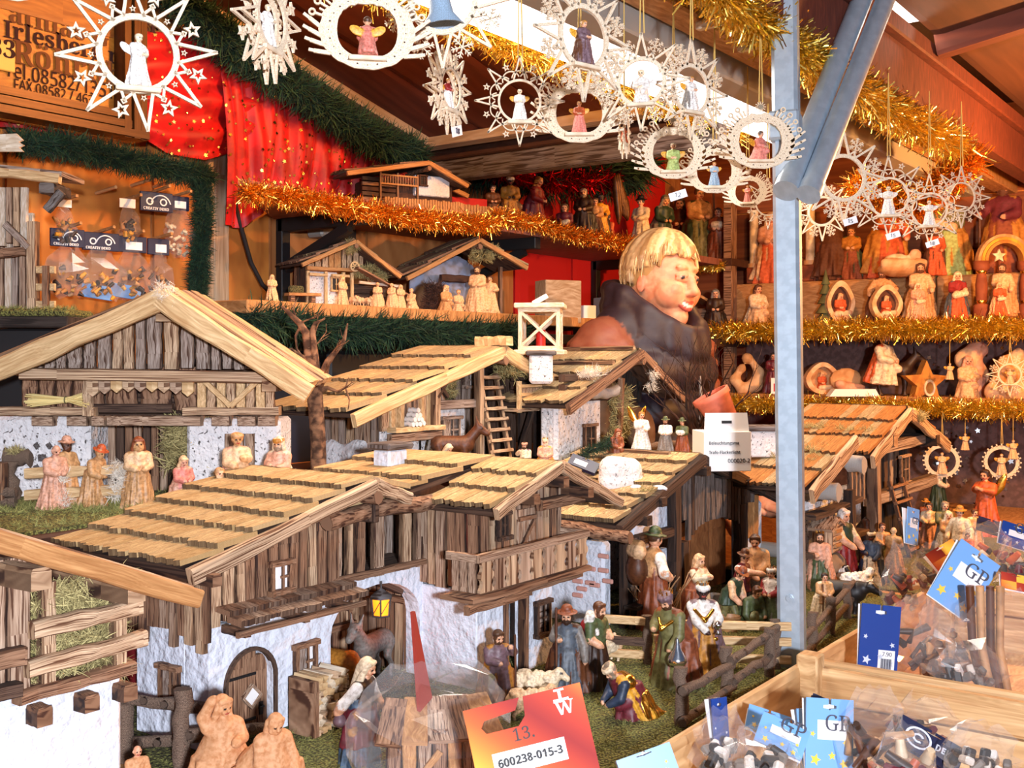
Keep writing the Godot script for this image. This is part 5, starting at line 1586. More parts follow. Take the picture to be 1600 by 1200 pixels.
func house_edge()->void:
	var p:=P(62,487,2.1)
	var sd:=thing("display_block","dark covered block lifting the weathered hut at the left edge","stand",V(p.x,TIER,p.z),YAW)
	pbox(sd,"block",V(0,(p.y - 0.034 - TIER)*0.5,-0.02),V(0.14,p.y - 0.034 - TIER,0.1),"black",0.004)
	var h:=thing("model_hut","weathered grey model hut on a mossy board at the left edge before the pegboard","model house",p,YAW)
	pbox(h,"base",V(-0.03,-0.022,0),V(0.22,0.022,0.13),"aged_black")
	pbox(h,"ground",V(-0.03,-0.005,0),V(0.22,0.016,0.13),"moss",0.006)
	tufts("moss_tufts",h,"grass",spots(-0.13,0.075,0.0,0.004,0.0,0.06,120),0.012)
	for i in 9:pl(h,"plank",V(-0.13+i*0.014,0.0,0.0),V(-0.13+i*0.014,0.19,0.0),0.0135,0.010,V(0,0,1),["aged_grey","aged","plaster_wood"][i % 3])
	for i in 8:pl(h,"hanging_plank",V(-0.115+i*0.014,0.125+rn(-0.008,0.008),0.028),V(-0.115+i*0.014,0.235,0.028),0.0135,0.010,V(0,0,1),["aged_light","plaster_wood","aged"][i % 3])
	pl(h,"post",V(0.0,0.0,0.03),V(0.0,0.17,0.03),0.02,0.018,V(0,0,1),"aged_light")
	pl(h,"brace",V(-0.005,0.12,0.035),V(-0.05,0.165,0.035),0.014,0.012,V(0,0,1),"aged_grey")
	pl(h,"rail",V(-0.11,0.105,0.03),V(-0.012,0.115,0.03),0.02,0.016,V(0,0,1),"aged_brown",2)
	pl(h,"bargeboard",V(-0.16,0.272,0.05),V(0.06,0.248,0.05),0.022,0.018,V(0,0,1),"pale",2)
	pl(h,"roof_board",V(-0.15,0.282,0.0),V(0.065,0.258,0.0),0.11,0.010,V(0.1,1,0),"aged_grey",1)
	pl(h,"purlin",V(0.035,0.232,-0.03),V(0.035,0.232,0.05),0.03,0.022,V(0,1,0),"slate_wood")
	pl(h,"bracket",V(0.03,0.19,0.04),V(0.06,0.225,0.04),0.018,0.010,V(0,0,1),"slate_wood")
	for y in [0.012,0.045,0.078]:pl(h,"fence_rail",V(0.01,y,0.036),V(0.045,y,0.036),0.014,0.008,V(0,0,1),"pale",1)
	pl(h,"fence_post",V(0.03,0.0,0.042),V(0.03,0.085,0.042),0.013,0.012,V(0,0,1),"aged_brown")
	var cs:=thing("comet_tail","end of a pale wooden comet tail at the left edge above the weathered hut","ornament",P(10,224,2.05),YAW)
	var q:=B.new()
	q.plate(PackedVector2Array([Vector2(-0.1,0.012),Vector2(0.02,0.018),Vector2(0.032,0.006),Vector2(0.024,0.002),Vector2(0.034,-0.004),Vector2(0.025,-0.008),Vector2(0.033,-0.016),Vector2(-0.1,-0.016)]),0.006)
	put("plate",q.mesh(),M.ply,cs)
	q=B.new(); q.col=C.tan; q.tube([V(-0.02,0.014,-0.006),V(-0.02,0.014,-0.1)],0.003,6)
	put("peg",q.mesh(),M.flat,cs)
func write(parent:Node3D,txt:String,at:Vector3,size:float,m:Material,font:="Droid Sans",bold:=false,b:=Basis(),n:="lettering")->MeshInstance3D:
	var f:=SystemFont.new()
	f.font_names=PackedStringArray([font])
	if bold:f.font_weight=700
	var t:=TextMesh.new()
	t.text=txt
	t.font=f
	t.font_size=64
	t.pixel_size=size/64.0
	t.depth=0.0012
	t.curve_step=3.0
	t.horizontal_alignment=HORIZONTAL_ALIGNMENT_LEFT
	t.vertical_alignment=VERTICAL_ALIGNMENT_BOTTOM
	return put(n,t,m,parent,Transform3D(b,at))
# a statuette standing with its foot at a pixel of a level, so many pixels tall
func st(label:String,px:float,base:float,tall:float,face:float,o:Dictionary,y:=TAB,m:="paint",n:="figurine",group:="")->Node3D:
	var at:=PY(px,base,y)
	var d:=(at - Vector3(0,EYE,0)).dot(cf)
	return statue(n,label,at,tall*d/FPX/(0.74 if o.get("pose","")=="kneel" else 1.0),face,o,m,group)
func animal(n:String,label:String,cat:String,at:Vector3,yaw:float,L:float,kind:String,o:={})->Node3D:
	var root:=thing(n,label,cat,at,yaw)
	var key:="an"+kind+str(o)
	if not cache.has(key):
		var c:Color=C[o.get("c","cream")]
		var c2:Color=C[o.get("c2",o.get("c","cream"))]
		var fc:Color=C[o.get("face",o.get("c","cream"))]
		var s:=[]
		var hgt:float={"sheep":0.42,"ox":0.46,"donkey":0.56,"camel":0.7}[kind]
		var bw:float={"sheep":0.20,"ox":0.19,"donkey":0.15,"camel":0.16}[kind]
		# body along z, head at +z
		s.append([0,V(0,hgt,-0.26),V(0,hgt - 0.01,0.22),bw*0.95,bw,c])
		if kind!="sheep":s.append([0,V(0,hgt - 0.03,0.2),V(0,hgt - 0.02,0.24),bw,bw*0.9,c])
		if o.get("lying",false):
			for sd in [-1.0,1.0]:
				s.append([0,V(0.1*sd,hgt*0.5,0.2),V(0.12*sd,hgt - 0.36,0.3),0.06,0.04,c2])
				s.append([0,V(0.12*sd,hgt*0.5,-0.2),V(0.15*sd,hgt - 0.36,-0.05),0.08,0.04,c2])
		else:
			for sd in [-1.0,1.0]:
				var lg:=0.05 if kind=="ox" else 0.04
				s.append([0,V(0.09*sd,hgt - 0.05,0.2),V(0.095*sd,hgt*0.45,0.23),lg*1.7,lg,c])
				s.append([0,V(0.095*sd,hgt*0.45,0.23),V(0.095*sd,0.03,0.21),lg,lg*0.75,c2])
				s.append([0,V(0.095*sd,0.025,0.21),V(0.095*sd,0.02,0.25),lg*0.9,lg*0.8,C.dkbrown])
				s.append([0,V(0.09*sd,hgt - 0.03,-0.26),V(0.1*sd,hgt*0.62,-0.2),lg*2.2,lg*1.2,c])
				s.append([0,V(0.1*sd,hgt*0.62,-0.2),V(0.1*sd,hgt*0.38,-0.3),lg*1.1,lg*0.8,c2])
				s.append([0,V(0.1*sd,hgt*0.38,-0.3),V(0.1*sd,0.03,-0.27),lg*0.8,lg*0.7,c2])
				s.append([0,V(0.1*sd,0.025,-0.27),V(0.1*sd,0.02,-0.23),lg*0.9,lg*0.8,C.dkbrown])
		var nb:=V(0,hgt+0.06,0.28)
		var hd:Vector3={"sheep":V(0,hgt+0.22,0.44),"ox":V(0,hgt+0.10,0.50),"donkey":V(0,hgt+0.28,0.46),"camel":V(0,hgt+0.34,0.5)}[kind]
		if o.get("down",false):hd.y-=0.2
		s.append([0,nb,hd,bw*0.72,0.085,c])
		var mz:=hd+V(0,-0.10,0.15)
		s.append([0,hd,mz,0.085 if kind!="ox" else 0.10,0.055,fc])
		for sd in [-1.0,1.0]:
			var er:=0.16 if kind=="donkey" else 0.10
			s.append([0,hd+V(0.06*sd,0.05,-0.02),hd+V(0.10*sd,0.05+(er if kind=="donkey" else -0.02),-0.05),0.035,0.016,fc])
			s.append([0,hd+V(0.066*sd,0.01,0.06),hd+V(0.068*sd,0.005,0.07),0.016,0.014,C.eye])
			if kind=="ox":s.append([0,hd+V(0.07*sd,0.09,0.0),hd+V(0.15*sd,0.17,0.03),0.022,0.010,C.cream])
		s.append([0,V(0,hgt+0.04,-0.42),V(0,hgt - 0.2,-0.47),0.035,0.028,c2])
		if kind=="camel":s.append([2,V(0,hgt+0.2,-0.05),V(0.12,0.16,0.15),0.0,0.0,c])
		if kind=="sheep":
			var r:=RandomNumberGenerator.new(); r.seed=3
			for i in 46:
				var a:=r.randf_range(-0.4,PI+0.4); var z:=r.randf_range(-0.36,0.3)
				var p:=V(cos(a)*0.195,hgt+sin(a)*0.195,z)
				s.append([0,p,p+V(0,0.004,0),0.045,0.045,c if i % 3 else c.lerp(Color(0.5,0.42,0.34),0.25)])
		var b:=B.new()
		b.net(s,0.024 if kind!="sheep" else 0.022,0.55)
		cache[key]=b.mesh()
	var hy:=-0.27 if o.get("lying",false) else 0.0
	put("body",cache[key],M.paint,root,Transform3D(Basis().scaled(Vector3.ONE*L),V(0,hy*L*0.6,0)))
	return root
func twig_tree(o:Node3D,base:Vector3,dirn:Vector3,L:float,r:float,depth:int,b:B)->void:
	var pts:=[base]
	var rad:=[r]
	var d:=dirn
	var p:=base
	var segs:=4
	for i in segs:
		d=(d+V(rn(-0.28,0.28),rn(-0.1,0.22),rn(-0.28,0.28))).normalized()
		p+=d*L/segs
		pts.append(p)
		rad.append(r*(1.0 - 0.62*(i+1)/segs))
		if depth>0 and i>=1:
			var sd:=(d+V(rn(-1,1),rn(-0.1,0.7),rn(-1,1))*0.9).normalized()
			twig_tree(o,p,sd,L*rn(0.4,0.65),r*0.42,depth - 1,b)
	b.tube(pts,rad,6 if depth>0 else 4,depth>1,0.15)
func jar(o:Node3D,at:Vector3,s:float,c:String,n:="jar")->void:
	var b:=B.new()
	b.col=C[c]
	b.lathe([Vector2(0.001,0),Vector2(0.55,0.0),Vector2(0.95,0.5),Vector2(1.0,0.9),Vector2(0.75,1.5),Vector2(0.42,1.75),Vector2(0.5,2.0),Vector2(0.4,2.02),Vector2(0.3,1.7)],14,Transform3D(Basis().scaled(Vector3.ONE*s),at))
	put(n,b.mesh(),M.paint,o)
func village()->void:
	# mossy lawn with grass tufts
	var lawn:=B.new()
	var lo:=V(-1.02,TAB,-2.45); var hi:=V(-0.665,TAB,-0.95)
	lawn.bx((lo+hi)*0.5+V(0,0.003,0),V(hi.x - lo.x,0.006,hi.z - lo.z))
	lawn.bx(V(-1.1,TAB+0.002,-1.15),V(0.3,0.004,0.6))
	lawn.bx(V(-0.75,TAB+0.002,-3.1),V(0.9,0.004,1.2))
	var lw:=put("moss_mat",lawn.mesh(),M.moss)
	tag(lw,"green moss mat covering the counter among the figures","moss","","stuff")
	var gp:=[]
	for i in 1500:gp.append(V(rn(-1.02,-0.67),TAB+0.005,rn(-2.2,-1.0)))
	for i in 500:gp.append(V(rn(-1.2,-0.9),TAB+0.005,rn(-1.3,-0.72)))
	var gt:=tufts("grass_tufts",null,"grass",gp,0.010,Vector3.UP,0.9)
	tag(gt,"short moss tufts standing on the green counter mat","moss","","stuff")
	var tm:=B.new()
	tm.bx(V(-1.6,TIER+0.003,-1.0),V(0.28,0.006,1.1))
	tag(put("moss_mat",tm.mesh(),M.moss),"moss mat on the raised tier before the wide stable","moss","","stuff")
	var tp:=[]
	for i in 500:tp.append(V(rn(-1.72,-1.46),TIER+0.005,rn(-1.5,-0.5)))
	tag(tufts("grass_tufts",null,"grass",tp,0.014,Vector3.UP,0.9),"moss tufts on the raised tier before the wide stable","moss","","stuff")
	var pot:=thing("terracotta_pot","plain salmon coloured pot lying behind the white carton","pot",P(1138,668,2.55),YAW)
	var pb:=B.new(); pb.col=C.pink.lerp(C.orange,0.5)
	pb.lathe([Vector2(0.001,0),Vector2(0.03,0),Vector2(0.042,0.075),Vector2(0.046,0.076),Vector2(0.046,0.09),Vector2(0.038,0.09),Vector2(0.028,0.01),Vector2(0.001,0.01)],18)
	put("pot",pb.mesh(),M.paint,pot,Transform3D(Basis(V(0,0,1),0.5),Vector3.ZERO))
	var rc:=hang_card("navy card with white label lying on the roof beside the plaster block",912,724,2.3,46,24,-32,10,-50,"navy_card","",false)
	pbox(rc,"price_label",V(-0.006,-0.003,0.0012),V(0.028,0.014,0.0008),"white_box",0.0)
	garland("fir_garland","short green leaf sprig lying behind the plaster block on the weathered roof",[P(908,712,2.36),P(935,700,2.38),P(962,688,2.42)],0.022,60,"fir","leaf")
	fences()
	people()
	plants()
	packed_house()
func log_fence(label:String,posts:Array,rails:Array,r:float)->Node3D:
	var f:=thing("log_fence",label,"fence",posts[0][0])
	var o:Vector3=posts[0][0]
	for p in posts:log_(f,"post",p[0] - o,p[0] - o+V(0,p[1],0),r)
	for q in rails:
		log_(f,"rail",q[0] - o,q[1] - o,r*0.72)
		var d:Vector3=q[1] - q[0]
		for i in 5:
			var c:Vector3=q[0] - o+d*(0.08+0.19*i)+V(0.3,rn(-0.3,0.5),1).normalized()*r*0.5
			var e:=(V(rn(-0.3,0.3),rn(-0.2,0.5),1)).normalized()
			log_(f,"branch_stub",c,c+Basis(Vector3.UP,deg_to_rad(YAW))*e*r*0.75,r*0.42)
	return f
func fences()->void:
	var a:=PY(1065,1140,TAB); var b:=PY(1136,1092,TAB); var c:=PY(1203,1062,TAB)
	log_fence("bark covered log fence on the moss in front of the two standing kings",[[a,0.088],[b,0.08],[c,0.085]],[
		[a+V(0.01,0.062,0.02),b+V(0.01,0.055,0)],[a+V(0.01,0.018,0.02),b+V(0.01,0.022,0)],
		[b+V(0.01,0.062,0.01),c+V(0,0.078,-0.03)],[b+V(0.01,0.028,0.01),c+V(0,0.04,-0.03)]],0.0095)
	a=PY(196,1190,TAB); b=PY(285,1205,TAB)
	log_fence("dark bark log fence between the left barn and the white farmhouse",[[a,0.10],[b,0.105]],[
		[a+V(0,0.085,0.01),b+V(0.02,0.07,-0.05)],[a+V(0.02,0.03,0),b+V(0.03,0.04,-0.05)],[b+V(0.01,0.05,0),b+V(0.06,0.045,-0.09)]],0.011)
	# pale split rail fence
	var f:=thing("rail_fence","pale split rail fence with bark posts behind the kneeling king","fence",PY(1012,1042,TAB),YAW - 8)
	for x in [0.0,0.215]:log_(f,"post",V(x,0,0),V(x,0.088,0),0.0085)
	for y in [0.024,0.046,0.082]:pl(f,"rail",V(-0.10,y,0.004),V(-0.004,y - 0.003,0.004),0.014,0.008,V(0,0,1),["pale","aged_dark","pale"][[0.024,0.046,0.082].find(y)],1)
	for y in [0.02,0.05,0.076]:pl(f,"rail",V(0.01,y,0.004),V(0.24,y+0.002,0.004),0.014,0.008,V(0,0,1),"pale",1)
	var g:=thing("rod_fence","thin brown rod fence on the moss right of the steel post","fence",PY(1262,1030,TAB))
	var q:=PY(1330,965,TAB) - g.position
	for i in 3:log_(g,"post",q*(0.1+i*0.4),q*(0.1+i*0.4)+V(0,0.075,0),0.009)
	for y in [0.028,0.058]:log_(g,"rod",V(0,y - 0.015,0) - q*0.1,q*1.05+V(0,y+0.01,0),0.006)
	# firewood stack by the farmhouse
	var w:=thing("firewood_stack","square stack of tiny split firewood beside the farmhouse arch","firewood",V(-1.18,TAB,-0.919)+V(0.04,0.005,-0.165),90)
	for row in 8:
		for i in 6:
			var poly:=PackedVector2Array()
			var k:=3+rng.randi() % 2
			var a0:=rn(0,TAU)
			for j in k:poly.append(Vector2(cos(a0+TAU*j/k),sin(a0+TAU*j/k))*rn(0.0055,0.0068))
			var m:=B.new()
			m.plate(poly,0.05)
			put("split_log",m.mesh(),M[["pale","aged_light","ply"][rng.randi() % 3]],w,Transform3D(Basis(),V(-0.028+i*0.0112+rn(-0.001,0.001),0.006+row*0.0102,rn(-0.003,0.006))))
	pl(w,"side_plank",V(-0.037,0.0,0.005),V(-0.037,0.078,0.005),0.012,0.05,V(0,0,1),"aged_brown",1)
func people()->void:
	var f:Node3D
	f=st("figurine of a woman carrying two grey water jars on a yoke before the farmhouse",562,1196,172,62,{"robe":"blue","extra":[[1,V(0,0.22,0.03),V(0,0.54,0.0),0.215,0.15,"wine",1.0,0.9,0.1,8],[0,V(-0.16,0.36,0.02),V(0.1,0.5,0.1),0.05,0.04,"ochre"]],"fat":1.1,"top":"dkbrown","sleeve":"white","hood":"cream","cuff":"face","lean":0.16,"hr":V(-0.19,0.5,-0.13),"hl":V(0.15,0.54,0.14),"sash":"ochre","cell":0.015})
	var hh:=172*1.42/FPX
	jar(f,V(-0.19,0.40,-0.10)*hh,0.062*hh,"mauve"); jar(f,V(0.17,0.42,0.20)*hh,0.062*hh,"mauve")
	f=st("figurine of a bearded man in mauve robe and ochre cloak leaning on a staff",778,1112,130,15,{"robe":"mauve","cloak":"ochre","sleeve":"mauve","hair":"hair","beard":"hair","nod":0.35,"look":0.3,"hr":V(-0.02,0.62,0.16),"hl":V(0.12,0.8,0.14),"staff":V(0.17,0.95,0.16),"sash":"ochre","cell":0.015})
	f=st("figurine of a bearded shepherd in wide hat and brown cape over a grey robe",886,1086,138,-8,{"robe":"slateb","cloak":"brown","sleeve":"grey","hat":"rust","hair":"dkbrown","beard":"dkbrown","hr":V(-0.06,0.66,0.16),"hl":V(0.22,0.42,0.1),"staff":V(-0.1,1.02,0.17),"apron":"slateb","cell":0.015})
	f=st("figurine of a dark haired shepherd carrying a white lamb across his shoulders",928,1078,142,55,{"robe":"dkbrown","top":"green","sleeve":"green","hair":"brown","beard":"brown","lean":0.14,"cuff":"face","hr":V(-0.12,0.56,0.16),"hl":V(0.06,0.62,0.16),"cell":0.015,"extra":[[0,V(-0.12,0.80,-0.03),V(-0.02,0.82,-0.09),0.05,0.05,"white"],[0,V(-0.13,0.82,-0.02),V(-0.14,0.86,0.03),0.034,0.026,"white"],[0,V(-0.1,0.76,0.02),V(-0.08,0.66,0.08),0.02,0.015,"white"],[0,V(-0.1,0.72,-0.06),V(0.02,0.66,-0.08),0.075,0.07,"red"]]})
	f=st("figurine of a bowed king kneeling in a gold cloak on the moss",985,1126,108,-62,{"pose":"kneel","robe":"wine","cloak":"gold","sleeve":"dkblue","turban":"cream","hair":"greyhair","beard":"greyhair","lean":0.55,"nod":0.3,"hr":V(-0.06,0.64,0.24),"hl":V(0.06,0.64,0.24),"cell":0.015,"gild":[[1,V(0,0.0,-0.15),V(0,0.30,-0.06),0.21,0.14,C.gold,0.95,0.9,0.1,9],[0,V(-0.07,0.44,0.06),V(0.07,0.44,0.06),0.085,0.085,C.gold],[0,V(0.05,0.05,-0.25),V(0.0,0.03,-0.42),0.08,0.03,C.gold]]})
	f=st("figurine of a crowned king in olive robe bending over a silver vessel",1052,1076,158,-38,{"robe":"olive","top":"olive","cloak":"rust","skin":"face","hair":"mauve","beard":"hair","turban":"mauve","crown":"gold","lean":0.22,"nod":0.3,"hr":V(-0.07,0.66,0.18),"hl":V(0.12,0.5,0.2),"apron":"ochre","cell":0.015,"gild":[[0,V(-0.1,0.72,0.10),V(0.0,0.62,0.19),0.022,0.018,C.gold],[0,V(0.1,0.72,0.10),V(0.0,0.62,0.19),0.022,0.018,C.gold],[0,V(-0.13,0.44,0.06),V(0.13,0.40,0.08),0.03,0.03,C.gold],[1,V(0.03,0.02,0.075),V(0.02,0.4,0.05),0.12,0.08,C.gold,0.6,0.8,0.12,9]]})
	var b:=B.new()
	b.lathe([Vector2(0.001,0),Vector2(0.4,0),Vector2(0.55,0.25),Vector2(0.5,0.5),Vector2(0.2,1.0),Vector2(0.08,1.5),Vector2(0.001,1.6)],10)
	put("vessel",b.mesh(),M.silver,f,Transform3D(Basis().scaled(Vector3.ONE*0.028),V(0.035,0.05,0.035)))
	f=st("figurine of a dark skinned king in white collar, ochre robe and gold crown",1098,1052,142,8,{"robe":"ochre","top":"white","sleeve":"white","cloak":"mauve","skin":"dark_skin","hair":"black","turban":"white","crown":"gold","hr":V(0.02,0.5,0.2),"hl":V(0.12,0.56,0.2),"apron":"ochre","cell":0.015,"gild":[[0,V(-0.1,0.72,0.10),V(0.0,0.62,0.19),0.022,0.018,C.gold],[0,V(0.1,0.72,0.10),V(0.0,0.62,0.19),0.022,0.018,C.gold],[0,V(-0.13,0.44,0.06),V(0.13,0.40,0.08),0.03,0.03,C.gold],[1,V(0.03,0.02,0.075),V(0.02,0.4,0.05),0.12,0.08,C.gold,0.6,0.8,0.12,9]]})
	b=B.new()
	b.lathe([Vector2(0.001,0),Vector2(0.5,0.0),Vector2(0.15,0.3),Vector2(0.15,0.7),Vector2(0.6,1.1),Vector2(0.5,1.5),Vector2(0.001,1.9)],10)
	put("goblet",b.mesh(),M.silver,f,Transform3D(Basis().scaled(Vector3.ONE*0.012),V(0.02,0.075,0.035)))
	# villagers behind the fence
	f=st("figurine of a farm woman in green hat bearing a basket of loaves on her back",1022,985,158,120,{"robe":"rust","top":"tan","sleeve":"white","hat":"green","apron":"ochre","hl":V(0.15,0.86,0.1),"hr":V(-0.2,0.55,0.06),"cuff":"face","extra":[[2,V(0,0.62,-0.2),V(0.12,0.16,0.1),0.0,0.0,"brown"],[0,V(-0.06,0.8,-0.2),V(0.07,0.8,-0.2),0.07,0.07,"ltan"],[0,V(-0.05,0.86,-0.18),V(0.05,0.86,-0.2),0.05,0.05,"tan"]]})
	f=st("figurine of an old long bearded man in cream hood behind a barrel",1092,975,110,55,{"robe":"cream","cloak":"rust","hood":"ltan","beard":"tan","hair":"tan","hr":V(-0.04,0.7,0.17),"hl":V(0.05,0.68,0.17)})
	var brl:=thing("barrel","small grey wooden barrel beside the old man in cream hood","barrel",PY(1117,968,TAB))
	jar(brl,V(0,0,0),0.026,"grey","staves")
	f=st("figurine of a bent man in red hat and green waistcoat reaching into a tub",1138,985,106,62,{"pose":"legs","robe":"olive","top":"dkgreen","sleeve":"ltan","cuff":"face","hat":"rust","band":"dkblue","lean":0.45,"hr":V(-0.1,0.45,0.24),"hl":V(0.08,0.5,0.26)})
	var tub:=thing("tub","small wooden tub under the hands of the red hatted man","tub",PY(1142,990,TAB))
	b=B.new(); b.col=C.tan
	b.lathe([Vector2(0.001,0),Vector2(0.016,0),Vector2(0.02,0.034),Vector2(0.018,0.034),Vector2(0.015,0.006),Vector2(0.001,0.006)],14)
	put("staves",b.mesh(),M.paint,tub)
	f=st("figurine of a man in striped brown hat and wine waistcoat stretching out his arm",1158,965,106,60,{"pose":"legs","robe":"dkblue","top":"wine","sleeve":"white","cuff":"face","hat":"brown","band":"tan","lean":0.1,"hr":V(-0.05,0.74,0.36),"hl":V(0.1,0.6,0.2),"hair":"hair"})
	f=st("figurine of a man in long grey coat standing by the grey pipe",1180,958,125,-5,{"robe":"grey","cloak":"grey","top":"tan","hair":"hair","nod":0.35,"hr":V(-0.03,0.58,0.17),"hl":V(0.06,0.55,0.16)})
	f=st("figurine of a crouching man in green coat holding his hat",1170,985,80,40,{"pose":"kneel","robe":"green","top":"green","hair":"brown","lean":0.4,"hr":V(-0.12,0.5,0.2),"hl":V(0.1,0.6,0.2),"extra":[[2,V(-0.1,0.62,0.2),V(0.09,0.09,0.03),0.0,0.0,"olive"]]})
	f=st("figurine of a crowned king in white and green half hidden by the steel post",1206,985,100,-25,{"robe":"green","top":"white","cloak":"grey","turban":"white","crown":"gold","apron":"olive","sleeve":"red"})
	# right of the post
	f=st("figurine of a crowned king in pink mantle right beside the steel post",1281,925,95,5,{"robe":"green","top":"pinkish","cloak":"pinkish","beard":"hair","hair":"hair","crown":"gold","hr":V(-0.06,0.62,0.16),"hl":V(0.1,0.45,0.18)})
	f=st("figurine of a woman in white veil, cream blouse and long red skirt",1318,912,118,50,{"robe":"red","apron":"slateb","top":"dkgreen","sleeve":"cream","hood":"white","cuff":"face","hr":V(-0.08,0.52,0.24),"hl":V(0.08,0.5,0.24)})
	f=st("figurine of a stooping man in dark brown cape under the ladder stable",1352,880,92,60,{"robe":"brown","cloak":"dkbrown","hair":"dkbrown","lean":0.35,"apron":"tan"})
	f=st("figurine of a dark skinned king in blue mantle with pale turban",1362,915,86,-12,{"robe":"cream","cloak":"dkblue","top":"dkblue","skin":"dark_skin","hair":"black","turban":"cream","hr":V(-0.06,0.6,0.17),"hl":V(0.08,0.5,0.18),"sash":"ochre"})
	f=st("figurine of a boy with brown hair seen between the blue king and the ladder",1378,892,76,20,{"robe":"olive","top":"tan","hair":"brown"})
	f=st("figurine of a bald man in tan coat seen from behind before the ladder",1396,898,76,160,{"robe":"tan","top":"tan","hair":"ltan","bald":1,"skin":"ltan"})
	f=st("figurine of a shepherd with stick and cream cape by the rod fence",1288,972,78,20,{"pose":"legs","robe":"slateb","leg":"slateb","top":"tan","cloak":"cream","hair":"dkbrown","hr":V(-0.08,0.6,0.2),"staff":V(-0.1,0.8,0.2)})
	animal("ox_figurine","black ox figurine standing behind the shepherd by the rod fence","animal figurine",PY(1318,960,TAB),100,0.11,"ox",{"c":"black"})
	animal("goat_figurine","white goat figurine rearing its head beside the black ox","animal figurine",PY(1338,935,TAB),150,0.09,"sheep",{"c":"white"})
	animal("goat_figurine","black and white goat figurine just right of the steel post","animal figurine",PY(1306,918,TAB),60,0.08,"sheep",{"c":"white","face":"black"})
	# figures in front of the dark back shelf
	var back:=[["woman in red kerchief and green dress",1466,800,76,70,{"robe":"dkgreen","sleeve":"cream","top":"dkgreen","turban":"red","hair":"red","lean":0.2}],
		["man in ochre hat with a bundle left of the ladder stable couple",1446,838,58,30,{"robe":"wine","top":"rust","hat":"ochre","hair":"brown"}],
		["woman in cream dress holding a dish",1452,858,74,-10,{"robe":"pinkish","top":"cream","hair":"hair","apron":"cream"}],
		["man in grey coat behind the cream dish bearer",1476,866,84,20,{"robe":"grey","top":"olive","hair":"greyhair"}],
		["broad man in straw hat carrying two baskets",1500,878,86,-8,{"pose":"legs","robe":"dkbrown","top":"cream","hat":"ochre","sleeve":"cream","hl":V(0.2,0.45,0.14),"hr":V(-0.2,0.45,0.14)}],
		["old woman in cream shawl beside the straw hatted man",1482,872,74,10,{"robe":"tan","hood":"cream","cloak":"cream"}],
		["man in pale cape reaching to the right",1522,866,72,40,{"robe":"tan","cloak":"cream","hair":"brown","hl":V(0.2,0.6,0.24)}],
		["child in orange smock with basket",1512,884,52,0,{"robe":"orange","hair":"brown"}]]
	for e in back:
		st("figurine of a "+e[0],e[1],e[2],e[3],e[4],e[5])
	var ag:=st("figurine of a kneeling angel in salmon robe with gilded wings",1540,838,106,-30,{"robe":"orange","top":"orange","hair":"dkbrown","long":true,"skin":"skin","hr":V(-0.03,0.72,0.18),"hl":V(0.05,0.7,0.18)})
	wings(ag,0.075,"gold")
	# wide stable on the tier
	var wd:={"cell":0.016}
	st("carved figurine of a pink bald shepherd by the log stump of the wide stable",84,802,110,30,{"robe":"pinkish","skin":"pinkish","bald":1,"hair":"pinkish","nod":0.4,"lean":0.1},TIER,"paint")
	st("carved figurine of a dark faced man behind the pink bald shepherd",103,796,112,40,{"robe":"tan","skin":"brown","hat":"pinkish","beard":"brown"},TIER,"paint")
	st("carved figurine of a stooped shepherd in banded straw hat with a sack",144,800,106,50,{"robe":"tan","hat":"orange","band":"tan","beard":"tan","hair":"tan","skin":"tan","lean":0.3},TIER,"paint")
	st("carved figurine of a tall hooded father figure before the hay in the wide stable",216,802,120,10,{"robe":"tan","hood":"rust","top":"ltan","beard":"tan","skin":"tan","cloak":"tan","fat":0.95},TIER,"paint")
	st("carved figurine of a veiled mother in pink robe before the wide stable",286,804,92,25,{"robe":"pink","hood":"ltan","cloak":"pinkish","nod":0.4,"fat":1.25,"skin":"pinkish"},TIER,"paint")
	st("carved figurine of a kneeling bearded king with golden cup near the stable window",342,806,78,30,{"pose":"kneel","robe":"pinkish","cloak":"tan","hair":"tan","beard":"ltan","hl":V(0.02,0.5,0.24),"hr":V(-0.08,0.5,0.24)},TIER,"paint")
	st("carved figurine of a crowned king holding a chalice under the stable window",370,800,126,12,{"robe":"ltan","cloak":"pinkish","hair":"tan","turban":"tan","skin":"tan","hl":V(0.03,0.68,0.17)},TIER,"paint")
	st("carved figurine of a bearded king in white mantle with golden turban ring and lamp",436,798,116,-25,{"robe":"pinkish","cloak":"cream","hood":"cream","turban":"ochre","beard":"greyhair","hr":V(-0.06,0.62,0.17)},TIER,"paint")
	# balcony chalet
	st("small figurine of a king in pale robe under the chalet balcony beside the ladder",820,752,62,-20,{"robe":"cream","cloak":"mauve","turban":"pinkish","hair":"hair","beard":"hair","hr":V(-0.12,0.75,0.12)},TIER)
	st("small figurine of a crowned king in gold and pink under the chalet balcony",852,752,68,-5,{"robe":"pinkish","cloak":"gold","crown":"gold","hair":"cream","beard":"cream"},TIER)
	st("small figurine of a kneeling man with red scarf at the foot of the chalet ladder",788,752,40,60,{"pose":"kneel","robe":"cream","sash":"red","hair":"tan","lean":0.7},TIER)
	st("small figurine of a crouching pair with bundle seen over the farmhouse chimney",690,745,58,40,{"pose":"kneel","robe":"cream","cloak":"ltan","hair":"tan","lean":0.5,"hood":"cream"},TIER)
	animal("donkey_figurine","small loaded donkey figurine seen over the farmhouse chimney cap","animal figurine",PY(708,742,TIER),125,0.12,"donkey",{"c":"brown","c2":"grey"})
	# grotto chalet
	var at:=PX(1000,704,-1.36)
	var gy:=TIER+0.028
	st("small figurine of a kneeling mother in rust veil at the grotto",962,716,48,30,{"pose":"kneel","robe":"rust","hood":"rust","lean":0.2},gy)
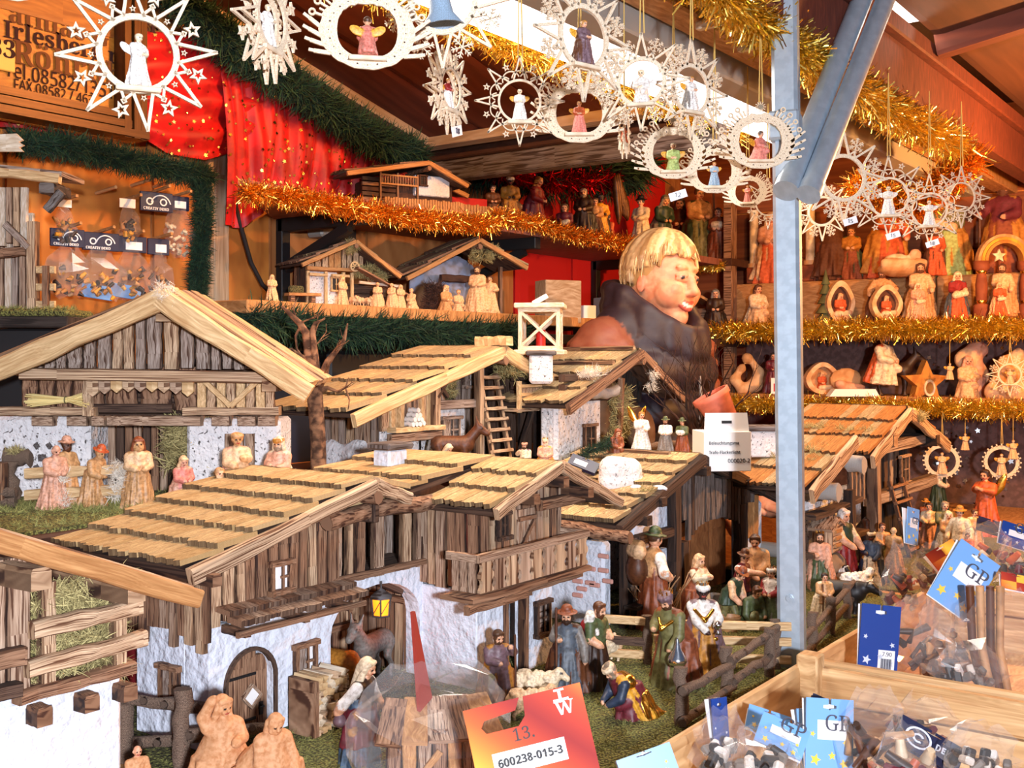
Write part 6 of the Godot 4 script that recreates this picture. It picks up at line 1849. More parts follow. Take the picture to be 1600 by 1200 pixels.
	var an:=st("small figurine of a white robed angel with golden wings at the grotto",1002,712,70,20,{"robe":"white","hair":"ochre","hr":V(-0.04,0.66,0.17)},gy)
	wings(an,0.045,"gold")
	st("small figurine of a shepherd in green cap and silver cloak at the grotto",1040,712,60,-10,{"robe":"grey","top":"white","hat":"green","hair":"brown","beard":"brown"},gy)
	st("small figurine of a shepherd in green hat holding a white lamb",1066,712,58,-20,{"robe":"rust","top":"green","hat":"green","extra":[[0,V(-0.06,0.64,0.17),V(0.07,0.64,0.17),0.06,0.06,"white"]]},gy)
	# animals
	animal("sheep_figurine","curly cream sheep figurine looking right in front of the grey robed shepherd","animal figurine",PY(836,1104,TAB),YAW+75,0.085,"sheep",{"c":"cream"})
	animal("sheep_figurine","curly sheep figurine half hidden behind the red hang card","animal figurine",PY(826,1128,TAB),YAW+95,0.075,"sheep",{"c":"ltan"})
	animal("sheep_figurine","pale sheep figurine between the lamb bearer and the rail fence","animal figurine",PY(946,1040,TAB),YAW - 50,0.08,"sheep",{"c":"cream"})
	animal("donkey_figurine","grey donkey figurine standing in the arched stable of the farmhouse","animal figurine",V(-1.18,TAB,-0.919)+V(-0.03,0.012,-0.345),YAW - 25,0.115,"donkey",{"c":"grey","face":"grey"})
	animal("ox_figurine","orange brown ox figurine standing in the arched stable of the farmhouse","animal figurine",V(-1.18,TAB,-0.919)+V(-0.045,0.012,-0.275),YAW+60,0.105,"ox",{"c":"ochre","face":"ochre","down":true})
	# carved unpainted pair, close to the lens
	for e in [["unpainted carved wooden woman with arms raised over her head, in front of the arched door",348,1275,190,10,{"robe":"pine","hood":"pine","skin":"pine","hair":"pine","cloak":"pine","hr":V(-0.09,0.98,0.04),"hl":V(0.07,0.64,0.18),"fold":0.2,"look":0.5,"cell":0.014,"fat":1.45}],
		["unpainted carved wooden bearded figure leaning beside the carved woman",422,1285,180,25,{"robe":"pine","skin":"pine","hair":"pine","beard":"pine","cloak":"pine","long":true,"lean":0.22,"nod":0.3,"fold":0.22,"hl":V(0.14,0.5,0.2),"hr":V(-0.1,0.45,0.2),"cell":0.014,"fat":1.85}],
		["small unpainted carved figure beside the dark log fence",214,1270,108,20,{"robe":"pine","skin":"pinkish","hair":"pinkish","bald":1}],
		["pale pink carved figure at the lower left corner before the barn wall",14,1300,135,20,{"robe":"pinkish","hood":"pinkish","skin":"pinkish","cloak":"pinkish"}]]:
		st(e[0],e[1],e[2],e[3],e[4],e[5],TAB,"carved","carved_figure")
func wings(o:Node3D,s:float,m:String)->void:
	for sd in [-1.0,1.0]:
		var b:=B.new()
		b.net([[2,V(0.3*sd,0.15,0),V(0.16,0.5,0.07),0.0,0.0,C.gold,Basis(Vector3(0,0,1),-0.5*sd)],[2,V(0.22*sd,-0.1,0),V(0.12,0.34,0.06),0.0,0.0,C.gold,Basis(Vector3(0,0,1),-0.8*sd)]],0.035)
		put("wing",b.mesh(),M[m],o,Transform3D(Basis(Vector3.UP,0.45*sd).scaled(Vector3.ONE*s),V(0,s*1.9,-s*0.45)))
func plants()->void:
	# bare tree behind the barn's right corner
	var base:=PY(498,764,TIER)
	var d:=(base - Vector3(0,EYE,0)).dot(cf)
	var t:=thing("bare_tree","bare gnarled brown twig tree standing right of the wide stable","tree",base)
	var q:=func(px:float,py:float,dd:=0.0)->Vector3:return P(px,py,d+dd) - base
	var b:=B.new()
	b.col=lin(240,205,175)
	var r:=13.0*d/FPX
	b.tube([q.call(498,764),q.call(497,690),q.call(494,640),q.call(490,600),q.call(487,570),q.call(482,545,0.01),q.call(478,520),q.call(468,505),q.call(455,492),q.call(440,478)],[r,r*0.9,r*0.95,r*1.05,r*0.9,r*0.6,r*0.5,r*0.42,r*0.3,r*0.12],10,true,0.12)
	b.tube([q.call(496,600),q.call(505,585),q.call(512,565),q.call(524,550),q.call(538,530),q.call(543,505)],[r*0.8,r*0.6,r*0.42,r*0.32,r*0.24,r*0.1],8,true,0.12)
	b.tube([q.call(492,590),q.call(492,560),q.call(490,535),q.call(488,515),q.call(492,505),q.call(508,498)],[r*0.7,r*0.5,r*0.4,r*0.3,r*0.22,r*0.08],8,true,0.12)
	b.tube([q.call(500,610),q.call(512,606),q.call(528,612),q.call(540,605),q.call(545,590)],[r*0.45,r*0.25,r*0.18,r*0.12,r*0.06],6,true,0.1)
	b.tube([q.call(540,607),q.call(546,625),q.call(544,640)],[r*0.12,r*0.1,r*0.05],5)
	b.tube([q.call(486,565),q.call(470,555),q.call(456,545),q.call(430,548)],[r*0.35,r*0.2,r*0.14,r*0.06],6)
	b.tube([q.call(470,508),q.call(462,525),q.call(464,545),q.call(472,556)],[r*0.2,r*0.15,r*0.12,r*0.08],6)
	b.tube([q.call(462,498),q.call(458,480),q.call(466,464)],[r*0.18,r*0.1,r*0.05],5)
	put("trunk",b.mesh(),M.bark,t)
	b=B.new(); b.col=lin(235,200,170)
	for e in [[505,585],[512,565],[490,535],[482,545],[528,612],[524,550],[468,505]]:
		twig_tree(t,q.call(e[0],e[1]),V(rn(-0.6,1),rn(0,0.8),rn(-0.5,0.5)).normalized(),0.05,0.0022,1,b)
	put("twigs",b.mesh(),M.bark,t)
	# brushwood bush beside the seller
	var bp:=P(1098,660,2.62)
	var u:=thing("twig_bush","dark bare twig bush standing beside the grotto before the seller","bush",bp)
	b=B.new(); b.col=lin(120,84,66)
	for i in 15:twig_tree(u,V(rn(-0.02,0.02),-0.04,rn(-0.02,0.02)),(V(rn(-0.7,0.7),1.0,rn(-0.7,0.7))).normalized(),rn(0.13,0.2),0.0035,2,b)
	put("twigs",b.mesh(),M.bark,u)
	b=B.new(); b.col=lin(110,80,60); b.tube([V(0,-0.3,0),V(0,-0.15,0),V(0,-0.03,0)],[0.02,0.016,0.014],8)
	put("stem",b.mesh(),M.bark,u)
	# reed bundle before the weathered house
	var rp:=PY(1032,985,TAB)
	var rd:=thing("reed_bundle","loose bundle of dry upright reeds before the weathered farmhouse","reeds",rp)
	b=B.new(); b.col=lin(176,140,104)
	for i in 34:b.tube([V(rn(-0.05,0.05),0,rn(-0.03,0.03)),V(rn(-0.07,0.07),rn(0.07,0.13),rn(-0.04,0.04))],[0.0016,0.001],4)
	put("reeds",b.mesh(),M.flat,rd)
func crumple(n:String,parent:Node3D,size:Vector3,sd:int,seg:=9)->void:
	var r:=noise(0.9,sd,3)
	var b:=B.new()
	var rows:=[]
	for j in seg+1:
		var row:=[]
		var v:=float(j)/seg
		for i in seg+3:
			var a:=TAU*i/(seg+2)
			var w:=sin(PI*clampf(v*0.86+0.1,0,1))
			var q:=V(cos(a),0,sin(a))
			var rr:=1.0+r.get_noise_3d(q.x*2.0,v*4.0,q.z*2.0)*0.55
			row.append(V(q.x*size.x*0.5*(0.35+0.65*w)*rr,v*size.y+r.get_noise_3d(q.z*2.0,v*3.0+9.0,q.x*2.0)*0.02,q.z*size.z*0.5*w*rr))
		row[seg+2]=row[0]
		rows.append(row)
	for j in seg:
		for i in seg+2:
			var o:=V(0,size.y*(j+0.5)/seg,0)
			b.tri(rows[j][i],rows[j][i+1],rows[j+1][i+1],o)
			b.tri(rows[j][i],rows[j+1][i+1],rows[j+1][i],o)
	put(n,b.mesh(),M.film,parent)
func packed_house()->void:
	var p:=P(682,1240,1.2)
	var o:=thing("wrapped_model_hut","brown timber model hut wrapped in clear crinkled film at the front edge","wrapped hut",p,YAW+12)
	o.scale=Vector3.ONE*0.82
	var g:=["aged_brown","tan","aged"]
	for i in 7:pl(o,"plank",V(-0.06+i*0.02,0,0.03),V(-0.06+i*0.02,0.078+0.006*(3 - absi(i - 3)),0.03),0.0195,0.008,V(0,0,1),g[i % 3])
	for i in 5:pl(o,"roof_board",V(-0.07+i*0.035,0.085,0.045),V(-0.05+i*0.027,0.12,-0.03),0.034,0.006,V(0,1,0.4),g[i % 3],1)
	pl(o,"brace",V(-0.05,0.01,0.037),V(0.0,0.07,0.037),0.01,0.005,V(0,0,1),"tan")
	pbox(o,"back_wall",V(0,0.04,-0.03),V(0.13,0.08,0.01),"aged_dark")
	crumple("film",o,V(0.22,0.175,0.16),5,10)
	var fc:=B.new()
	fc.col=lin(150,50,40)
	fc.plate(PackedVector2Array([Vector2(0,0),Vector2(0.03,0),Vector2(0.004,0.125),Vector2(0,0.125)]),0.004)
	var cd:=thing("hang_card","narrow red folded hang card sticking up edge on from the wrapped hut","card",P(655,1128,1.2),YAW+62)
	put("card",fc.mesh(),M.card,cd,Transform3D(Basis(Vector3(0,0,1),0.12),V(0,0,0)))
	# the red card with price and number
	var rc:=thing("hang_card","red and orange hang card reading 600238-015-3 at the front edge","card",P(754,1258,1.04),YAW+4)
	rc.rotate_object_local(Vector3.RIGHT,-0.25)
	rc.rotate_object_local(Vector3(0,0,1),0.21)
	var b:=B.new()
	var tex:=GradientTexture2D.new()
	var gr:=Gradient.new()
	gr.colors=PackedColorArray([rgb(255,190,60),rgb(226,90,30),rgb(150,26,20),rgb(214,70,26),rgb(255,170,60)])
	gr.offsets=PackedFloat32Array([0.0,0.28,0.55,0.8,1.0])
	tex.gradient=gr; tex.width=128; tex.height=128
	tex.fill_from=Vector2(0.1,0.1); tex.fill_to=Vector2(1,0.9)
	var cm:=mat("red_print",Color(1,1,1),0.7,0.0,tex)
	cm.uv1_scale=Vector3(2.0,2.2,1)
	# card outline with a hanging hole cut in from the top edge
	b.plate(PackedVector2Array([Vector2(0,-0.04),Vector2(0.118,-0.04),Vector2(0.118,0.088),Vector2(0.06,0.088),Vector2(0.058,0.07),Vector2(0.05,0.062),Vector2(0.018,0.062),Vector2(0.014,0.068),Vector2(0.018,0.074),Vector2(0.05,0.077),Vector2(0.056,0.088),Vector2(0,0.088)]),0.0015)
	put("card",b.mesh(),cm,rc)
	b=B.new(); b.col=lin(250,248,244); b.bx(V(0.0545,0.032,0.0012),V(0.072,0.021,0.001))
	put("number_label",b.mesh(),M.card,rc)
	write(rc,"600238-015-3",V(0.0225,0.026,0.0045),0.0105,M.black,"Droid Sans",true)
	write(rc,"13.",V(0.042,0.045,0.0012),0.016,M.black,"Droid Serif")
	write(rc,"W",V(0.088,0.058,0.001),0.018,M.white_box,"Droid Serif",true,Basis(),"logo")
	b=B.new(); b.bar(Vector2(0.0955,0.075),Vector2(0.0955,0.086),0.003,0.001,0.001); b.bar(Vector2(0.091,0.086),Vector2(0.10,0.086),0.002,0.001,0.001); b.bar(Vector2(0.089,0.0765),Vector2(0.103,0.0765),0.0025,0.001,0.001)
	put("logo",b.mesh(),M.white_box,rc)
func drape(n:String,label:String,tops:Array,bots:Array,x:float,folds:float,amp:float,specks:int,swag:=false)->void:
	var t:=[]
	var u:=[]
	for p in tops:t.append(PX(p[0],p[1],x))
	for p in bots:u.append(PX(p[0],p[1],x))
	var o:=thing(n,label,"cloth",t[0])
	var b:=B.new()
	var W:=70
	var H:=22
	var at:=func(s:float,v:float)->Vector3:
		var a:Vector3=along(t,s)
		var c:Vector3=along(u,s)
		var p:=a.lerp(c,v)
		var f:=sin(s*folds*TAU+v*2.2)*amp*(0.25+0.75*v)+sin(s*folds*2.7*TAU+1.0 - v*3.0)*amp*0.35
		p.x+=amp*1.4+f+sin(v*PI)*amp*1.2
		if swag:p.x=a.lerp(c,v).x+amp*2.2+sin(v*folds*TAU+sin(s*PI)*2.5)*amp*0.8+sin(s*21.0+v*4.0)*amp*0.25
		return p - t[0]
	for j in H+1:
		for i in W+1:
			var s:=float(i)/W; var v:=float(j)/H
			var p:Vector3=at.call(s,v)
			var e1:Vector3=at.call(s+0.004,v) - p; var e2:Vector3=at.call(s,v+0.01) - p
			var nn:=e1.cross(e2).normalized()
			if nn.x<0:nn=-nn
			b.add(p,nn,Vector2(s*3.0,v*2.0))
	for j in H:
		for i in W:
			var k:=j*(W+1)+i
			b.face(k,k+1,k+W+2); b.face(k,k+W+2,k+W+1)
	put("cloth",b.mesh(),M.red_cloth,o)
	if specks:
		var xs:=[]
		for i in specks:
			var p:Vector3=at.call(rng.randf(),rng.randf())+V(0.003,0,0)
			xs.append(Transform3D(Basis(V(0,0,1),rn(-0.5,0.5))*Basis(Vector3.UP,rn(-0.6,0.6))*Basis(V(1,0,0),rn(0,TAU))*Basis().scaled(Vector3.ONE*rn(0.0022,0.006)),p))
		strands("sequins",o,sequin(),M.tinsel,xs)
func sequin()->ArrayMesh:
	if cache.has("sequin"):return cache["sequin"]
	var b:=B.new()
	var p:=PackedVector2Array()
	for i in 10:p.append(Vector2(cos(TAU*i/10),sin(TAU*i/10))*(1.0 if i % 2==0 else 0.5))
	b.plate(p,0.08,Transform3D(Basis(Vector3.UP,PI/2),Vector3.ZERO))
	cache["sequin"]=b.mesh()
	return cache["sequin"]
func wall_goods()->void:
	# framed trade sign
	var X:=-2.10
	var br:=PX(222,222,X)
	var sg:=thing("trade_sign","ochre trade sign with dark lettering in a carved gilt frame, high on the back wall","sign",br,90)
	var w:=0.75; var h:=0.62
	pbox(sg,"board",V(-w*0.5,h*0.5,-0.03),V(w,h,0.02),"sign_ochre")
	for e in [[-w*0.5,0.03,w,0.06],[-w*0.5,h - 0.03,w,0.06]]:
		for k in 3:pl(sg,"frame_moulding",V(e[0] - e[2]*0.5,e[1]+(k - 1)*0.02,0.002*(2 - k)),V(e[0]+e[2]*0.5,e[1]+(k - 1)*0.02,0.002*(2 - k)),0.019,0.05 - 0.01*k,V(0,0,1),"gilt",1)
	for e in [-0.03,-w+0.03]:
		for k in 3:pl(sg,"frame_moulding",V(e+(k - 1)*0.02,0,0.003),V(e+(k - 1)*0.02,h,0.003),0.019,0.05 - 0.01*absi(k - 1),V(0,0,1),"gilt",1)
	pl(sg,"band",V(-w+0.06,0.265,-0.018),V(-0.06,0.265,-0.018),0.09,0.004,V(0,0,1),"sign_band",1)
	var inv:=sg.global_transform.affine_inverse()
	pbox(sg,"plate",inv*PX(-4,82,X)*V(1,1,0) - V(0,0,0.012),V(0.085,0.06,0.006),"sign_plate")
	for e in [["Kunstler",118,22,0.05,"Droid Serif","sign_dark"],["athias G",20,42,0.055,"Droid Serif","sign_mid"],["Irlesberg m",12,64,0.048,"Droid Serif","sign_dark"],["33",-14,92,0.05,"Droid Serif","sign_dark"],["Röhrnb",25,108,0.066,"Droid Serif","sign_mid"],["Tel.08582/1351",14,124,0.042,"Droid Sans","sign_dark"],["FAX.08582 / 463",28,142,0.029,"Droid Sans","sign_dark"]]:
		var p:Vector3=inv*PX(e[1],e[2],X)
		p.z=-0.0175 if e[0]!="33" else -0.008
		if e[0]=="Röhrnb":p.z=-0.015
		var m:=write(sg,e[0],p,e[3],M[e[5]],e[4],e[4]=="Droid Serif")
		m.scale=V(0.86 if e[4]=="Droid Sans" else 1.0,1.0,1.0)
	drape("red_drape","red drape with gold specks swagged below the trade sign",[[120,50],[300,58],[415,112]],[[195,205],[250,240],[310,252],[360,238],[405,190]],-2.17,3.5,0.014,190,true)
	drape("red_drape","red drape with gold specks hanging over the top back shelf behind the dark chalet",[[326,70],[420,118],[500,172],[570,208],[660,255]],[[338,352],[372,357],[420,305],[545,305],[650,300]],-2.17,6.0,0.018,420)
	drape("red_drape","narrow red drape showing under the left part of the trade sign",[[-30,150],[100,180],[222,215]],[[-30,195],[60,207],[125,214],[190,212]],-2.18,4.0,0.010,60)
	garland("fir_garland","dark green fir garland descending along the brown ceiling board",[PX(240,-40,-2.08),PX(345,55,-2.06),PX(420,108,-2.06),PX(500,160,-2.06),PX(580,215,-2.06),PX(652,245,-2.06)],0.07,900,"fir","leaf")
	garland("fir_garland","dark green fir garland along the top of the pegboard",[PX(20,222,-2.1),PX(110,228,-2.08),PX(200,252,-2.08),PX(325,275,-2.08)],0.042,560,"fir","leaf")
	garland("fir_garland","dark green fir garland hanging down the right edge of the pegboard",[PX(312,268,-2.09),PX(318,330,-2.08),PX(312,400,-2.08),PX(308,478,-2.08)],0.036,560,"fir","leaf")
	garland("fir_garland","dark green fir garland under the middle back shelf",[PX(390,498,-1.9),PX(520,515,-1.9),PX(680,520,-1.9),PX(815,522,-1.9)],0.062,760,"fir","leaf")
	garland("fir_garland","dark garland against the far corner wall above the painted figures",[PX(745,250,-2.1),PX(820,262,-2.08),PX(900,268,-2.08),PX(1000,262,-2.08)],0.13,600,"fir","leaf")
	garland("foil_garland","red foil garland glinting behind the figures in the far corner",[PX(770,268,-2.02),PX(860,285,-2.0),PX(960,280,-2.0)],0.06,130,"tinsel","red_foil")
	garland("tinsel_garland","amber tinsel garland on the edge of the top back shelf under the dark chalet",[PX(378,300,-1.88),PX(460,308,-1.87),PX(560,328,-1.87),PX(680,345,-1.87),PX(772,352,-1.87)],0.036,760,"tinsel","tinsel_amber")
	garland("tinsel_garland","amber tinsel garland on the edge of the top back shelf under the painted figures",[PX(772,338,-1.87),PX(830,348,-1.87),PX(900,368,-1.87),PX(975,380,-1.87),PX(1010,384,-1.87)],0.036,560,"tinsel","tinsel_amber")
	# shelves
	var s1:=thing("wall_shelf","top back shelf with pinkish underside carrying the dark chalet and figures","shelf",V(-2.05,1.98,-2.75))
	var sb:=B.new()
	sb.plate(PackedVector2Array([Vector2(0.16,1.2),Vector2(0.16,-1.25),Vector2(-0.16,-1.25),Vector2(-0.16,0.82)]),0.025,Transform3D(Basis(V(1,0,0),PI/2),Vector3.ZERO))
	put("board",sb.mesh(),M.shelf_pink,s1)
	for z in [0.80,0.05,-0.75]:
		pbox(s1,"bracket",V(0.0,-0.03,z),V(0.30,0.035,0.03),"black")
		pl(s1,"bracket_strut",V(0.10,-0.05,z),V(-0.13,-0.14,z),0.03,0.02,V(0,0,1),"black",1)
		pbox(s1,"upright",V(-0.145,-0.128,z),V(0.025,0.23,0.03),"black")
	var s2:=thing("wall_shelf","middle back shelf of tan board carrying two small stables","shelf",V(-2.05,1.71,-2.45))
	pbox(s2,"board",V(0,0.005,0),V(0.32,0.03,1.75),"tan")
	var cb:=thing("back_cabinet","dark blue and black boxes stacked under the middle back shelf","cabinet",V(-2.08,1.3,-2.3))
	for i in 5:pbox(cb,"box",V(0,0.05+(0.02 if i % 2 else 0.0),0.55 - i*0.28),V(0.22,0.5,0.26),["dark_blue","black","dark_blue","black","dark_blue"][i],0.01)
	pbox(cb,"plank",V(0.12,-0.1,0.62),V(0.02,0.3,0.3),"orange_wood")
	pbox(cb,"red_label",V(0.113,0.24,-0.02),V(0.004,0.012,0.06),"red_board",0.0)
	# peg board with packets
	var X2:=-2.17
	var fr:=struct(thing("trim","","",PX(343,360,-2.19)))
	pl(fr,"frame_strip",V(0,-0.6,0),V(0,0.30,0),0.05,0.02,V(1,0,0),"cream_trim",1)
	pl(fr,"frame_strip",V(0.008,-0.6,0.04),V(0.008,0.26,0.04),0.02,0.02,V(1,0,0),"cream_trim",1)
	pl(fr,"frame_strip",V(0,0.29,0.0),V(0,0.29,0.9),0.05,0.02,V(1,0,0),"cream_trim",1)
	var pk:=[[104,372,42,28,"dark card with white arcs, left end of the peg row",1,1],[156,378,46,28,"dark card with white arcs over a bag of gold pieces",1,1],[202,382,42,25,"dark card with white label, middle of the peg row",2,1],[246,386,28,25,"small dark card with white label, right end of the peg row",2,1],[243,316,42,30,"dark card with white arcs, upper right near the fir garland",1,0],[276,318,30,22,"dark card half hidden behind pale figures in clear film",2,2],[198,318,20,14,"white label over small black figures on the upper peg",0,1],[98,318,20,12,"white label over a gold bag on the upper left peg",0,1]]
	for e in pk:
		var p:=PX(e[0],e[1],X2+0.05)
		var d:=(p - Vector3(0,EYE,0)).dot(cf)
		var o:=thing("peg_packet","hanging packet: "+e[4],"packet",p,78)
		var cw:float=e[2]*d/FPX*1.25
		var chh:float=e[3]*d/FPX
		if e[5]>0:
			pbox(o,"card",V(0,0,0.004),V(cw,chh,0.006),"navy_card",0.001)
			if e[5]==1:
				var b:=B.new()
				b.ring(Vector2(cw*0.12,-chh*0.18),chh*0.5,chh*0.56,0.001,14,0.2,2.9); b.ring(Vector2(cw*0.2,0.0),chh*0.13,chh*0.2,0.001,10); b.ring(Vector2(-cw*0.22,0),chh*0.13,chh*0.2,0.001,10)
				put("emblem",b.mesh(),M.white_box,o,Transform3D(Basis(),V(0,0,0.008)))
				write(o,"CREATIV DEKO",V(-cw*0.42,-chh*0.48,0.008),chh*0.2,M.white_box,"Droid Sans",true)
			else:
				pbox(o,"price_label",V(0.1*cw,-chh*0.1,0.008),V(cw*0.5,chh*0.5,0.001),"white_box",0.0)
		else:
			pbox(o,"price_label",V(0,0,0.004),V(cw,chh,0.002),"white_box",0.0)
		pl(o,"peg",V(0.0,chh*0.55,-0.04),V(0.012,chh*0.75,0.05),0.006,0.006,V(0,1,0),"tan",1)
		if e[6]==0:continue
		var hh:=0.105 if e[5] else 0.08
		var bb:=B.new()
		for i in 26:
			bb.col=[C.dkbrown,C.ochre,C.gold,C.black,C.tan][rng.randi() % 5] if e[6]==1 else C.cream
			var c:=V(rn(-0.4,0.4)*cw,-chh*0.5 - hh*rn(0.35,0.95),rn(0.0,0.02))
			bb.tube([c,c+V(rn(-1,1),rn(-1,1),rn(-0.3,0.3))*0.012],[rn(0.003,0.007),rn(0.002,0.006)],5)
		put("contents",bb.mesh(),M.paint,o)
		crumple("film",node("bag",o,V(0,-chh*0.5 - hh,0.012)),V(cw*1.3,hh,0.06),11+int(e[0]),6)
	for i in 2:
		var o:=thing("gift_card",["pale blue card with gold specks on the lower peg, left one","pale blue card with gold specks on the lower peg, right one"][i],"card",PX(152+i*48,456,X2+0.04),80)
		pbox(o,"card",V(0,0,0),V(0.07,0.03,0.004),"sky_card",0.001,Basis(Vector3(0,0,1),-0.12))
	for e in [[150,302],[205,290],[240,292]]:
		var o:=thing("wooden_peg","bare wooden peg sticking out of the orange pegboard","peg",PX(e[0],e[1],-2.2),90,"bare pegs on the pegboard")
		var b:=B.new(); b.col=C.tan
		b.tube([V(0,0,0),V(0.004,0.008,0.07)],0.004,6)
		put("peg",b.mesh(),M.flat,o)
	var cbl:=thing("cable","black cable looping down the tan back wall beside the pegboard","cable",PX(356,240,-2.16))
	var b:=B.new()
	b.col=C.black
	var cp:=[]
	for e in [[357,238],[364,300],[378,360],[392,410],[410,445],[440,476]]:cp.append(PX(e[0],e[1],-2.16) - cbl.position)
	b.tube(cp,0.006,6)
	put("cable",b.mesh(),M.flat,cbl)
	var gb:=thing("wall_box","grey plastic wall box with dark window under the top back shelf","box",PX(518,352,-2.17),90)
	pbox(gb,"body",V(0,0,0),V(0.13,0.075,0.06),"grey_plastic",0.006)
	pbox(gb,"window",V(0.02,-0.025,0.03),V(0.085,0.03,0.004),"black",0.0)
	for e in [["tall pale carton beside the lath lantern",872,505,62,66,"cream_trim"],["narrow white carton left of the seller",913,530,22,52,"white_box"],["silver blue packet standing behind the seller",940,505,10,40,"sky_card"]]:
		var p:=PX(e[1],e[2],-1.95)
		var d:=(p - Vector3(0,EYE,0)).dot(cf)
		var o:=thing("carton",e[0],"box",p,60)
		pbox(o,"carton",V(0,e[4]*d/FPX*0.5,0),V(e[3]*d/FPX,e[4]*d/FPX,0.08),e[5],0.002)
	var ct:=thing("back_counter","dark ledge behind the chalets carrying cartons beside the seller","shelf",V(-2.05,1.66,-3.0))
	pbox(ct,"board",V(0,0,0),V(0.3,0.03,0.6),"black")
	# figures on the back shelves
	var y2:=1.729
	var pf:="pale unpainted figurine on the middle back shelf: "
	var L:=[["hooded shepherd left of the wheel stable",425,482,43,10,{"robe":"ltan","hood":"ltan","skin":"ltan"}],["tall king under the wheel",535,484,46,40,{"robe":"ltan","hood":"ltan","skin":"ltan","crown":"gold"}],["cloaked man in the middle of the row",590,486,40,0,{"robe":"ltan","cloak":"ltan","hair":"tan","skin":"ltan"}],["man with raised arms of the close trio",612,488,40,-30,{"robe":"ltan","hair":"ltan","skin":"ltan","cloak":"ltan"}],["right hand woman of the close trio",626,488,38,20,{"robe":"ltan","hood":"ltan","skin":"ltan"}],["kneeling man right of the first stable",643,490,34,-40,{"pose":"kneel","robe":"ltan","hair":"ltan","skin":"ltan"}],["seated veiled mother in the second stable",697,496,42,35,{"pose":"kneel","robe":"tan","hood":"ltan","skin":"ltan"}],["kneeling girl in the second stable",716,498,36,30,{"pose":"kneel","robe":"ltan","hair":"tan","skin":"ltan"}],["tall bearded man in the second stable",746,500,74,-10,{"robe":"ltan","cloak":"ltan","hair":"hair","beard":"hair","skin":"ltan"}],["man with lantern beside the tall bearded man",766,502,60,-15,{"robe":"ltan","hair":"hair","skin":"ltan","hl":V(0.14,0.6,0.14)}]]
	for e in L:
		var at:=PX(e[1],e[2],-1.92)
		at.y=y2
		var d:=(at - Vector3(0,EYE,0)).dot(cf)
		statue("figurine",pf+e[0],at,e[3]*d/FPX/(0.74 if e[5].has("pose") else 1.0),e[4],e[5],"carved")
	for i in 3:
		var at:=PX(552+i*11,484,-1.90); at.y=y2
		animal("sheep_figurine",["left","middle","right"][i]+" one of three pale sheep before the wheel stable on the middle back shelf","animal figurine",at,[70,20,80][i],0.034,"sheep",{"c":"ltan"})
	y2=1.993
	pf="painted figurine on the top back shelf: "
	L=[["brown shepherd at the left end beside the manger",770,325,66,10,{"robe":"brown","cloak":"dkbrown","hair":"dkbrown"}],["king with white turban in ochre",797,332,84,10,{"robe":"ochre","turban":"white","skin":"dark_skin","cloak":"brown"}],["tall angel in dark red turning right",836,328,90,60,{"robe":"red","hair":"ochre","long":true,"cloak":"wine","lean":0.15}],["kneeling gold dressed shepherd",812,338,44,30,{"pose":"kneel","robe":"ochre","hair":"brown"}],["mother with veil and red dress holding a child",882,350,56,-5,{"pose":"kneel","robe":"wine","hair":"hair","long":true,"extra":[[0,V(0.0,0.56,0.17),V(0.08,0.6,0.17),0.06,0.05,"cream"]]}],["dark king behind the red dressed mother",912,345,84,-10,{"robe":"dkbrown","cloak":"black","hair":"greyhair","beard":"greyhair"}],["slim youth standing at the very back",930,330,72,0,{"robe":"brown","hair":"hair","top":"tan"}],["king in dark gold beside the big gilded wing",938,352,78,20,{"robe":"gold","cloak":"dkbrown","hair":"black","skin":"dark_skin"}],["kneeling orange robed man under the gilded wing",950,362,50,-40,{"pose":"kneel","robe":"orange","hair":"dkbrown"}],["shepherd in black hat and pale coat",1002,372,84,-30,{"robe":"cream","top":"cream","hat":"black","hair":"black"}],["veiled mourner in dark green and grey",1035,375,92,30,{"robe":"dkgreen","hood":"grey","cloak":"grey","lean":0.2}]]
	for e in L:
		var at:=PX(e[1],e[2],-1.98)
		at.y=y2
		var d:=(at - Vector3(0,EYE,0)).dot(cf)
		statue("figurine",pf+e[0],at,e[3]*d/FPX/(0.74 if e[5].has("pose") else 1.0),e[4],e[5])
	var wg:=thing("gilded_wing","large upright gilded wing of an angel on the top back shelf","wing",PX(968,350,-1.95),70)
	var wb:=B.new()
	for i in 7:wb.net([[2,V(-0.012+0.007*i,0.07+0.012*(3 - absi(i - 2)),0),V(0.012,0.09 - 0.007*i,0.014),0.0,0.0,C.ochre,Basis(Vector3(0,0,1),0.12)]],0.006)
	put("wing",wb.mesh(),M.gilt,wg)
func star5(b:B,c:Vector2,r:float,w:float,th:float,rot:=PI/2,z:=0.0)->void:
	var p:=[]
	for i in 10:p.append(c+Vector2(cos(rot+TAU*i/10),sin(rot+TAU*i/10))*(r if i % 2==0 else r*0.45))
	var o:=PackedVector2Array(); var q:=PackedVector2Array()
	for e in p:
		o.append(e); q.append(c+(e - c)*(1.0 - w))
	b.band(o,q,th,z)
func flake(b:B,c:Vector2,r:float,th:float,z:=0.0)->void:
	for i in 6:
		var a:=TAU*i/6+0.26
		var d:=Vector2(cos(a),sin(a))
		b.bar(c,c+d*r,r*0.095,th,z)
		for f in [0.45,0.75]:
			for s in [-0.9,0.9]:b.bar(c+d*r*f,c+d*r*f+d.rotated(s)*r*0.3,r*0.075,th,z)
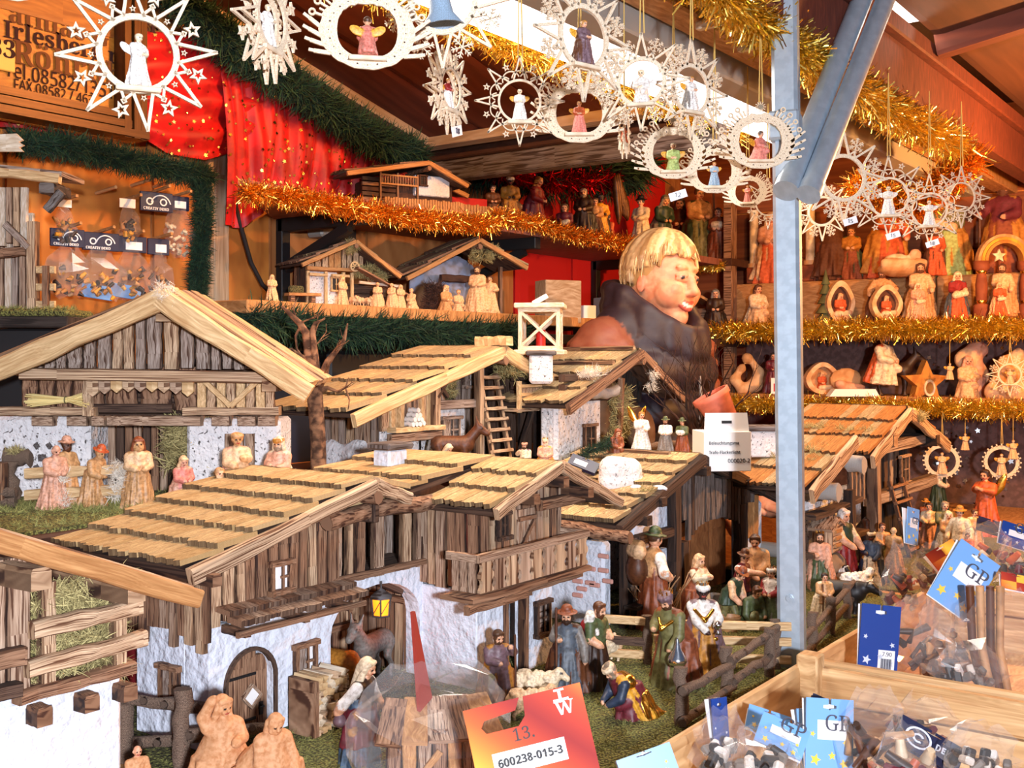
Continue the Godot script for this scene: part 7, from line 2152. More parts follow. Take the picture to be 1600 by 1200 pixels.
func frame_mesh(kind:String,layers:int)->ArrayMesh:
	var key:="fr%s%d" % [kind,layers]
	if cache.has(key):return cache[key]
	var b:=B.new()
	var th:=0.045
	for l in layers:
		var z:=(l - (layers - 1)*0.5)*0.16
		match kind:
			"star","flake","loop":
				b.ring(Vector2.ZERO,0.44,0.52 if kind!="loop" else 0.49,th,32,0,TAU,z)
				var n:=8
				for k in n:
					var a:=TAU*k/n+(0.12 if kind=="star" else 0.0)+PI/2
					var d:=Vector2(cos(a),sin(a)); var e:=d.orthogonal()
					var w:=0.042 if kind!="loop" else 0.034
					b.bar(d*0.48+e*0.13,d*1.0,w,th,z); b.bar(d*0.48 - e*0.13,d*1.0,w,th,z)
					if kind=="star":star5(b,d*0.58,0.045,0.5,th,a,z)
					a+=PI/n
					d=Vector2(cos(a),sin(a)); e=d.orthogonal()
					if kind=="star":
						b.bar(d*0.5+e*0.09,d*0.64,0.035,th,z); b.bar(d*0.5 - e*0.09,d*0.64,0.035,th,z)
						b.ring(d*0.655,0.022,0.045,th,4,a,a+TAU,z)
						star5(b,d*0.78,0.12,0.55,th,a,z)
					elif kind=="flake":
						b.bar(d*0.5+e*0.08,d*0.62,0.035,th,z); b.bar(d*0.5 - e*0.08,d*0.62,0.035,th,z)
						flake(b,d*0.76,0.165,th,z)
					else:
						b.ring(d*0.5,0.18,0.205,th,16,a - 1.5,a+1.5,z); b.ring(d.rotated(PI/n)*0.5,0.16,0.185,th,16,a+PI/n - 1.5,a+PI/n+1.5,z)
						star5(b,d*0.80,0.085,0.55,th,a,z)
			"arch":
				var o:=PackedVector2Array(); var q:=PackedVector2Array()
				for i in 48:
					var a:=TAU*i/48
					var d:=Vector2(cos(a),sin(a))
					var up:=clampf(d.y,0,1)
					var ri:=0.45 - 0.03*up+0.012*sin(i*2.4)*up
					var ro:=0.69 - 0.02*up+0.03*sin(i*1.9)*(0.3+0.7*up)
					o.append(d*ro*Vector2(1.04,0.90 if d.y>0 else 0.82)); q.append(Vector2(signf(d.x)*pow(absf(d.x),0.8),signf(d.y)*pow(absf(d.y),0.8))*ri*Vector2(1,0.92)+Vector2(0,0.03))
				b.band(o,q,th,z)
				for s in [-1.0,1.0]:
					for i in 4:
						var a:=-0.55+i*0.19
						var c:=Vector2(s*cos(a),sin(a))
						var t:=Vector2(s*cos(a+0.12),sin(a+0.16))
						b.bar(c*0.66,t*0.85,0.06,th,z); b.bar(t*0.85,t*0.94+Vector2(0,0.05),0.045,th,z)
					for i in 4:
						var a:=0.32+i*0.22
						var c:=Vector2(s*cos(a),sin(a)*0.95)
						b.bar(c*0.66,c*0.80,0.035,th,z)
						b.ring(c*0.86,0.028,0.058,th,10,0,TAU,z)
						b.bar(c.rotated(0.1*s)*0.66,c.rotated(0.11*s)*0.77,0.03,th,z)
				for i in 24:
					var a:=TAU*i/24
					b.col=Color(0.06,0.03,0.02)
					b.tube([Vector3(cos(a)*0.575,sin(a)*0.50,z+th*0.42),Vector3(cos(a)*0.575,sin(a)*0.50,z+th*0.52)],0.015 if i % 2 else 0.010,6)
					b.col=Color(1,1,1)
				for i in 12:
					var a:=TAU*i/12
					b.bar(Vector2(0,0.74),Vector2(0,0.74)+Vector2(cos(a),sin(a))*0.11,0.014,th,z)
				b.ring(Vector2(0,0.74),0.03,0.055,th,10,0,TAU,z)
			"ringlet":
				b.ring(Vector2.ZERO,0.72,0.92,th*2.0,26,0,TAU,z)
				for i in 24:
					var a:=TAU*i/24
					b.bar(Vector2(cos(a),sin(a))*0.9,Vector2(cos(a),sin(a))*1.0,0.08,th*2.0,z)
	cache[key]=b.mesh()
	return cache[key]
func angel_mesh(o:Dictionary)->ArrayMesh:
	var d:={"cell":0.026,"robe":"pink","hair":"ochre","extra":[[2,V(0.2,0.70,-0.11),V(0.15,0.09,0.03),0.0,0.0,"gold",Basis(Vector3(0,0,1),0.5)],[2,V(-0.2,0.70,-0.11),V(0.15,0.09,0.03),0.0,0.0,"gold",Basis(Vector3(0,0,1),-0.5)]],"fat":1.2}
	d.merge(o,true)
	return fig(d)
# R is the radius in metres; yaw relative to facing the lens
func ornament(label:String,kind:String,px:float,py:float,rpx:float,d:float,yaw:float,o:={},layers:=1,tg:=0)->Node3D:
	var at:=P(px,py,d)
	var R:=rpx*d/FPX
	var root:=thing("wooden_ornament",label,"ornament",at,rad_to_deg(atan2(-at.x,-at.z))+yaw)
	put("frame",frame_mesh(kind,layers),M.ply,root,Transform3D(Basis().scaled(V(R,R,R)),Vector3.ZERO))
	var top:=R*(1.0 if kind!="arch" else 0.84)
	var b:=B.new()
	b.col=lin(206,170,90)
	var up:=clampf(o.get("cordtop",2.19) - at.y - top,0.02,0.5)
	b.tube([V(-0.002,top,0),V(0,top+up,0)],0.0011,4); b.tube([V(0.004,top,0),V(0,top+up,0)],0.0011,4)
	put("cord",b.mesh(),M.flat,root)
	if not o.has("none"):
		var ratio:=0.70 if kind!="ringlet" else 1.2
		if kind=="arch":ratio=0.62
		var fy:=-0.43 if kind!="ringlet" else -0.72
		if kind=="arch":fy=-0.37
		var q:Dictionary=o.duplicate()
		var turn:float=q.get("turn",0.0)
		q.erase("turn"); q.erase("cordtop")
		put("angel",angel_mesh(q),M.paint,root,Transform3D(Basis(Vector3.UP,deg_to_rad(turn)).scaled(Vector3.ONE*R*ratio/(0.74 if q.get("pose","")=="kneel" else 1.0)),V(0,fy*R,0)))
		pbox(root,"stand",V(0,fy*R - 0.003,0),V(R*0.56,0.005,R*0.26),"ply",0.001)
	if tg:
		pbox(root,"price_tag",V(R*0.1,-R*0.95,0.01),V(0.028,0.013,0.001),"white_box",0.0,Basis(Vector3(0,0,1),0.3))
		write(root,["","15","18","12"][tg],V(R*0.1 - 0.006,-R*0.95 - 0.006,0.0115),0.010,M.ink)
	return root
func ornaments()->void:
	var wa:={"robe":"white","skin":"cream","hair":"cream","extra":[[2,V(0.2,0.70,-0.11),V(0.15,0.09,0.03),0.0,0.0,"white",Basis(Vector3(0,0,1),0.5)],[2,V(-0.2,0.70,-0.11),V(0.15,0.09,0.03),0.0,0.0,"white",Basis(Vector3(0,0,1),-0.5)]]}
	var pk:={"robe":"pink","hair":"hair","pose":"kneel"}
	ornament("big white star ornament with small stars and a white angel, before the trade sign","star",216,84,120,1.0,4,wa.merged({"turn":35.0}))
	ornament("white fretwork ornament cut by the top left corner","arch",22,-28,52,1.05,0,{"none":1})
	ornament("layered narrow ornament with white angel left of the fir garland","star",418,32,96,1.08,62,wa,2)
	ornament("white arched fretwork ornament with a kneeling pink angel seen from behind","arch",574,50,104,1.15,3,{"robe":"pink","hair":"hair","pose":"kneel","turn":180.0})
	var bell:=ornament("white snowflake star ornament with a blue grey bell, cut by the top edge","flake",692,0,106,1.2,-8,{"none":1})
	var bb:=B.new(); bb.col=C.sky
	bb.lathe([Vector2(0.001,1.5),Vector2(0.3,1.45),Vector2(0.45,1.2),Vector2(0.55,0.6),Vector2(1.0,0),Vector2(0.92,0),Vector2(0.5,0.5),Vector2(0.3,1.2)],18)
	put("bell",bb.mesh(),M.paint,bell,Transform3D(Basis(V(0,0,1),0.12).scaled(Vector3.ONE*0.025),V(0,-0.03,0)))
	ornament("layered narrow star ornament with red dressed angel hanging left of the loop star","star",700,140,68,1.4,62,{"robe":"white","top":"red","hair":"ochre"},2,2)
	ornament("cream loop star ornament with a white praying angel in the middle of the row","loop",812,158,70,1.5,3,{"robe":"white","skin":"cream","hair":"cream"})
	ornament("grey snowflake star ornament with dark robed figure before the bright lamp","flake",912,58,100,1.35,42,{"robe":"mauve","cloak":"brown","hair":"ochre"},1)
	ornament("white arched fretwork ornament with red dressed angel under the dark figure star","arch",905,178,80,1.55,2,{"robe":"pink","top":"orange","hair":"ochre"})
	ornament("pale snowflake star ornament with white kneeling angel glaring in the lamp light","flake",1002,128,76,1.5,-10,wa.merged({"pose":"kneel"}),1)
	ornament("layered oblique star ornament with grey angel holding a cross, right of the lamp glare","flake",1080,140,78,1.6,44,{"robe":"white","hair":"ochre","cloak":"grey"},1)
	ornament("edge on ornament with orange angel hanging below the red dressed angel arch","star",975,205,42,1.75,80,{"robe":"orange","hair":"ochre"},2)
	ornament("white arched fretwork ornament with a green angel playing harp","arch",1052,240,70,1.75,2,{"robe":"mint","hair":"cream","pose":"kneel"},1,3)
	ornament("white arched fretwork ornament with a small pale blue angel","arch",1116,268,60,1.9,8,{"robe":"sky","hair":"ochre"},1)
	ornament("white arched fretwork ornament with pink angel touching the steel post","arch",1188,222,74,1.85,12,{"robe":"pink","hair":"hair","turn":40.0,"pose":"kneel"})
	ornament("small scalloped ornament with pink angel hanging low left of the steel post","arch",1168,300,42,2.2,-10,{"robe":"pink","hair":"ochre"})
	ornament("small loop star ornament hanging low beside the steel post","loop",1200,318,40,2.35,10,{"none":1})
	ornament("cream snowflake star ornament just right of the steel post braces","flake",1318,278,72,2.05,25,{"none":1},1,1)
	ornament("cream loop star ornament with white angel right of the post, with a price slip","loop",1388,308,64,2.25,5,wa,1,1)
	ornament("cream loop star ornament with grey white angel overlapping its right neighbour","loop",1452,328,56,2.4,-8,wa,1,2)
	ornament("cream loop star ornament hanging last in the row at the right","loop",1502,308,48,2.5,30,{"none":1},1)
	ornament("cream snowflake star ornament low behind the braces, right of the post","flake",1285,330,46,2.5,-20,{"none":1},1)
	# hook sticks under the front beam
	for i in 7:
		var z:=-1.72 - i*0.17
		var hk:=thing("hook_stick","white hook stick under the front beam carrying ornament cords","hook",V(-0.80,2.18,z),0,"hook sticks under the front beam")
		pl(hk,"stick",V(-0.07,0,0),V(0.04,0.0,0),0.014,0.014,V(0,1,0),"ply",1)
	garland("tinsel_garland","gold tinsel garland along the front beam beyond the steel braces",[V(-0.77,2.20,-1.45),V(-0.775,2.165,-2.0),V(-0.775,2.16,-2.5),V(-0.75,2.15,-2.95)],0.055,1300,"tinsel","tinsel")
	garland("tinsel_garland","gold tinsel garland drooping below the beam behind the ornaments",[V(-1.0,2.06,-2.9),V(-0.86,2.0,-2.95),V(-0.72,2.12,-2.98)],0.06,420,"tinsel","tinsel_amber")
	garland("tinsel_garland","gold tinsel garland along the far edge of the white lamp",[V(-1.24,2.21,-1.0),V(-1.24,2.20,-1.8),V(-1.24,2.2,-2.7)],0.045,600,"tinsel","tinsel")
	# clear tarpaulin at the right
	var tp:=thing("clear_tarpaulin","clear creased plastic tarpaulin hanging at the upper right","tarpaulin",V(-0.42,2.45,-2.35))
	var b:=B.new()
	var nz:=noise(1.2,77,2)
	var W:=26
	var at:=func(i:int,j:int)->Vector3:
		var u:=float(i)/W; var v:=float(j)/W
		return V(u*0.9,-v*(0.62 - 0.1*u)+nz.get_noise_2d(u*6.0,v*6.0)*0.02,-0.75+u*1.2+nz.get_noise_2d(u*2.5+9.0,v*2.0)*0.14)
	for j in W+1:
		for i in W+1:
			var p:Vector3=at.call(i,j)
			var nn:Vector3=((at.call(i+1,j) - p) as Vector3).cross(at.call(i,j+1) - p).normalized()
			b.add(p,nn,Vector2(i,j)/W)
	for j in W:
		for i in W:
			var k:=j*(W+1)+i
			b.face(k,k+1,k+W+2); b.face(k,k+W+2,k+W+1)
	put("sheet",b.mesh(),M.sheet,tp)
	b=B.new(); b.col=lin(190,170,140)
	b.tube([at.call(0,W),at.call(W/2,W),at.call(W,W)],0.004,6)
	put("hem_cord",b.mesh(),M.flat,tp)
# statuettes on the end shelves: foot pixel, level, distance plane z
func es(label:String,px:float,tall:float,y:float,z:float,face:float,o:Dictionary,m:="carved",n:="figurine")->Node3D:
	var at:=PZ(px,500,z)
	at.y=y
	var d:=(at - Vector3(0,EYE,0)).dot(cf)
	return statue(n,label,at,tall*d/FPX/(0.74 if o.get("pose","")=="kneel" else 1.0),face,o,m)
func shape(n:String,label:String,cat:String,at:Vector3,yaw:float,shapes:Array,cell:float,part:String,m:="carved")->Node3D:
	var o:=thing(n,label,cat,at,yaw)
	var b:=B.new()
	b.net(shapes,cell)
	put(part,b.mesh(),M[m],o)
	return o
func end_shelves()->void:
	var x0:=-1.9
	for e in [["upper end shelf carrying the front row of carved nativity groups",1.715,0.03],["lower end shelf carrying pale modern nativity pieces",1.45,0.03]]:
		var s:=thing("wall_shelf",e[0],"shelf",V(-0.5,e[1],-4.05))
		pbox(s,"board",V(0,0,0),V(2.8,e[2],0.32),"tan")
	var stp:=thing("shelf_step","raised pale wooden step carrying the back row of big carved figures","shelf",V(-0.5,1.73,-4.12))
	for i in 7:pbox(stp,"block",V(-1.2+i*0.4,0.083,0),V(0.395,0.166,0.16),"tan",0.006)
	var bd:=thing("star_backdrop","dark grey cloth backdrop with gold and silver stars behind the lower end shelf","backdrop",V(-0.5,1.35,-4.2))
	pbox(bd,"cloth",V(0,0,0),V(2.8,0.72,0.012),"grey_cloth")
	for kk in 2:
		var xs:=[]
		for i in (150 if kk==0 else 120):xs.append(Transform3D(Basis(V(0,0,1),rn(0,TAU))*Basis(Vector3.UP,PI/2+rn(-0.5,0.5))*Basis().scaled(Vector3.ONE*rn(0.006,0.013)),V(rn(-0.9,1.0),rn(-0.34,0.33),0.010)))
		strands("stars",bd,sequin(),M["silver" if kk==0 else "gilt"],xs)
	garland("tinsel_garland","gold tinsel garland along the edge of the upper end shelf",[V(-1.95,1.70,-3.87),V(-1.4,1.705,-3.87),V(-0.8,1.70,-3.87),V(0.2,1.70,-3.87)],0.05,1900,"tinsel","tinsel")
	garland("tinsel_garland","gold tinsel garland along the edge of the lower end shelf",[V(-1.95,1.43,-3.87),V(-1.4,1.425,-3.87),V(-0.8,1.43,-3.87),V(0.2,1.43,-3.87)],0.044,1700,"tinsel","tinsel")
	garland("tinsel_garland","gold tinsel garland hanging down the left end of the end shelves",[V(-1.93,1.70,-3.86),V(-1.95,1.55,-3.86),V(-1.93,1.40,-3.86)],0.05,300,"tinsel","tinsel")
	var up:=thing("shelf_upright","brown wooden upright at the left end of the end shelves","post",V(-1.87,1.9,-3.98))
	pbox(up,"post",V(0,-0.1,0),V(0.035,0.9,0.05),"aged_brown")
	var cs:=thing("wall_shelf","short dark corner shelf behind the seller carrying tall painted figures","shelf",V(-2.02,1.98,-4.08))
	pbox(cs,"board",V(0,0,0),V(0.34,0.03,0.26),"dark_wood")
	var cs2:=thing("wall_shelf","lower dark corner shelf behind the seller with a small stable","shelf",V(-2.0,1.66,-3.95))
	pbox(cs2,"board",V(0,0,0),V(0.3,0.03,0.3),"dark_wood")
	garland("tinsel_garland","short gold tinsel strip on the dark corner shelf behind the seller",[V(-2.03,1.965,-3.93),V(-1.88,1.965,-3.93)],0.03,130,"tinsel","tinsel")
	es("tall painted figurine of a robed man with lamp on the corner shelf behind the seller",1092,118,1.996,-4.05,25,{"robe":"olive","cloak":"dkgreen","top":"tan","hair":"hair","staff":V(0.16,0.9,0.12)},"paint")
	es("painted figurine of a dark cloaked woman beside the corner lamp man",1062,104,1.996,-4.08,0,{"robe":"brown","hood":"dkbrown","cloak":"dkbrown"},"paint")
	es("small painted figurine holding a sheep at the right end of the corner shelf",1122,84,1.996,-4.05,-10,{"robe":"rust","cloak":"brown","hair":"hair","extra":[[0,V(-0.05,0.66,0.17),V(0.07,0.66,0.17),0.06,0.06,"cream"]]},"paint")
	var lh:=thing("model_hut","tiny dim model hut on the lower corner shelf behind the seller","model house",V(-2.0,1.677,-3.95),40)
	pbox(lh,"wall",V(0,0.06,0),V(0.16,0.12,0.1),"aged_brown")
	for s in [-1.0,1.0]:pl(lh,"roof_board",V(0,0.17,0),V(s*0.12,0.10,0),0.14,0.012,V(s*0.5,1,0),"tan",1)
	es("small dark painted figurine beside the tiny hut on the lower corner shelf",1118,78,1.677,-3.9,0,{"robe":"dkbrown","hood":"grey","cloak":"black"},"paint")
	# back row on the step
	var yb:=1.898
	var zb:=-4.12
	for px in [1178,1266]:
		var c:=thing("candle_column",["slender cream candle column left of the steel post","slender cream candle column right of the steel post"][0 if px<1200 else 1],"candle",PZ(px,400,zb)*V(1,0,1)+V(0,yb,0))
		var b:=B.new(); b.col=C.cream
		b.tube([V(0,0.07,0),V(0,0.3,0)],0.018,14)
		put("shaft",b.mesh(),M.paint,c)
		b=B.new(); b.col=C.rust
		b.bx(V(0,0.035,0),V(0.05,0.07,0.05),0.006)
		b.col=C.tan; b.tube([V(0,0.068,0),V(0,0.085,0)],0.026,14)
		put("foot",b.mesh(),M.paint,c)
	es("large carved salmon robed figure standing left of the steel post",1205,112,yb,zb,0,{"robe":"orange","top":"pinkish","cloak":"ltan","hood":"ltan"})
	es("dark carved figure seen between the candle column and the dark green cloaked woman",1290,78,yb,zb,15,{"robe":"rust","hood":"brown","cloak":"brown"})
	es("large carved broad brown cloak seen from behind on the step",1302,112,yb,zb+0.02,180,{"robe":"brown","cloak":"brown","hood":"brown","fat":1.1})
	es("large carved young woman with brown hair in green and gold dress on the step",1330,84,yb,zb+0.03,-5,{"robe":"rust","top":"ochre","apron":"dkgreen","hair":"brown","long":true,"cloak":"green"})
	var mg:=es("large carved mother in orange cloak bending over a round crib on the step",1388,136,yb,zb+0.01,20,{"robe":"orange","top":"orange","hood":"tan","cloak":"ochre","lean":0.25,"fat":1.3,"hl":V(0.12,0.5,0.24),"hr":V(-0.04,0.62,0.2)})
	var cr2:=shape("crib","round cream crib with a pink baby before the orange cloaked mother","crib",PZ(1408,500,-3.99)*V(1,0,1)+V(0,yb+0.035,0),YAW,[[2,V(0,-0.012,0),V(0.085,0.03,0.06),0.0,0.0,C.tan],[0,V(-0.07,0.01,0.03),V(0.0,0.006,0.056),0.014,0.014,C.ltan],[0,V(0,0.006,0.056),V(0.07,0.01,0.03),0.014,0.014,C.ltan],[2,V(-0.02,0.026,0.015),V(0.044,0.018,0.022),0.0,0.0,C.cream],[2,V(0.045,0.04,0.015),V(0.022,0.022,0.02),0.0,0.0,C.face]],0.008,"crib")
	es("large carved mint green cloaked father holding a sleeping baby on the step",1482,132,yb,zb,-10,{"robe":"mint","cloak":"ochre","hair":"brown","top":"olive","fat":1.25,"extra":[[0,V(-0.06,0.6,0.19),V(0.09,0.56,0.2),0.055,0.05,"ltan"],[2,V(-0.09,0.64,0.2),V(0.04,0.04,0.04),0.0,0.0,"face"]]})
	es("large carved brown cloaked shepherd with lantern standing before the mint father",1462,76,yb - 0.0,zb+0.06,5,{"robe":"orange","cloak":"brown","beard":"brown","hair":"brown","hl":V(0.1,0.5,0.2)})
	es("tall carved bearded father in brown cape with staff at the right end of the step",1568,150,yb,zb,-15,{"robe":"rust","cloak":"ochre","top":"wine","hair":"brown","beard":"brown","staff":V(-0.2,0.72,0.14),"hr":V(-0.2,0.62,0.14)})
	# front row
	var yf:=1.732
	var zf:=-3.955
	es("carved kneeling mother in cream and gold beside the post on the upper shelf",1184,64,yf,zf,30,{"pose":"kneel","robe":"ltan","hair":"brown","long":true,"cloak":"cream","top":"cream"})
	var tr:=thing("fir_figurine","carved layered green fir tree right of the steel post","tree figurine",PZ(1290,500,zf)*V(1,0,1)+V(0,yf,0))
	var b:=B.new()
	for i in 5:
		b.col=C.olive.lerp(C.green,i*0.2)
		b.lathe([Vector2(0.045 - i*0.007,i*0.036),Vector2(0.03 - i*0.005,i*0.036+0.02),Vector2(0.002,i*0.036+0.055)],9)
	put("foliage",b.mesh(),M.carved,tr)
	var ho:=func(n:String,label:String,px:float,w:float,h:float,oc:String,ic:String,y:float,z:float)->Node3D:
		var o:=thing("nativity_shell",label,"nativity group",PZ(px,500,z)*V(1,0,1)+V(0,y,0),YAW)
		var q:=B.new()
		# hollow almond shell: a thick ring with a back
		var o1:=PackedVector2Array(); var i1:=PackedVector2Array()
		for i in 28:
			var a:=TAU*i/28+PI/2
			var taper:=1.0 - 0.28*clampf(sin(a),0,1)
			o1.append(Vector2(cos(a)*w*taper,h*0.5+sin(a)*h*0.5)); i1.append(Vector2(cos(a)*w*0.72*taper,h*0.5+sin(a)*h*0.36))
		q.col=C[oc]
		q.band(o1,i1,w*0.7)
		q.col=C[ic]
		q.plate(i1,w*0.2,Transform3D(Basis(),V(0,0,-w*0.25)))
		put("shell",q.mesh(),M.carved,o)
		put("mother",fig({"pose":"kneel","robe":"orange","hood":"ltan","lean":0.2,"cell":0.026,"look":0.4}),M.carved,o,Transform3D(Basis().scaled(Vector3.ONE*h*0.78),V(0,h*0.14,0)))
		var k:=B.new()
		k.net([[0,V(-0.02,0,0),V(0.02,0.004,0),0.014,0.012,C.cream],[2,V(0.032,0.006,0),V(0.01,0.01,0.01),0.0,0.0,C.face]],0.005)
		put("baby",k.mesh(),M.carved,o,Transform3D(Basis().scaled(Vector3.ONE*h*6.0),V(w*0.1,h*0.2,w*0.28)))
		return o
	ho.call("","carved almond shell with a small mother and baby beside the green fir",1312,0.052,0.155,"ltan","brown",yf,zf)
	es("carved father in brown cloak spreading it round the hooded mother",1378,84,yf,zf - 0.01,8,{"robe":"brown","cloak":"brown","beard":"brown","hair":"brown","top":"tan","fat":1.35,"hr":V(-0.24,0.5,0.1),"hl":V(0.24,0.6,0.1),"staff":V(0.27,0.66,0.1)})
	ho.call("","carved pale hood with mother and baby in front of the brown cloaked father",1384,0.055,0.13,"ltan","brown",yf,zf+0.05)
	es("carved pale father with lantern behind a seated mother, middle of the upper end shelf",1438,92,yf,zf - 0.01,5,{"robe":"tan","top":"ltan","hair":"brown","beard":"brown","cloak":"tan","hl":V(0.17,0.5,0.16)})
	es("carved seated mother in cream veil with baby before the pale father",1434,60,yf,zf+0.045,15,{"robe":"pinkish","hood":"cream","cloak":"ltan","fat":1.2,"extra":[[0,V(-0.04,0.48,0.2),V(0.1,0.5,0.2),0.06,0.05,"cream"]]})
	es("carved mother in orange bodice cradling a swaddled baby, right of the pale father",1496,76,yf,zf+0.02,12,{"robe":"orange","top":"red","hood":"cream","cloak":"slateb","fat":1.15,"extra":[[0,V(-0.08,0.5,0.2),V(0.12,0.54,0.2),0.07,0.06,"cream"],[2,V(0.12,0.62,0.17),V(0.045,0.045,0.045),0.0,0.0,"face"]]})
	es("carved bearded father under the golden arch",1566,84,yf+0.01,zf - 0.02,-5,{"robe":"tan","top":"ltan","hair":"brown","beard":"brown","cloak":"tan","hl":V(0.16,0.48,0.16)})
	es("carved seated mother with baby under the golden arch",1562,54,yf+0.01,zf+0.04,10,{"robe":"orange","hood":"ltan","cloak":"ltan","fat":1.2,"extra":[[0,V(-0.04,0.48,0.2),V(0.1,0.5,0.2),0.06,0.05,"cream"]]})
	var ga:=thing("arch_figurine","golden arch with a star on turned red brown columns on the upper end shelf","arch",PZ(1568,500,zf - 0.03)*V(1,0,1)+V(0,yf,0),YAW)
	for s in [-1.0,1.0]:
		b=B.new(); b.col=C.rust
		b.lathe([Vector2(0.001,0),Vector2(0.026,0),Vector2(0.026,0.05),Vector2(0.014,0.055),Vector2(0.018,0.07),Vector2(0.020,0.12),Vector2(0.014,0.16),Vector2(0.020,0.17),Vector2(0.026,0.175),Vector2(0.026,0.2),Vector2(0.001,0.2)],14,Transform3D(Basis(),V(s*0.075,0,0)))
		put("column",b.mesh(),M.carved,ga)
		for y in [0.062,0.165]:
			b=B.new()
			b.lathe([Vector2(0.012,y - 0.012),Vector2(0.019,y),Vector2(0.012,y+0.012)],14,Transform3D(Basis(),V(s*0.075,0,0)))
			put("collar",b.mesh(),M.gold,ga)
	for k in 3:
		b=B.new(); b.col=[C.ochre,C.gold,C.tan][k]
		b.ring(Vector2(0,0.2),0.06+k*0.011,0.07+k*0.011,0.04 - k*0.006,20,0,PI)
		put("arch_band",b.mesh(),M.carved,ga)
	b=B.new(); b.col=C.cream
	star5(b,Vector2(-0.03,0.215),0.024,0.95,0.01)
	put("star",b.mesh(),M.carved,ga,Transform3D(Basis(),V(0,0,0.03)))
	# lower shelf
	var yl:=1.466
	var zl:=-3.97
	shape("abstract_figure","smooth pale abstract mother and child curve left of the steel post","carving",PZ(1168,500,zl)*V(1,0,1)+V(0,yl,0),YAW,[[0,V(-0.05,0.05,0),V(-0.02,0.012,0),0.018,0.02,C.ltan],[0,V(-0.02,0.012,0),V(0.03,0.03,0),0.02,0.026,C.ltan],[0,V(0.03,0.03,0),V(0.045,0.08,0),0.026,0.018,C.ltan],[0,V(0.045,0.08,0),V(0.015,0.125,0),0.018,0.012,C.ltan],[2,V(-0.002,0.135,0),V(0.022,0.022,0.02),0.0,0.0,C.tan],[0,V(-0.05,0.05,0),V(-0.03,0.09,0),0.018,0.012,C.ltan],[2,V(-0.022,0.095,0.004),V(0.016,0.018,0.016),0.0,0.0,C.tan]],0.007,"carving")
	es("carved wine red angel playing music beside the steel post on the lower end shelf",1208,64,yl,zl,10,{"robe":"wine","hair":"dkbrown","skin":"skin"},"paint")
	var rc:=thing("picture_card","small white card with red picture before the red angel","card",PZ(1214,500,zl+0.07)*V(1,0,1)+V(0,yl+0.03,0),YAW)
	pbox(rc,"card",V(0,0,0),V(0.045,0.06,0.002),"white_box",0.0)
	pbox(rc,"print",V(0,-0.006,0.0015),V(0.026,0.03,0.001),"red_board",0.0)
	ho.call("","round pale hollow nativity shell with star rays right of the steel post",1284,0.065,0.12,"ltan","tan",yl,zl)
	shape("hand_carving","pale carved shell with a lying baby on a white ledge","carving",PZ(1328,500,zl)*V(1,0,1)+V(0,yl+0.01,0),YAW,[[2,V(-0.01,0.045,-0.015),V(0.06,0.045,0.018),0.0,0.0,C.tan],[0,V(-0.03,0.018,0.02),V(0.035,0.014,0.02),0.02,0.016,C.pinkish],[2,V(-0.045,0.03,0.02),V(0.018,0.016,0.016),0.0,0.0,C.pinkish]],0.008,"carving")
	var wl:=thing("white_ledge","white foam block under the lying baby carving","block",PZ(1332,500,zl+0.1)*V(1,0,1)+V(0,yl - 0.002,0),YAW)
	b=B.new(); b.plate(PackedVector2Array([Vector2(-0.09,0),Vector2(0.09,0),Vector2(0.075,0.026),Vector2(-0.07,0.026)]),0.05)
	put("block",b.mesh(),M.white_box,wl)
	var dk:=animal("donkey_figurine","dark donkey figurine carrying a cream robed rider on the lower end shelf","animal figurine",PZ(1396,500,zl)*V(1,0,1)+V(0,yl,0),YAW+78,0.17,"donkey",{"c":"dkbrown"})
	es("figurine of a cream robed rider sitting on the dark donkey",1382,82,yl+0.045,zl+0.03,55,{"pose":"kneel","robe":"cream","cloak":"orange","hair":"dkbrown","beard":"dkbrown"},"paint")
	var sb:=thing("star_box","orange wooden star with a small oval nativity inset on the lower end shelf","ornament",PZ(1444,500,zl)*V(1,0,1)+V(0,yl+0.048,0),YAW)
	b=B.new(); b.col=C.ochre
	star5(b,Vector2.ZERO,0.08,0.97,0.05)
	put("star",b.mesh(),M.carved,sb)
	b=B.new(); b.col=C.cream; b.ring(Vector2(0.008,-0.012),0.014,0.02,0.012,14)
	put("oval",b.mesh(),M.carved,sb,Transform3D(Basis().scaled(V(1,1.5,1)),V(0,0,0.026)))
	es("pale stone like carved mother with baby under a tree, lower end shelf",1512,66,yl,zl+0.02,20,{"pose":"kneel","robe":"ltan","hood":"pinkish","skin":"pinkish","fat":1.3})
	shape("tree_carving","pale carved tree canopy rising over the kneeling mother","carving",PZ(1518,500,zl - 0.04)*V(1,0,1)+V(0,yl,0),YAW,[[0,V(0.02,0,0),V(0.01,0.12,0),0.03,0.025,C.pinkish],[2,V(-0.015,0.13,0),V(0.045,0.04,0.03),0.0,0.0,C.ltan],[2,V(0.02,0.165,0),V(0.04,0.03,0.025),0.0,0.0,C.pinkish],[0,V(0.04,0.1,0),V(0.055,0.06,0.01),0.012,0.01,C.ltan]],0.009,"carving")
	shape("relief_carving","pale rough carved relief block at the right end of the lower end shelf","carving",PZ(1578,500,zl)*V(1,0,1)+V(0,yl,0),YAW,[[0,V(-0.05,0.02,0),V(0.06,0.02,0),0.035,0.035,C.ltan],[2,V(0,0.08,0),V(0.06,0.07,0.025),0.0,0.0,C.tan],[0,V(0.02,0.1,0),V(0.03,0.15,0),0.03,0.02,C.ltan]],0.009,"carving")
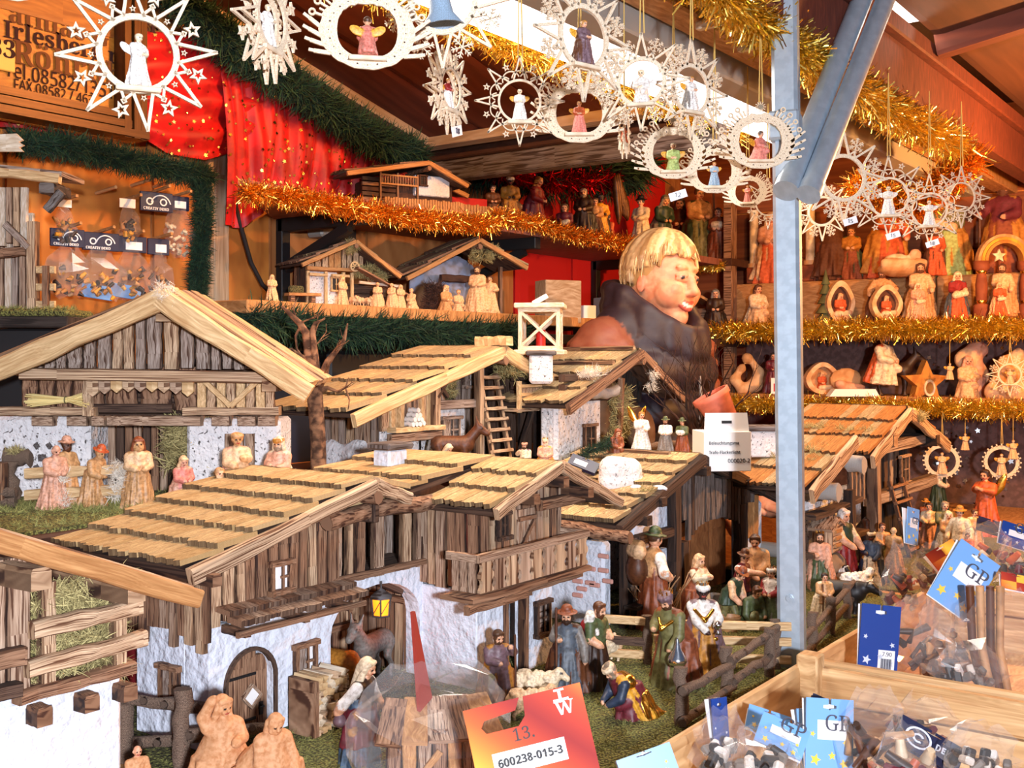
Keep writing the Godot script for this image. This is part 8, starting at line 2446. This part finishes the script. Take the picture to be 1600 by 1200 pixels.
	# ornaments hanging before the backdrop
	var hang:=func(px:float,py:float,rpx:float,kind:String,label:String,o:Dictionary)->void:
		var p:=PZ(px,py,-3.86)
		var d:=(p - Vector3(0,EYE,0)).dot(cf)
		ornament(label,kind,px,py,rpx,d,0,o.merged({"cordtop":1.68 if py<640 else 1.42}))
	var wa:={"robe":"ltan","skin":"cream","hair":"tan"}
	hang.call(1578,585,34,"flake","small tan snowflake star ornament hanging below the upper end shelf at the right",wa)
	hang.call(1472,720,28,"ringlet","toothed ring ornament with angel right of the ladder stable roof",wa)
	hang.call(1565,722,28,"ringlet","toothed ring ornament with angel near the right edge before the star backdrop",wa)
	for e in [["little cream angel pendant hanging below the upper end shelf beside the star box",1484,580,26],["little white clog like pendant before the star backdrop",1508,690,26],["little cream angel pendant beside the right hand ring ornament",1583,702,30]]:
		var p:=PZ(e[1],e[2],-3.86)
		var d:=(p - Vector3(0,EYE,0)).dot(cf)
		var h:float=e[3]*d/FPX
		var o:=thing("angel_pendant",e[0],"pendant",p - V(0,h*0.5,0),YAW)
		put("angel",angel_mesh(wa),M.carved,o,Transform3D(Basis().scaled(Vector3.ONE*h),Vector3.ZERO))
		var c:=B.new(); c.col=lin(206,170,90)
		c.tube([V(0,h*0.97,0),V(0,h*0.97+0.12,0)],0.0012,4)
		put("cord",c.mesh(),M.flat,o)
func seller()->void:
	var d:=3.15
	var at:=P(1012,560,d)
	at.y=0.095
	var o:=thing("person","smiling seller with short blond hair in dark padded vest over a rust fleece, facing right","person",at,YAW+45)
	var sk:Color=C.skin.lerp(C.face,0.3)
	var vest:=lin(46,32,40); var fleece:=lin(132,76,54); var pants:=lin(40,40,52)
	var s:=[]
	var S:=1.085
	for sd in [-1.0,1.0]:
		s.append([0,V(0.09*sd,0.92,0),V(0.1*sd,0.5,0.02),0.10,0.065,pants])
		s.append([0,V(0.1*sd,0.5,0.02),V(0.1*sd,0.1,-0.02),0.062,0.045,pants])
		s.append([0,V(0.1*sd,0.045,-0.04),V(0.11*sd,0.035,0.12),0.045,0.035,lin(30,26,24)])
		s.append([0,V(0.178*sd,1.42,-0.01),V(0.215*sd,1.16,-0.01),0.072,0.058,fleece])
		s.append([0,V(0.225*sd,1.16,-0.01),V(0.14*sd,1.02,0.22),0.056,0.042,fleece])
	for sd in [-1.0,1.0]:
		for i in 6:
			var c0:=V(0.178*sd,1.42,-0.01).lerp(V(0.235*sd,1.16,-0.01),0.05+i*0.17)
			for k in 9:
				var a:=TAU*k/9
				s.append([0,c0+V(cos(a)*0.07,0.012*sin(a*2.0+i),sin(a)*0.07),c0+V(cos(a+0.7)*0.07,0.012*sin(a*2.0+1.4+i),sin(a+0.7)*0.07),0.017,0.017,fleece])
	s.append([1,V(0,0.86,0),V(0,1.2,0.0),0.185,0.17,vest,1.0,0.78,0.015,9])
	s.append([1,V(0,1.2,0),V(0,1.44,0.01),0.172,0.15,vest,1.05,0.82,0.0,1])
	s.append([0,V(-0.105,1.45,-0.01),V(0.105,1.45,-0.01),0.075,0.075,vest])
	for i in 5:
		var y:=0.95+i*0.10
		for k in 14:
			var a:=TAU*k/14
			s.append([0,V(cos(a)*0.155,y,sin(a)*0.118),V(cos(a+0.45)*0.155,y,sin(a+0.45)*0.118),0.052,0.052,vest])
	for r in 3:
		for k in 14:
			var a:=TAU*k/14
			var rad:=0.112 - r*0.004
			var fw:=maxf(0.0,sin(a))
			s.append([0,V(cos(a)*rad,1.485+r*(0.034 - 0.012*sin(a)) - 0.085*fw,sin(a)*rad+0.005+0.04*fw),V(cos(a+0.45)*rad,1.485+r*(0.034 - 0.012*sin(a+0.45)) - 0.085*maxf(0.0,sin(a+0.45)),sin(a+0.45)*rad+0.005+0.04*maxf(0.0,sin(a+0.45))),0.023,0.023,vest])
	s.append([0,V(0,1.42,0.0),V(0,1.53,0.03),0.064,0.06,sk])
	var b:=B.new()
	b.net(s,0.0095,0.55)
	# hands: palm, four fingers and a thumb each
	for sd in [-1.0,1.0]:
		var hp:=V(0.14*sd,1.02,0.22)
		var hs:=[[0,hp,hp+V(-0.02*sd,-0.01,0.085),0.034,0.03,sk]]
		for i in 4:
			var k:=hp+V(-0.02*sd+(i - 1.5)*0.019,-0.008,0.092)
			var l:float=[0.036,0.042,0.039,0.03][i]
			hs.append([0,k,k+V(0,-0.008,l),0.0095,0.009,sk])
			hs.append([0,k+V(0,-0.008,l),k+V(0,-0.034,l+0.016),0.009,0.0078,sk])
		var tb:=hp+V(-0.035*sd,-0.004,0.03)
		hs.append([0,tb,tb+V(-0.03*sd,-0.008,0.035),0.012,0.010,sk])
		hs.append([0,tb+V(-0.03*sd,-0.008,0.035),tb+V(-0.034*sd,-0.018,0.062),0.010,0.008,sk])
		b.net(hs,0.0045,0.5)
	# head
	var hb:=Basis(V(1,0,0),0.14)*Basis(V(0,0,1),-0.05)
	var hc:=V(0,1.592,0.05)
	var h:=func(x:float,y:float,z:float)->Vector3:return hc+hb*V(x,y,z)
	var t:=[]
	t.append([2,h.call(0,0.015,-0.01),V(0.076,0.104,0.096),0.0,0.0,sk,hb])
	t.append([0,h.call(0,-0.045,0.03),h.call(0,-0.088,0.060),0.064,0.031,sk])
	t.append([0,h.call(-0.03,-0.03,0.05),h.call(0.03,-0.03,0.05),0.042,0.042,sk])
	t.append([0,h.call(0,0.018,0.086),h.call(0,-0.020,0.103),0.010,0.0135,sk])
	t.append([0,h.call(-0.011,-0.025,0.094),h.call(0.011,-0.025,0.094),0.0085,0.0085,sk])
	t.append([0,h.call(-0.034,0.037,0.073),h.call(0.034,0.037,0.073),0.009,0.009,sk])
	var cheek:=lin(226,128,100)
	for sd in [-1.0,1.0]:
		t.append([2,h.call(0.038*sd,-0.024,0.070),V(0.026,0.021,0.022),0.0,0.0,sk.lerp(cheek,0.55),hb])
		t.append([2,h.call(0.030*sd,0.014,0.0785),V(0.0115,0.0040,0.0098),0.0,0.0,lin(206,186,172),hb])
		t.append([2,h.call(0.031*sd,0.0135,0.0845),V(0.0055,0.0045,0.006),0.0,0.0,lin(50,56,66),hb])
		t.append([0,h.call(0.017*sd,0.020,0.085),h.call(0.045*sd,0.018,0.076),0.0055,0.0045,sk.lerp(cheek,0.3)])
		t.append([0,h.call(0.017*sd,0.0065,0.084),h.call(0.043*sd,0.007,0.077),0.0048,0.0045,sk.lerp(cheek,0.35)])
		t.append([0,h.call(0.016*sd,0.038,0.083),h.call(0.046*sd,0.038,0.073),0.003,0.0025,lin(206,152,104)])
		t.append([2,h.call(0.076*sd,-0.016,-0.010),V(0.009,0.023,0.014),0.0,0.0,sk.lerp(cheek,0.4),hb])
		t.append([0,h.call(0.024*sd,-0.052,0.083),h.call(0.034*sd,-0.044,0.073),0.006,0.006,sk.lerp(cheek,0.5)])
	var lip:=lin(196,92,78)
	for i in 6:
		var a:=-1.0+i*0.333
		var q:=-1.0+(i+1)*0.333
		var up:=func(v:float,yy:float)->Vector3:return h.call(v*0.029,yy+v*v*0.012,0.0935 - v*v*0.016)
		t.append([0,up.call(a,-0.052),up.call(q,-0.052),0.0038,0.0038,lip])
		t.append([0,up.call(a*0.95,-0.0675+a*a*0.004),up.call(q*0.95,-0.0675+q*q*0.004),0.0046,0.0046,lip])
		if absf(a)<0.9:t.append([0,up.call(a*0.85,-0.058),up.call(q*0.85,-0.058),0.0048,0.0048,C.white])
	b.net(t,0.0036,0.5)
	put("body",b.mesh(),M.skin,o,Transform3D(Basis().scaled(Vector3.ONE*S),Vector3.ZERO))
	wall_box("floor",Vector3(-2.2,0.0,-4.2),Vector3(-1.2,0.09,-2.65),"tan").set_meta("label","low wooden floor board behind the counter under the seller")
	# hair in locks falling from the crown
	var hr:=[]
	var r:=RandomNumberGenerator.new(); r.seed=9
	hr.append([2,h.call(0,0.035,-0.03),V(0.085,0.095,0.095),0.0,0.0,lin(184,142,88),hb])
	for i in 230:
		var a:=r.randf_range(-PI,PI)
		var len:=r.randf_range(0.7,1.0)
		var front:=cos(a)
		var e0:=r.randf_range(0.03,0.5)
		var e1:float
		if front>0.5:e1=1.12*len
		elif front>0.1:e1=1.38*len+0.05
		elif front>-0.3:e1=1.62*len
		else:e1=1.95*len
		e0=minf(e0,e1 - 0.2)
		var c:Color=[lin(214,176,118),lin(196,154,98),lin(172,132,82),lin(228,198,146),lin(150,114,72)][r.randi() % 5]
		if front<0.1 and e1>1.5:c=c.lerp(lin(150,128,104),0.5)
		var prev:=Vector3.ZERO
		for k in 6:
			var e:=lerpf(e0,e1,k/5.0)
			var aa:=a+0.05*k*sin(i*2.3)
			var rad:=V(0.087,0.103,0.104)*(1.0+0.05*sin(i*1.7))
			var p:Vector3=h.call(sin(e)*sin(aa)*rad.x,0.022+cos(e)*rad.y,sin(e)*cos(aa)*rad.z - 0.014)
			if k>0:hr.append([0,prev,p,0.0068,0.006,c])
			prev=p
	b=B.new()
	b.net(hr,0.0046,0.5)
	for i in 620:
		var a:=r.randf_range(-PI,PI)
		var f:=cos(a)
		var e1:=(1.16 if f>0.5 else (1.45 if f>0.1 else (1.72 if f>-0.3 else 2.0)))*r.randf_range(0.78,1.04)
		var e0:=r.randf_range(0.02,0.5)
		b.col=[lin(226,190,132),lin(190,148,92),lin(240,214,166),lin(158,120,74)][r.randi() % 4]
		var ps:=[]
		var k2:=r.randf_range(1.0,1.045)
		var dr:=r.randf_range(-0.12,0.12)
		for k in 6:
			var e:=lerpf(e0,maxf(e1,e0+0.3),k/5.0)
			var aa:=a+dr*k/5.0
			var rd:=V(0.093,0.109,0.110)*k2
			ps.append(h.call(sin(e)*sin(aa)*rd.x,0.022+cos(e)*rd.y,sin(e)*cos(aa)*rd.z - 0.014))
		b.tube(ps,[0.0012,0.0016,0.0017,0.0016,0.0014,0.0006],4,false)
	put("hair",b.mesh(),M.hair,o,Transform3D(Basis().scaled(Vector3.ONE*S),Vector3.ZERO))
	b=B.new(); b.col=lin(150,150,156)
	var zp:=[]
	for i in 8:zp.append(V(0.004*sin(i),1.40 - i*0.05,0.158+0.012*sin(i*0.5)))
	b.tube(zp,0.004,6)
	put("zip",b.mesh(),M.flat,o,Transform3D(Basis().scaled(Vector3.ONE*S),Vector3.ZERO))
func hang_card(label:String,px:float,py:float,d:float,wpx:float,hpx:float,rot:float,yaw:float,tilt:float,style:String,txt:="",stars:=true)->Node3D:
	var p:=P(px,py,d)
	var w:=wpx*d/FPX; var h:=hpx*d/FPX
	var o:=thing("header_card",label,"card",p,YAW+yaw)
	o.rotate_object_local(Vector3.RIGHT,deg_to_rad(tilt))
	o.rotate_object_local(Vector3(0,0,1),deg_to_rad(rot))
	# card plate with a hanging slot notched from its top edge
	var b:=B.new()
	b.plate(PackedVector2Array([Vector2(-w/2,-h/2),Vector2(w/2,-h/2),Vector2(w/2,h/2),Vector2(w*0.03,h/2),Vector2(w*0.03,h*0.42),Vector2(w*0.14,h*0.41),Vector2(w*0.14,h*0.37),Vector2(w*0.03,h*0.36),Vector2(0,h*0.34),Vector2(-w*0.03,h*0.36),Vector2(-w*0.14,h*0.37),Vector2(-w*0.14,h*0.41),Vector2(-w*0.03,h*0.42),Vector2(-w*0.03,h/2),Vector2(-w/2,h/2)]),0.0016)
	put("card",b.mesh(),M[style],o)
	b=B.new()
	b.plate(PackedVector2Array([Vector2(-w/2,-h/2),Vector2(w/2,-h/2),Vector2(w/2,h/2),Vector2(-w/2,h/2)]),0.0012,Transform3D(Basis(V(1,0,0),-0.12),V(0,-h*0.02,-0.008)))
	put("back_flap",b.mesh(),M["white_box" if style!="navy_card" else "navy_card"],o)
	if stars:
		for e in [[-0.3,-0.32,0.12],[0.05,-0.26,0.085],[0.3,-0.36,0.10],[-0.36,0.02,0.06],[0.33,-0.08,0.07]]:
			b=B.new()
			star5(b,Vector2.ZERO,e[2]*minf(w,h),0.97,0.0006,PI/2+e[0])
			put("star",b.mesh(),M["star_yellow" if style=="sky_card" else "star_silver"],o,Transform3D(Basis(),V(e[0]*w,e[1]*h,0.0012)))
	if txt=="GP":
		pbox(o,"white_label",V(w*0.05,h*0.08,0.0012),V(w*0.62,h*0.26,0.0006),"white_box",0.0)
		write(o,"GP",V(-w*0.12,h*0.0,0.0016),w*0.42,M.ink,"Droid Serif")
	elif txt=="barcode":
		pbox(o,"white_label",V(w*0.2,-h*0.32,0.0012),V(w*0.42,h*0.32,0.0006),"white_box",0.0)
		b=B.new()
		for i in 13:b.bx(V(w*(0.06+i*0.022),-h*0.36,0.0019),V(w*(0.006+0.006*((i*7) % 3)),h*0.15,0.0006))
		put("barcode",b.mesh(),M.ink,o)
		write(o,"7.90",V(w*0.08,-h*0.265,0.0016),h*0.08,M.ink)
	elif txt=="DEKO":
		b=B.new(); b.ring(Vector2(-w*0.14,0),h*0.30,h*0.36,0.0008,20); b.ring(Vector2(-w*0.14,0),h*0.1,h*0.16,0.0008,12,0.5,5.4)
		put("emblem",b.mesh(),M.star_silver,o,Transform3D(Basis().scaled(V(1.3,1,1)),V(0,0,0.0016)))
		write(o,"DEKO",V(w*0.08,-h*0.14,0.0014),h*0.3,M.star_silver,"Droid Sans",true)
	return o
func bag(label:String,px:float,base:float,d:float,wpx:float,hpx:float,kind:String,sd:int)->Node3D:
	var p:=P(px,base,d)
	var w:=wpx*d/FPX; var h:=hpx*d/FPX
	var o:=thing("film_bag",label,"bag",p,YAW+rn(-30,30))
	var b:=B.new()
	for i in 22:
		var c:=V(rn(-0.3,0.3)*w,rn(0.08,0.55)*h,rn(-0.25,0.25)*w)
		match kind:
			"wood":
				b.col=[C.brown,C.dkbrown,C.tan][i % 3]
				b.tube([c,c+V(rn(-1,1),rn(-1,1),rn(-1,1))*0.02,c+V(rn(-1,1),rn(-1,1),rn(-1,1))*0.03],[0.005,0.007,0.004],6)
			"metal":
				b.col=[C.grey,C.black,C.white][i % 3]
				b.bx(c,V(0.012,0.02,0.009),0.002,Basis(V(rn(-1,1),1,rn(-1,1)).normalized(),rn(0,3)))
			"sticks":
				b.col=[C.brown,C.tan][i % 2]
				if i<4:b.tube([V(-0.02+i*0.012,0.0,0.01),V(-0.04+i*0.014,h*0.5,0),V(-0.045+i*0.016,h*1.02,0)],0.0065,8)
			_:
				b.col=[C.wine,C.orange,C.cream,C.dkbrown][i % 4]
				b.tube([c,c+V(rn(-1,1),rn(0,1),rn(-1,1))*0.02],[0.008,0.005],6)
	put("contents",b.mesh(),M.paint,o)
	crumple("film",o,V(w,h,w*0.7),sd,10)
	return o
func trays()->void:
	var yb:=0.985
	var lg:=thing("tray_ledge","lower ledge of the counter carrying the wooden packet trays","counter",V(0,0,0))
	wall_box("top",V(-0.64,yb - 0.03,-2.6),V(0.7,yb - 0.001,-0.4),"tan",lg)
	wall_box("front_board",V(-0.66,0.0,-2.6),V(-0.645,yb - 0.03,-0.4),"tan",lg)
	var top:=1.122
	var tr:=func(label:String,z0:float,z1:float,posts:Array)->void:
		var o:=thing("wooden_tray",label,"tray",V(-0.655,yb,z0))
		var L:=z1 - z0
		var W:=1.05
		var hh:=top - yb
		pbox(o,"floor",V(W*0.5,0.005,L*0.5),V(W,0.01,L),"tray")
		pl(o,"side_board",V(0.006,hh*0.5,0),V(0.006,hh*0.5,L),hh,0.013,V(1,0,0),"tray",1)
		pl(o,"side_board",V(W - 0.006,hh*0.5,0),V(W - 0.006,hh*0.5,L),hh,0.013,V(-1,0,0),"tray",1)
		for z in [0.008,L - 0.008]:
			pl(o,"end_board",V(0,hh*0.80,z),V(W,hh*0.80,z),hh*0.37,0.015,V(0,0,1),"tray",1)
			pl(o,"end_board",V(0,hh*0.30,z),V(W,hh*0.30,z),hh*0.58,0.012,V(0,0,1),"tray",1)
		for q in posts:pbox(o,"corner_post",V(q[0],hh*0.5+q[2]*0.5,q[1]),V(0.034,hh+q[2],0.034),"tray",0.003)
	tr.call("pale wooden tray of header card packets at the lower right corner",-1.655,-0.75,[[0.022,0.02,0.02],[0.022,0.88,0.02],[0.40,0.02,0.012]])
	tr.call("pale wooden tray of film bags behind the front tray, right of the steel post",-2.42,-1.68,[[0.022,0.02,0.0]])
	# front tray
	hang_card("light blue card with yellow stars and white label, standing largest in the front tray",1296,1150,1.36,78,112,-6,8,-12,"sky_card","GP")
	hang_card("light blue card partly behind the largest card in the front tray",1275,1160,1.39,60,104,-3,20,-14,"sky_card","")
	hang_card("blue star card standing upright at the left end of the front tray",1126,1138,1.38,32,92,-2,32,-8,"deep_card","")
	hang_card("blue star card leaning back beside the upright one",1200,1128,1.46,66,40,-22,5,-45,"sky_card","")
	hang_card("light blue card with white label lying low in the front tray",1222,1150,1.34,76,50,-26,0,-38,"sky_card","GP")
	hang_card("blue star card at the bottom edge beside the red hang card",1012,1196,1.22,90,44,17,4,-20,"sky_card","")
	hang_card("navy card with silver oval emblem sliding down in the front tray",1452,1164,1.36,104,46,-33,5,-32,"navy_card","DEKO",false)
	hang_card("dark navy card behind the largest light blue card",1292,1106,1.46,52,26,-25,0,-30,"navy_card","",false)
	bag("film bag of silver and black metal pieces, left in the front tray",1128,1235,1.34,92,125,"metal",3)
	bag("film bag of dark pieces under the lying light blue card",1192,1232,1.30,110,96,"metal",4)
	bag("tall brown film bag leaning right of the largest card",1366,1235,1.34,104,160,"wood",5)
	bag("film bag of wine red pieces at the bottom edge of the front tray",1412,1245,1.26,110,110,"mixed",6)
	bag("open pale film bag standing against the cross board of the front tray",1448,1200,1.46,120,110,"mixed",7)
	bag("film bag of black pieces in the lower right corner of the front tray",1528,1240,1.32,120,110,"metal",8)
	# back tray
	hang_card("deep blue card with silver stars and barcode label in the back tray",1374,998,1.75,64,104,-7,6,-6,"deep_card","barcode")
	hang_card("large tilted light blue card with yellow stars over the back tray",1506,906,1.80,74,104,-36,4,-8,"sky_card","GP")
	hang_card("light blue card standing before the ladder stable",1426,822,2.15,34,56,-14,40,-5,"sky_card","GP")
	hang_card("blue card at the right edge behind the tilted light blue card",1588,838,2.1,52,36,-18,5,-10,"deep_card","GP")
	hang_card("dark blue card lying behind the tilted light blue card",1548,822,2.3,40,22,-20,0,-30,"navy_card","",false)
	hang_card("red and orange card lying among the bags behind the tilted card",1478,868,2.05,60,34,25,10,-35,"red_print","",false)
	hang_card("orange card at the right edge above the stick bag",1588,910,1.75,46,26,-12,0,-30,"red_print","",false)
	bag("film bag of brown wood pieces behind the deep blue card",1438,1078,1.82,130,150,"wood",13)
	bag("film bag of dark twigs between the deep blue and tilted cards",1486,1075,1.80,110,160,"wood",14)
	bag("film bag with long brown sticks at the right edge of the back tray",1560,1105,1.74,150,185,"sticks",15)
	bag("clear film bag below the card before the ladder stable",1412,960,2.1,70,110,"mixed",16)
	bag("clear film bag of red and white pieces behind the tilted card",1540,905,2.05,100,90,"mixed",17)
	bag("clear film bag near the right edge below the blue card",1592,930,1.95,90,90,"mixed",18)
	bag("clear film bag at the bottom of the back tray",1510,1095,1.72,110,90,"metal",19)
	bag("clear film bag of small cream figures behind the card before the ladder stable",1470,930,2.1,90,80,"mixed",20)
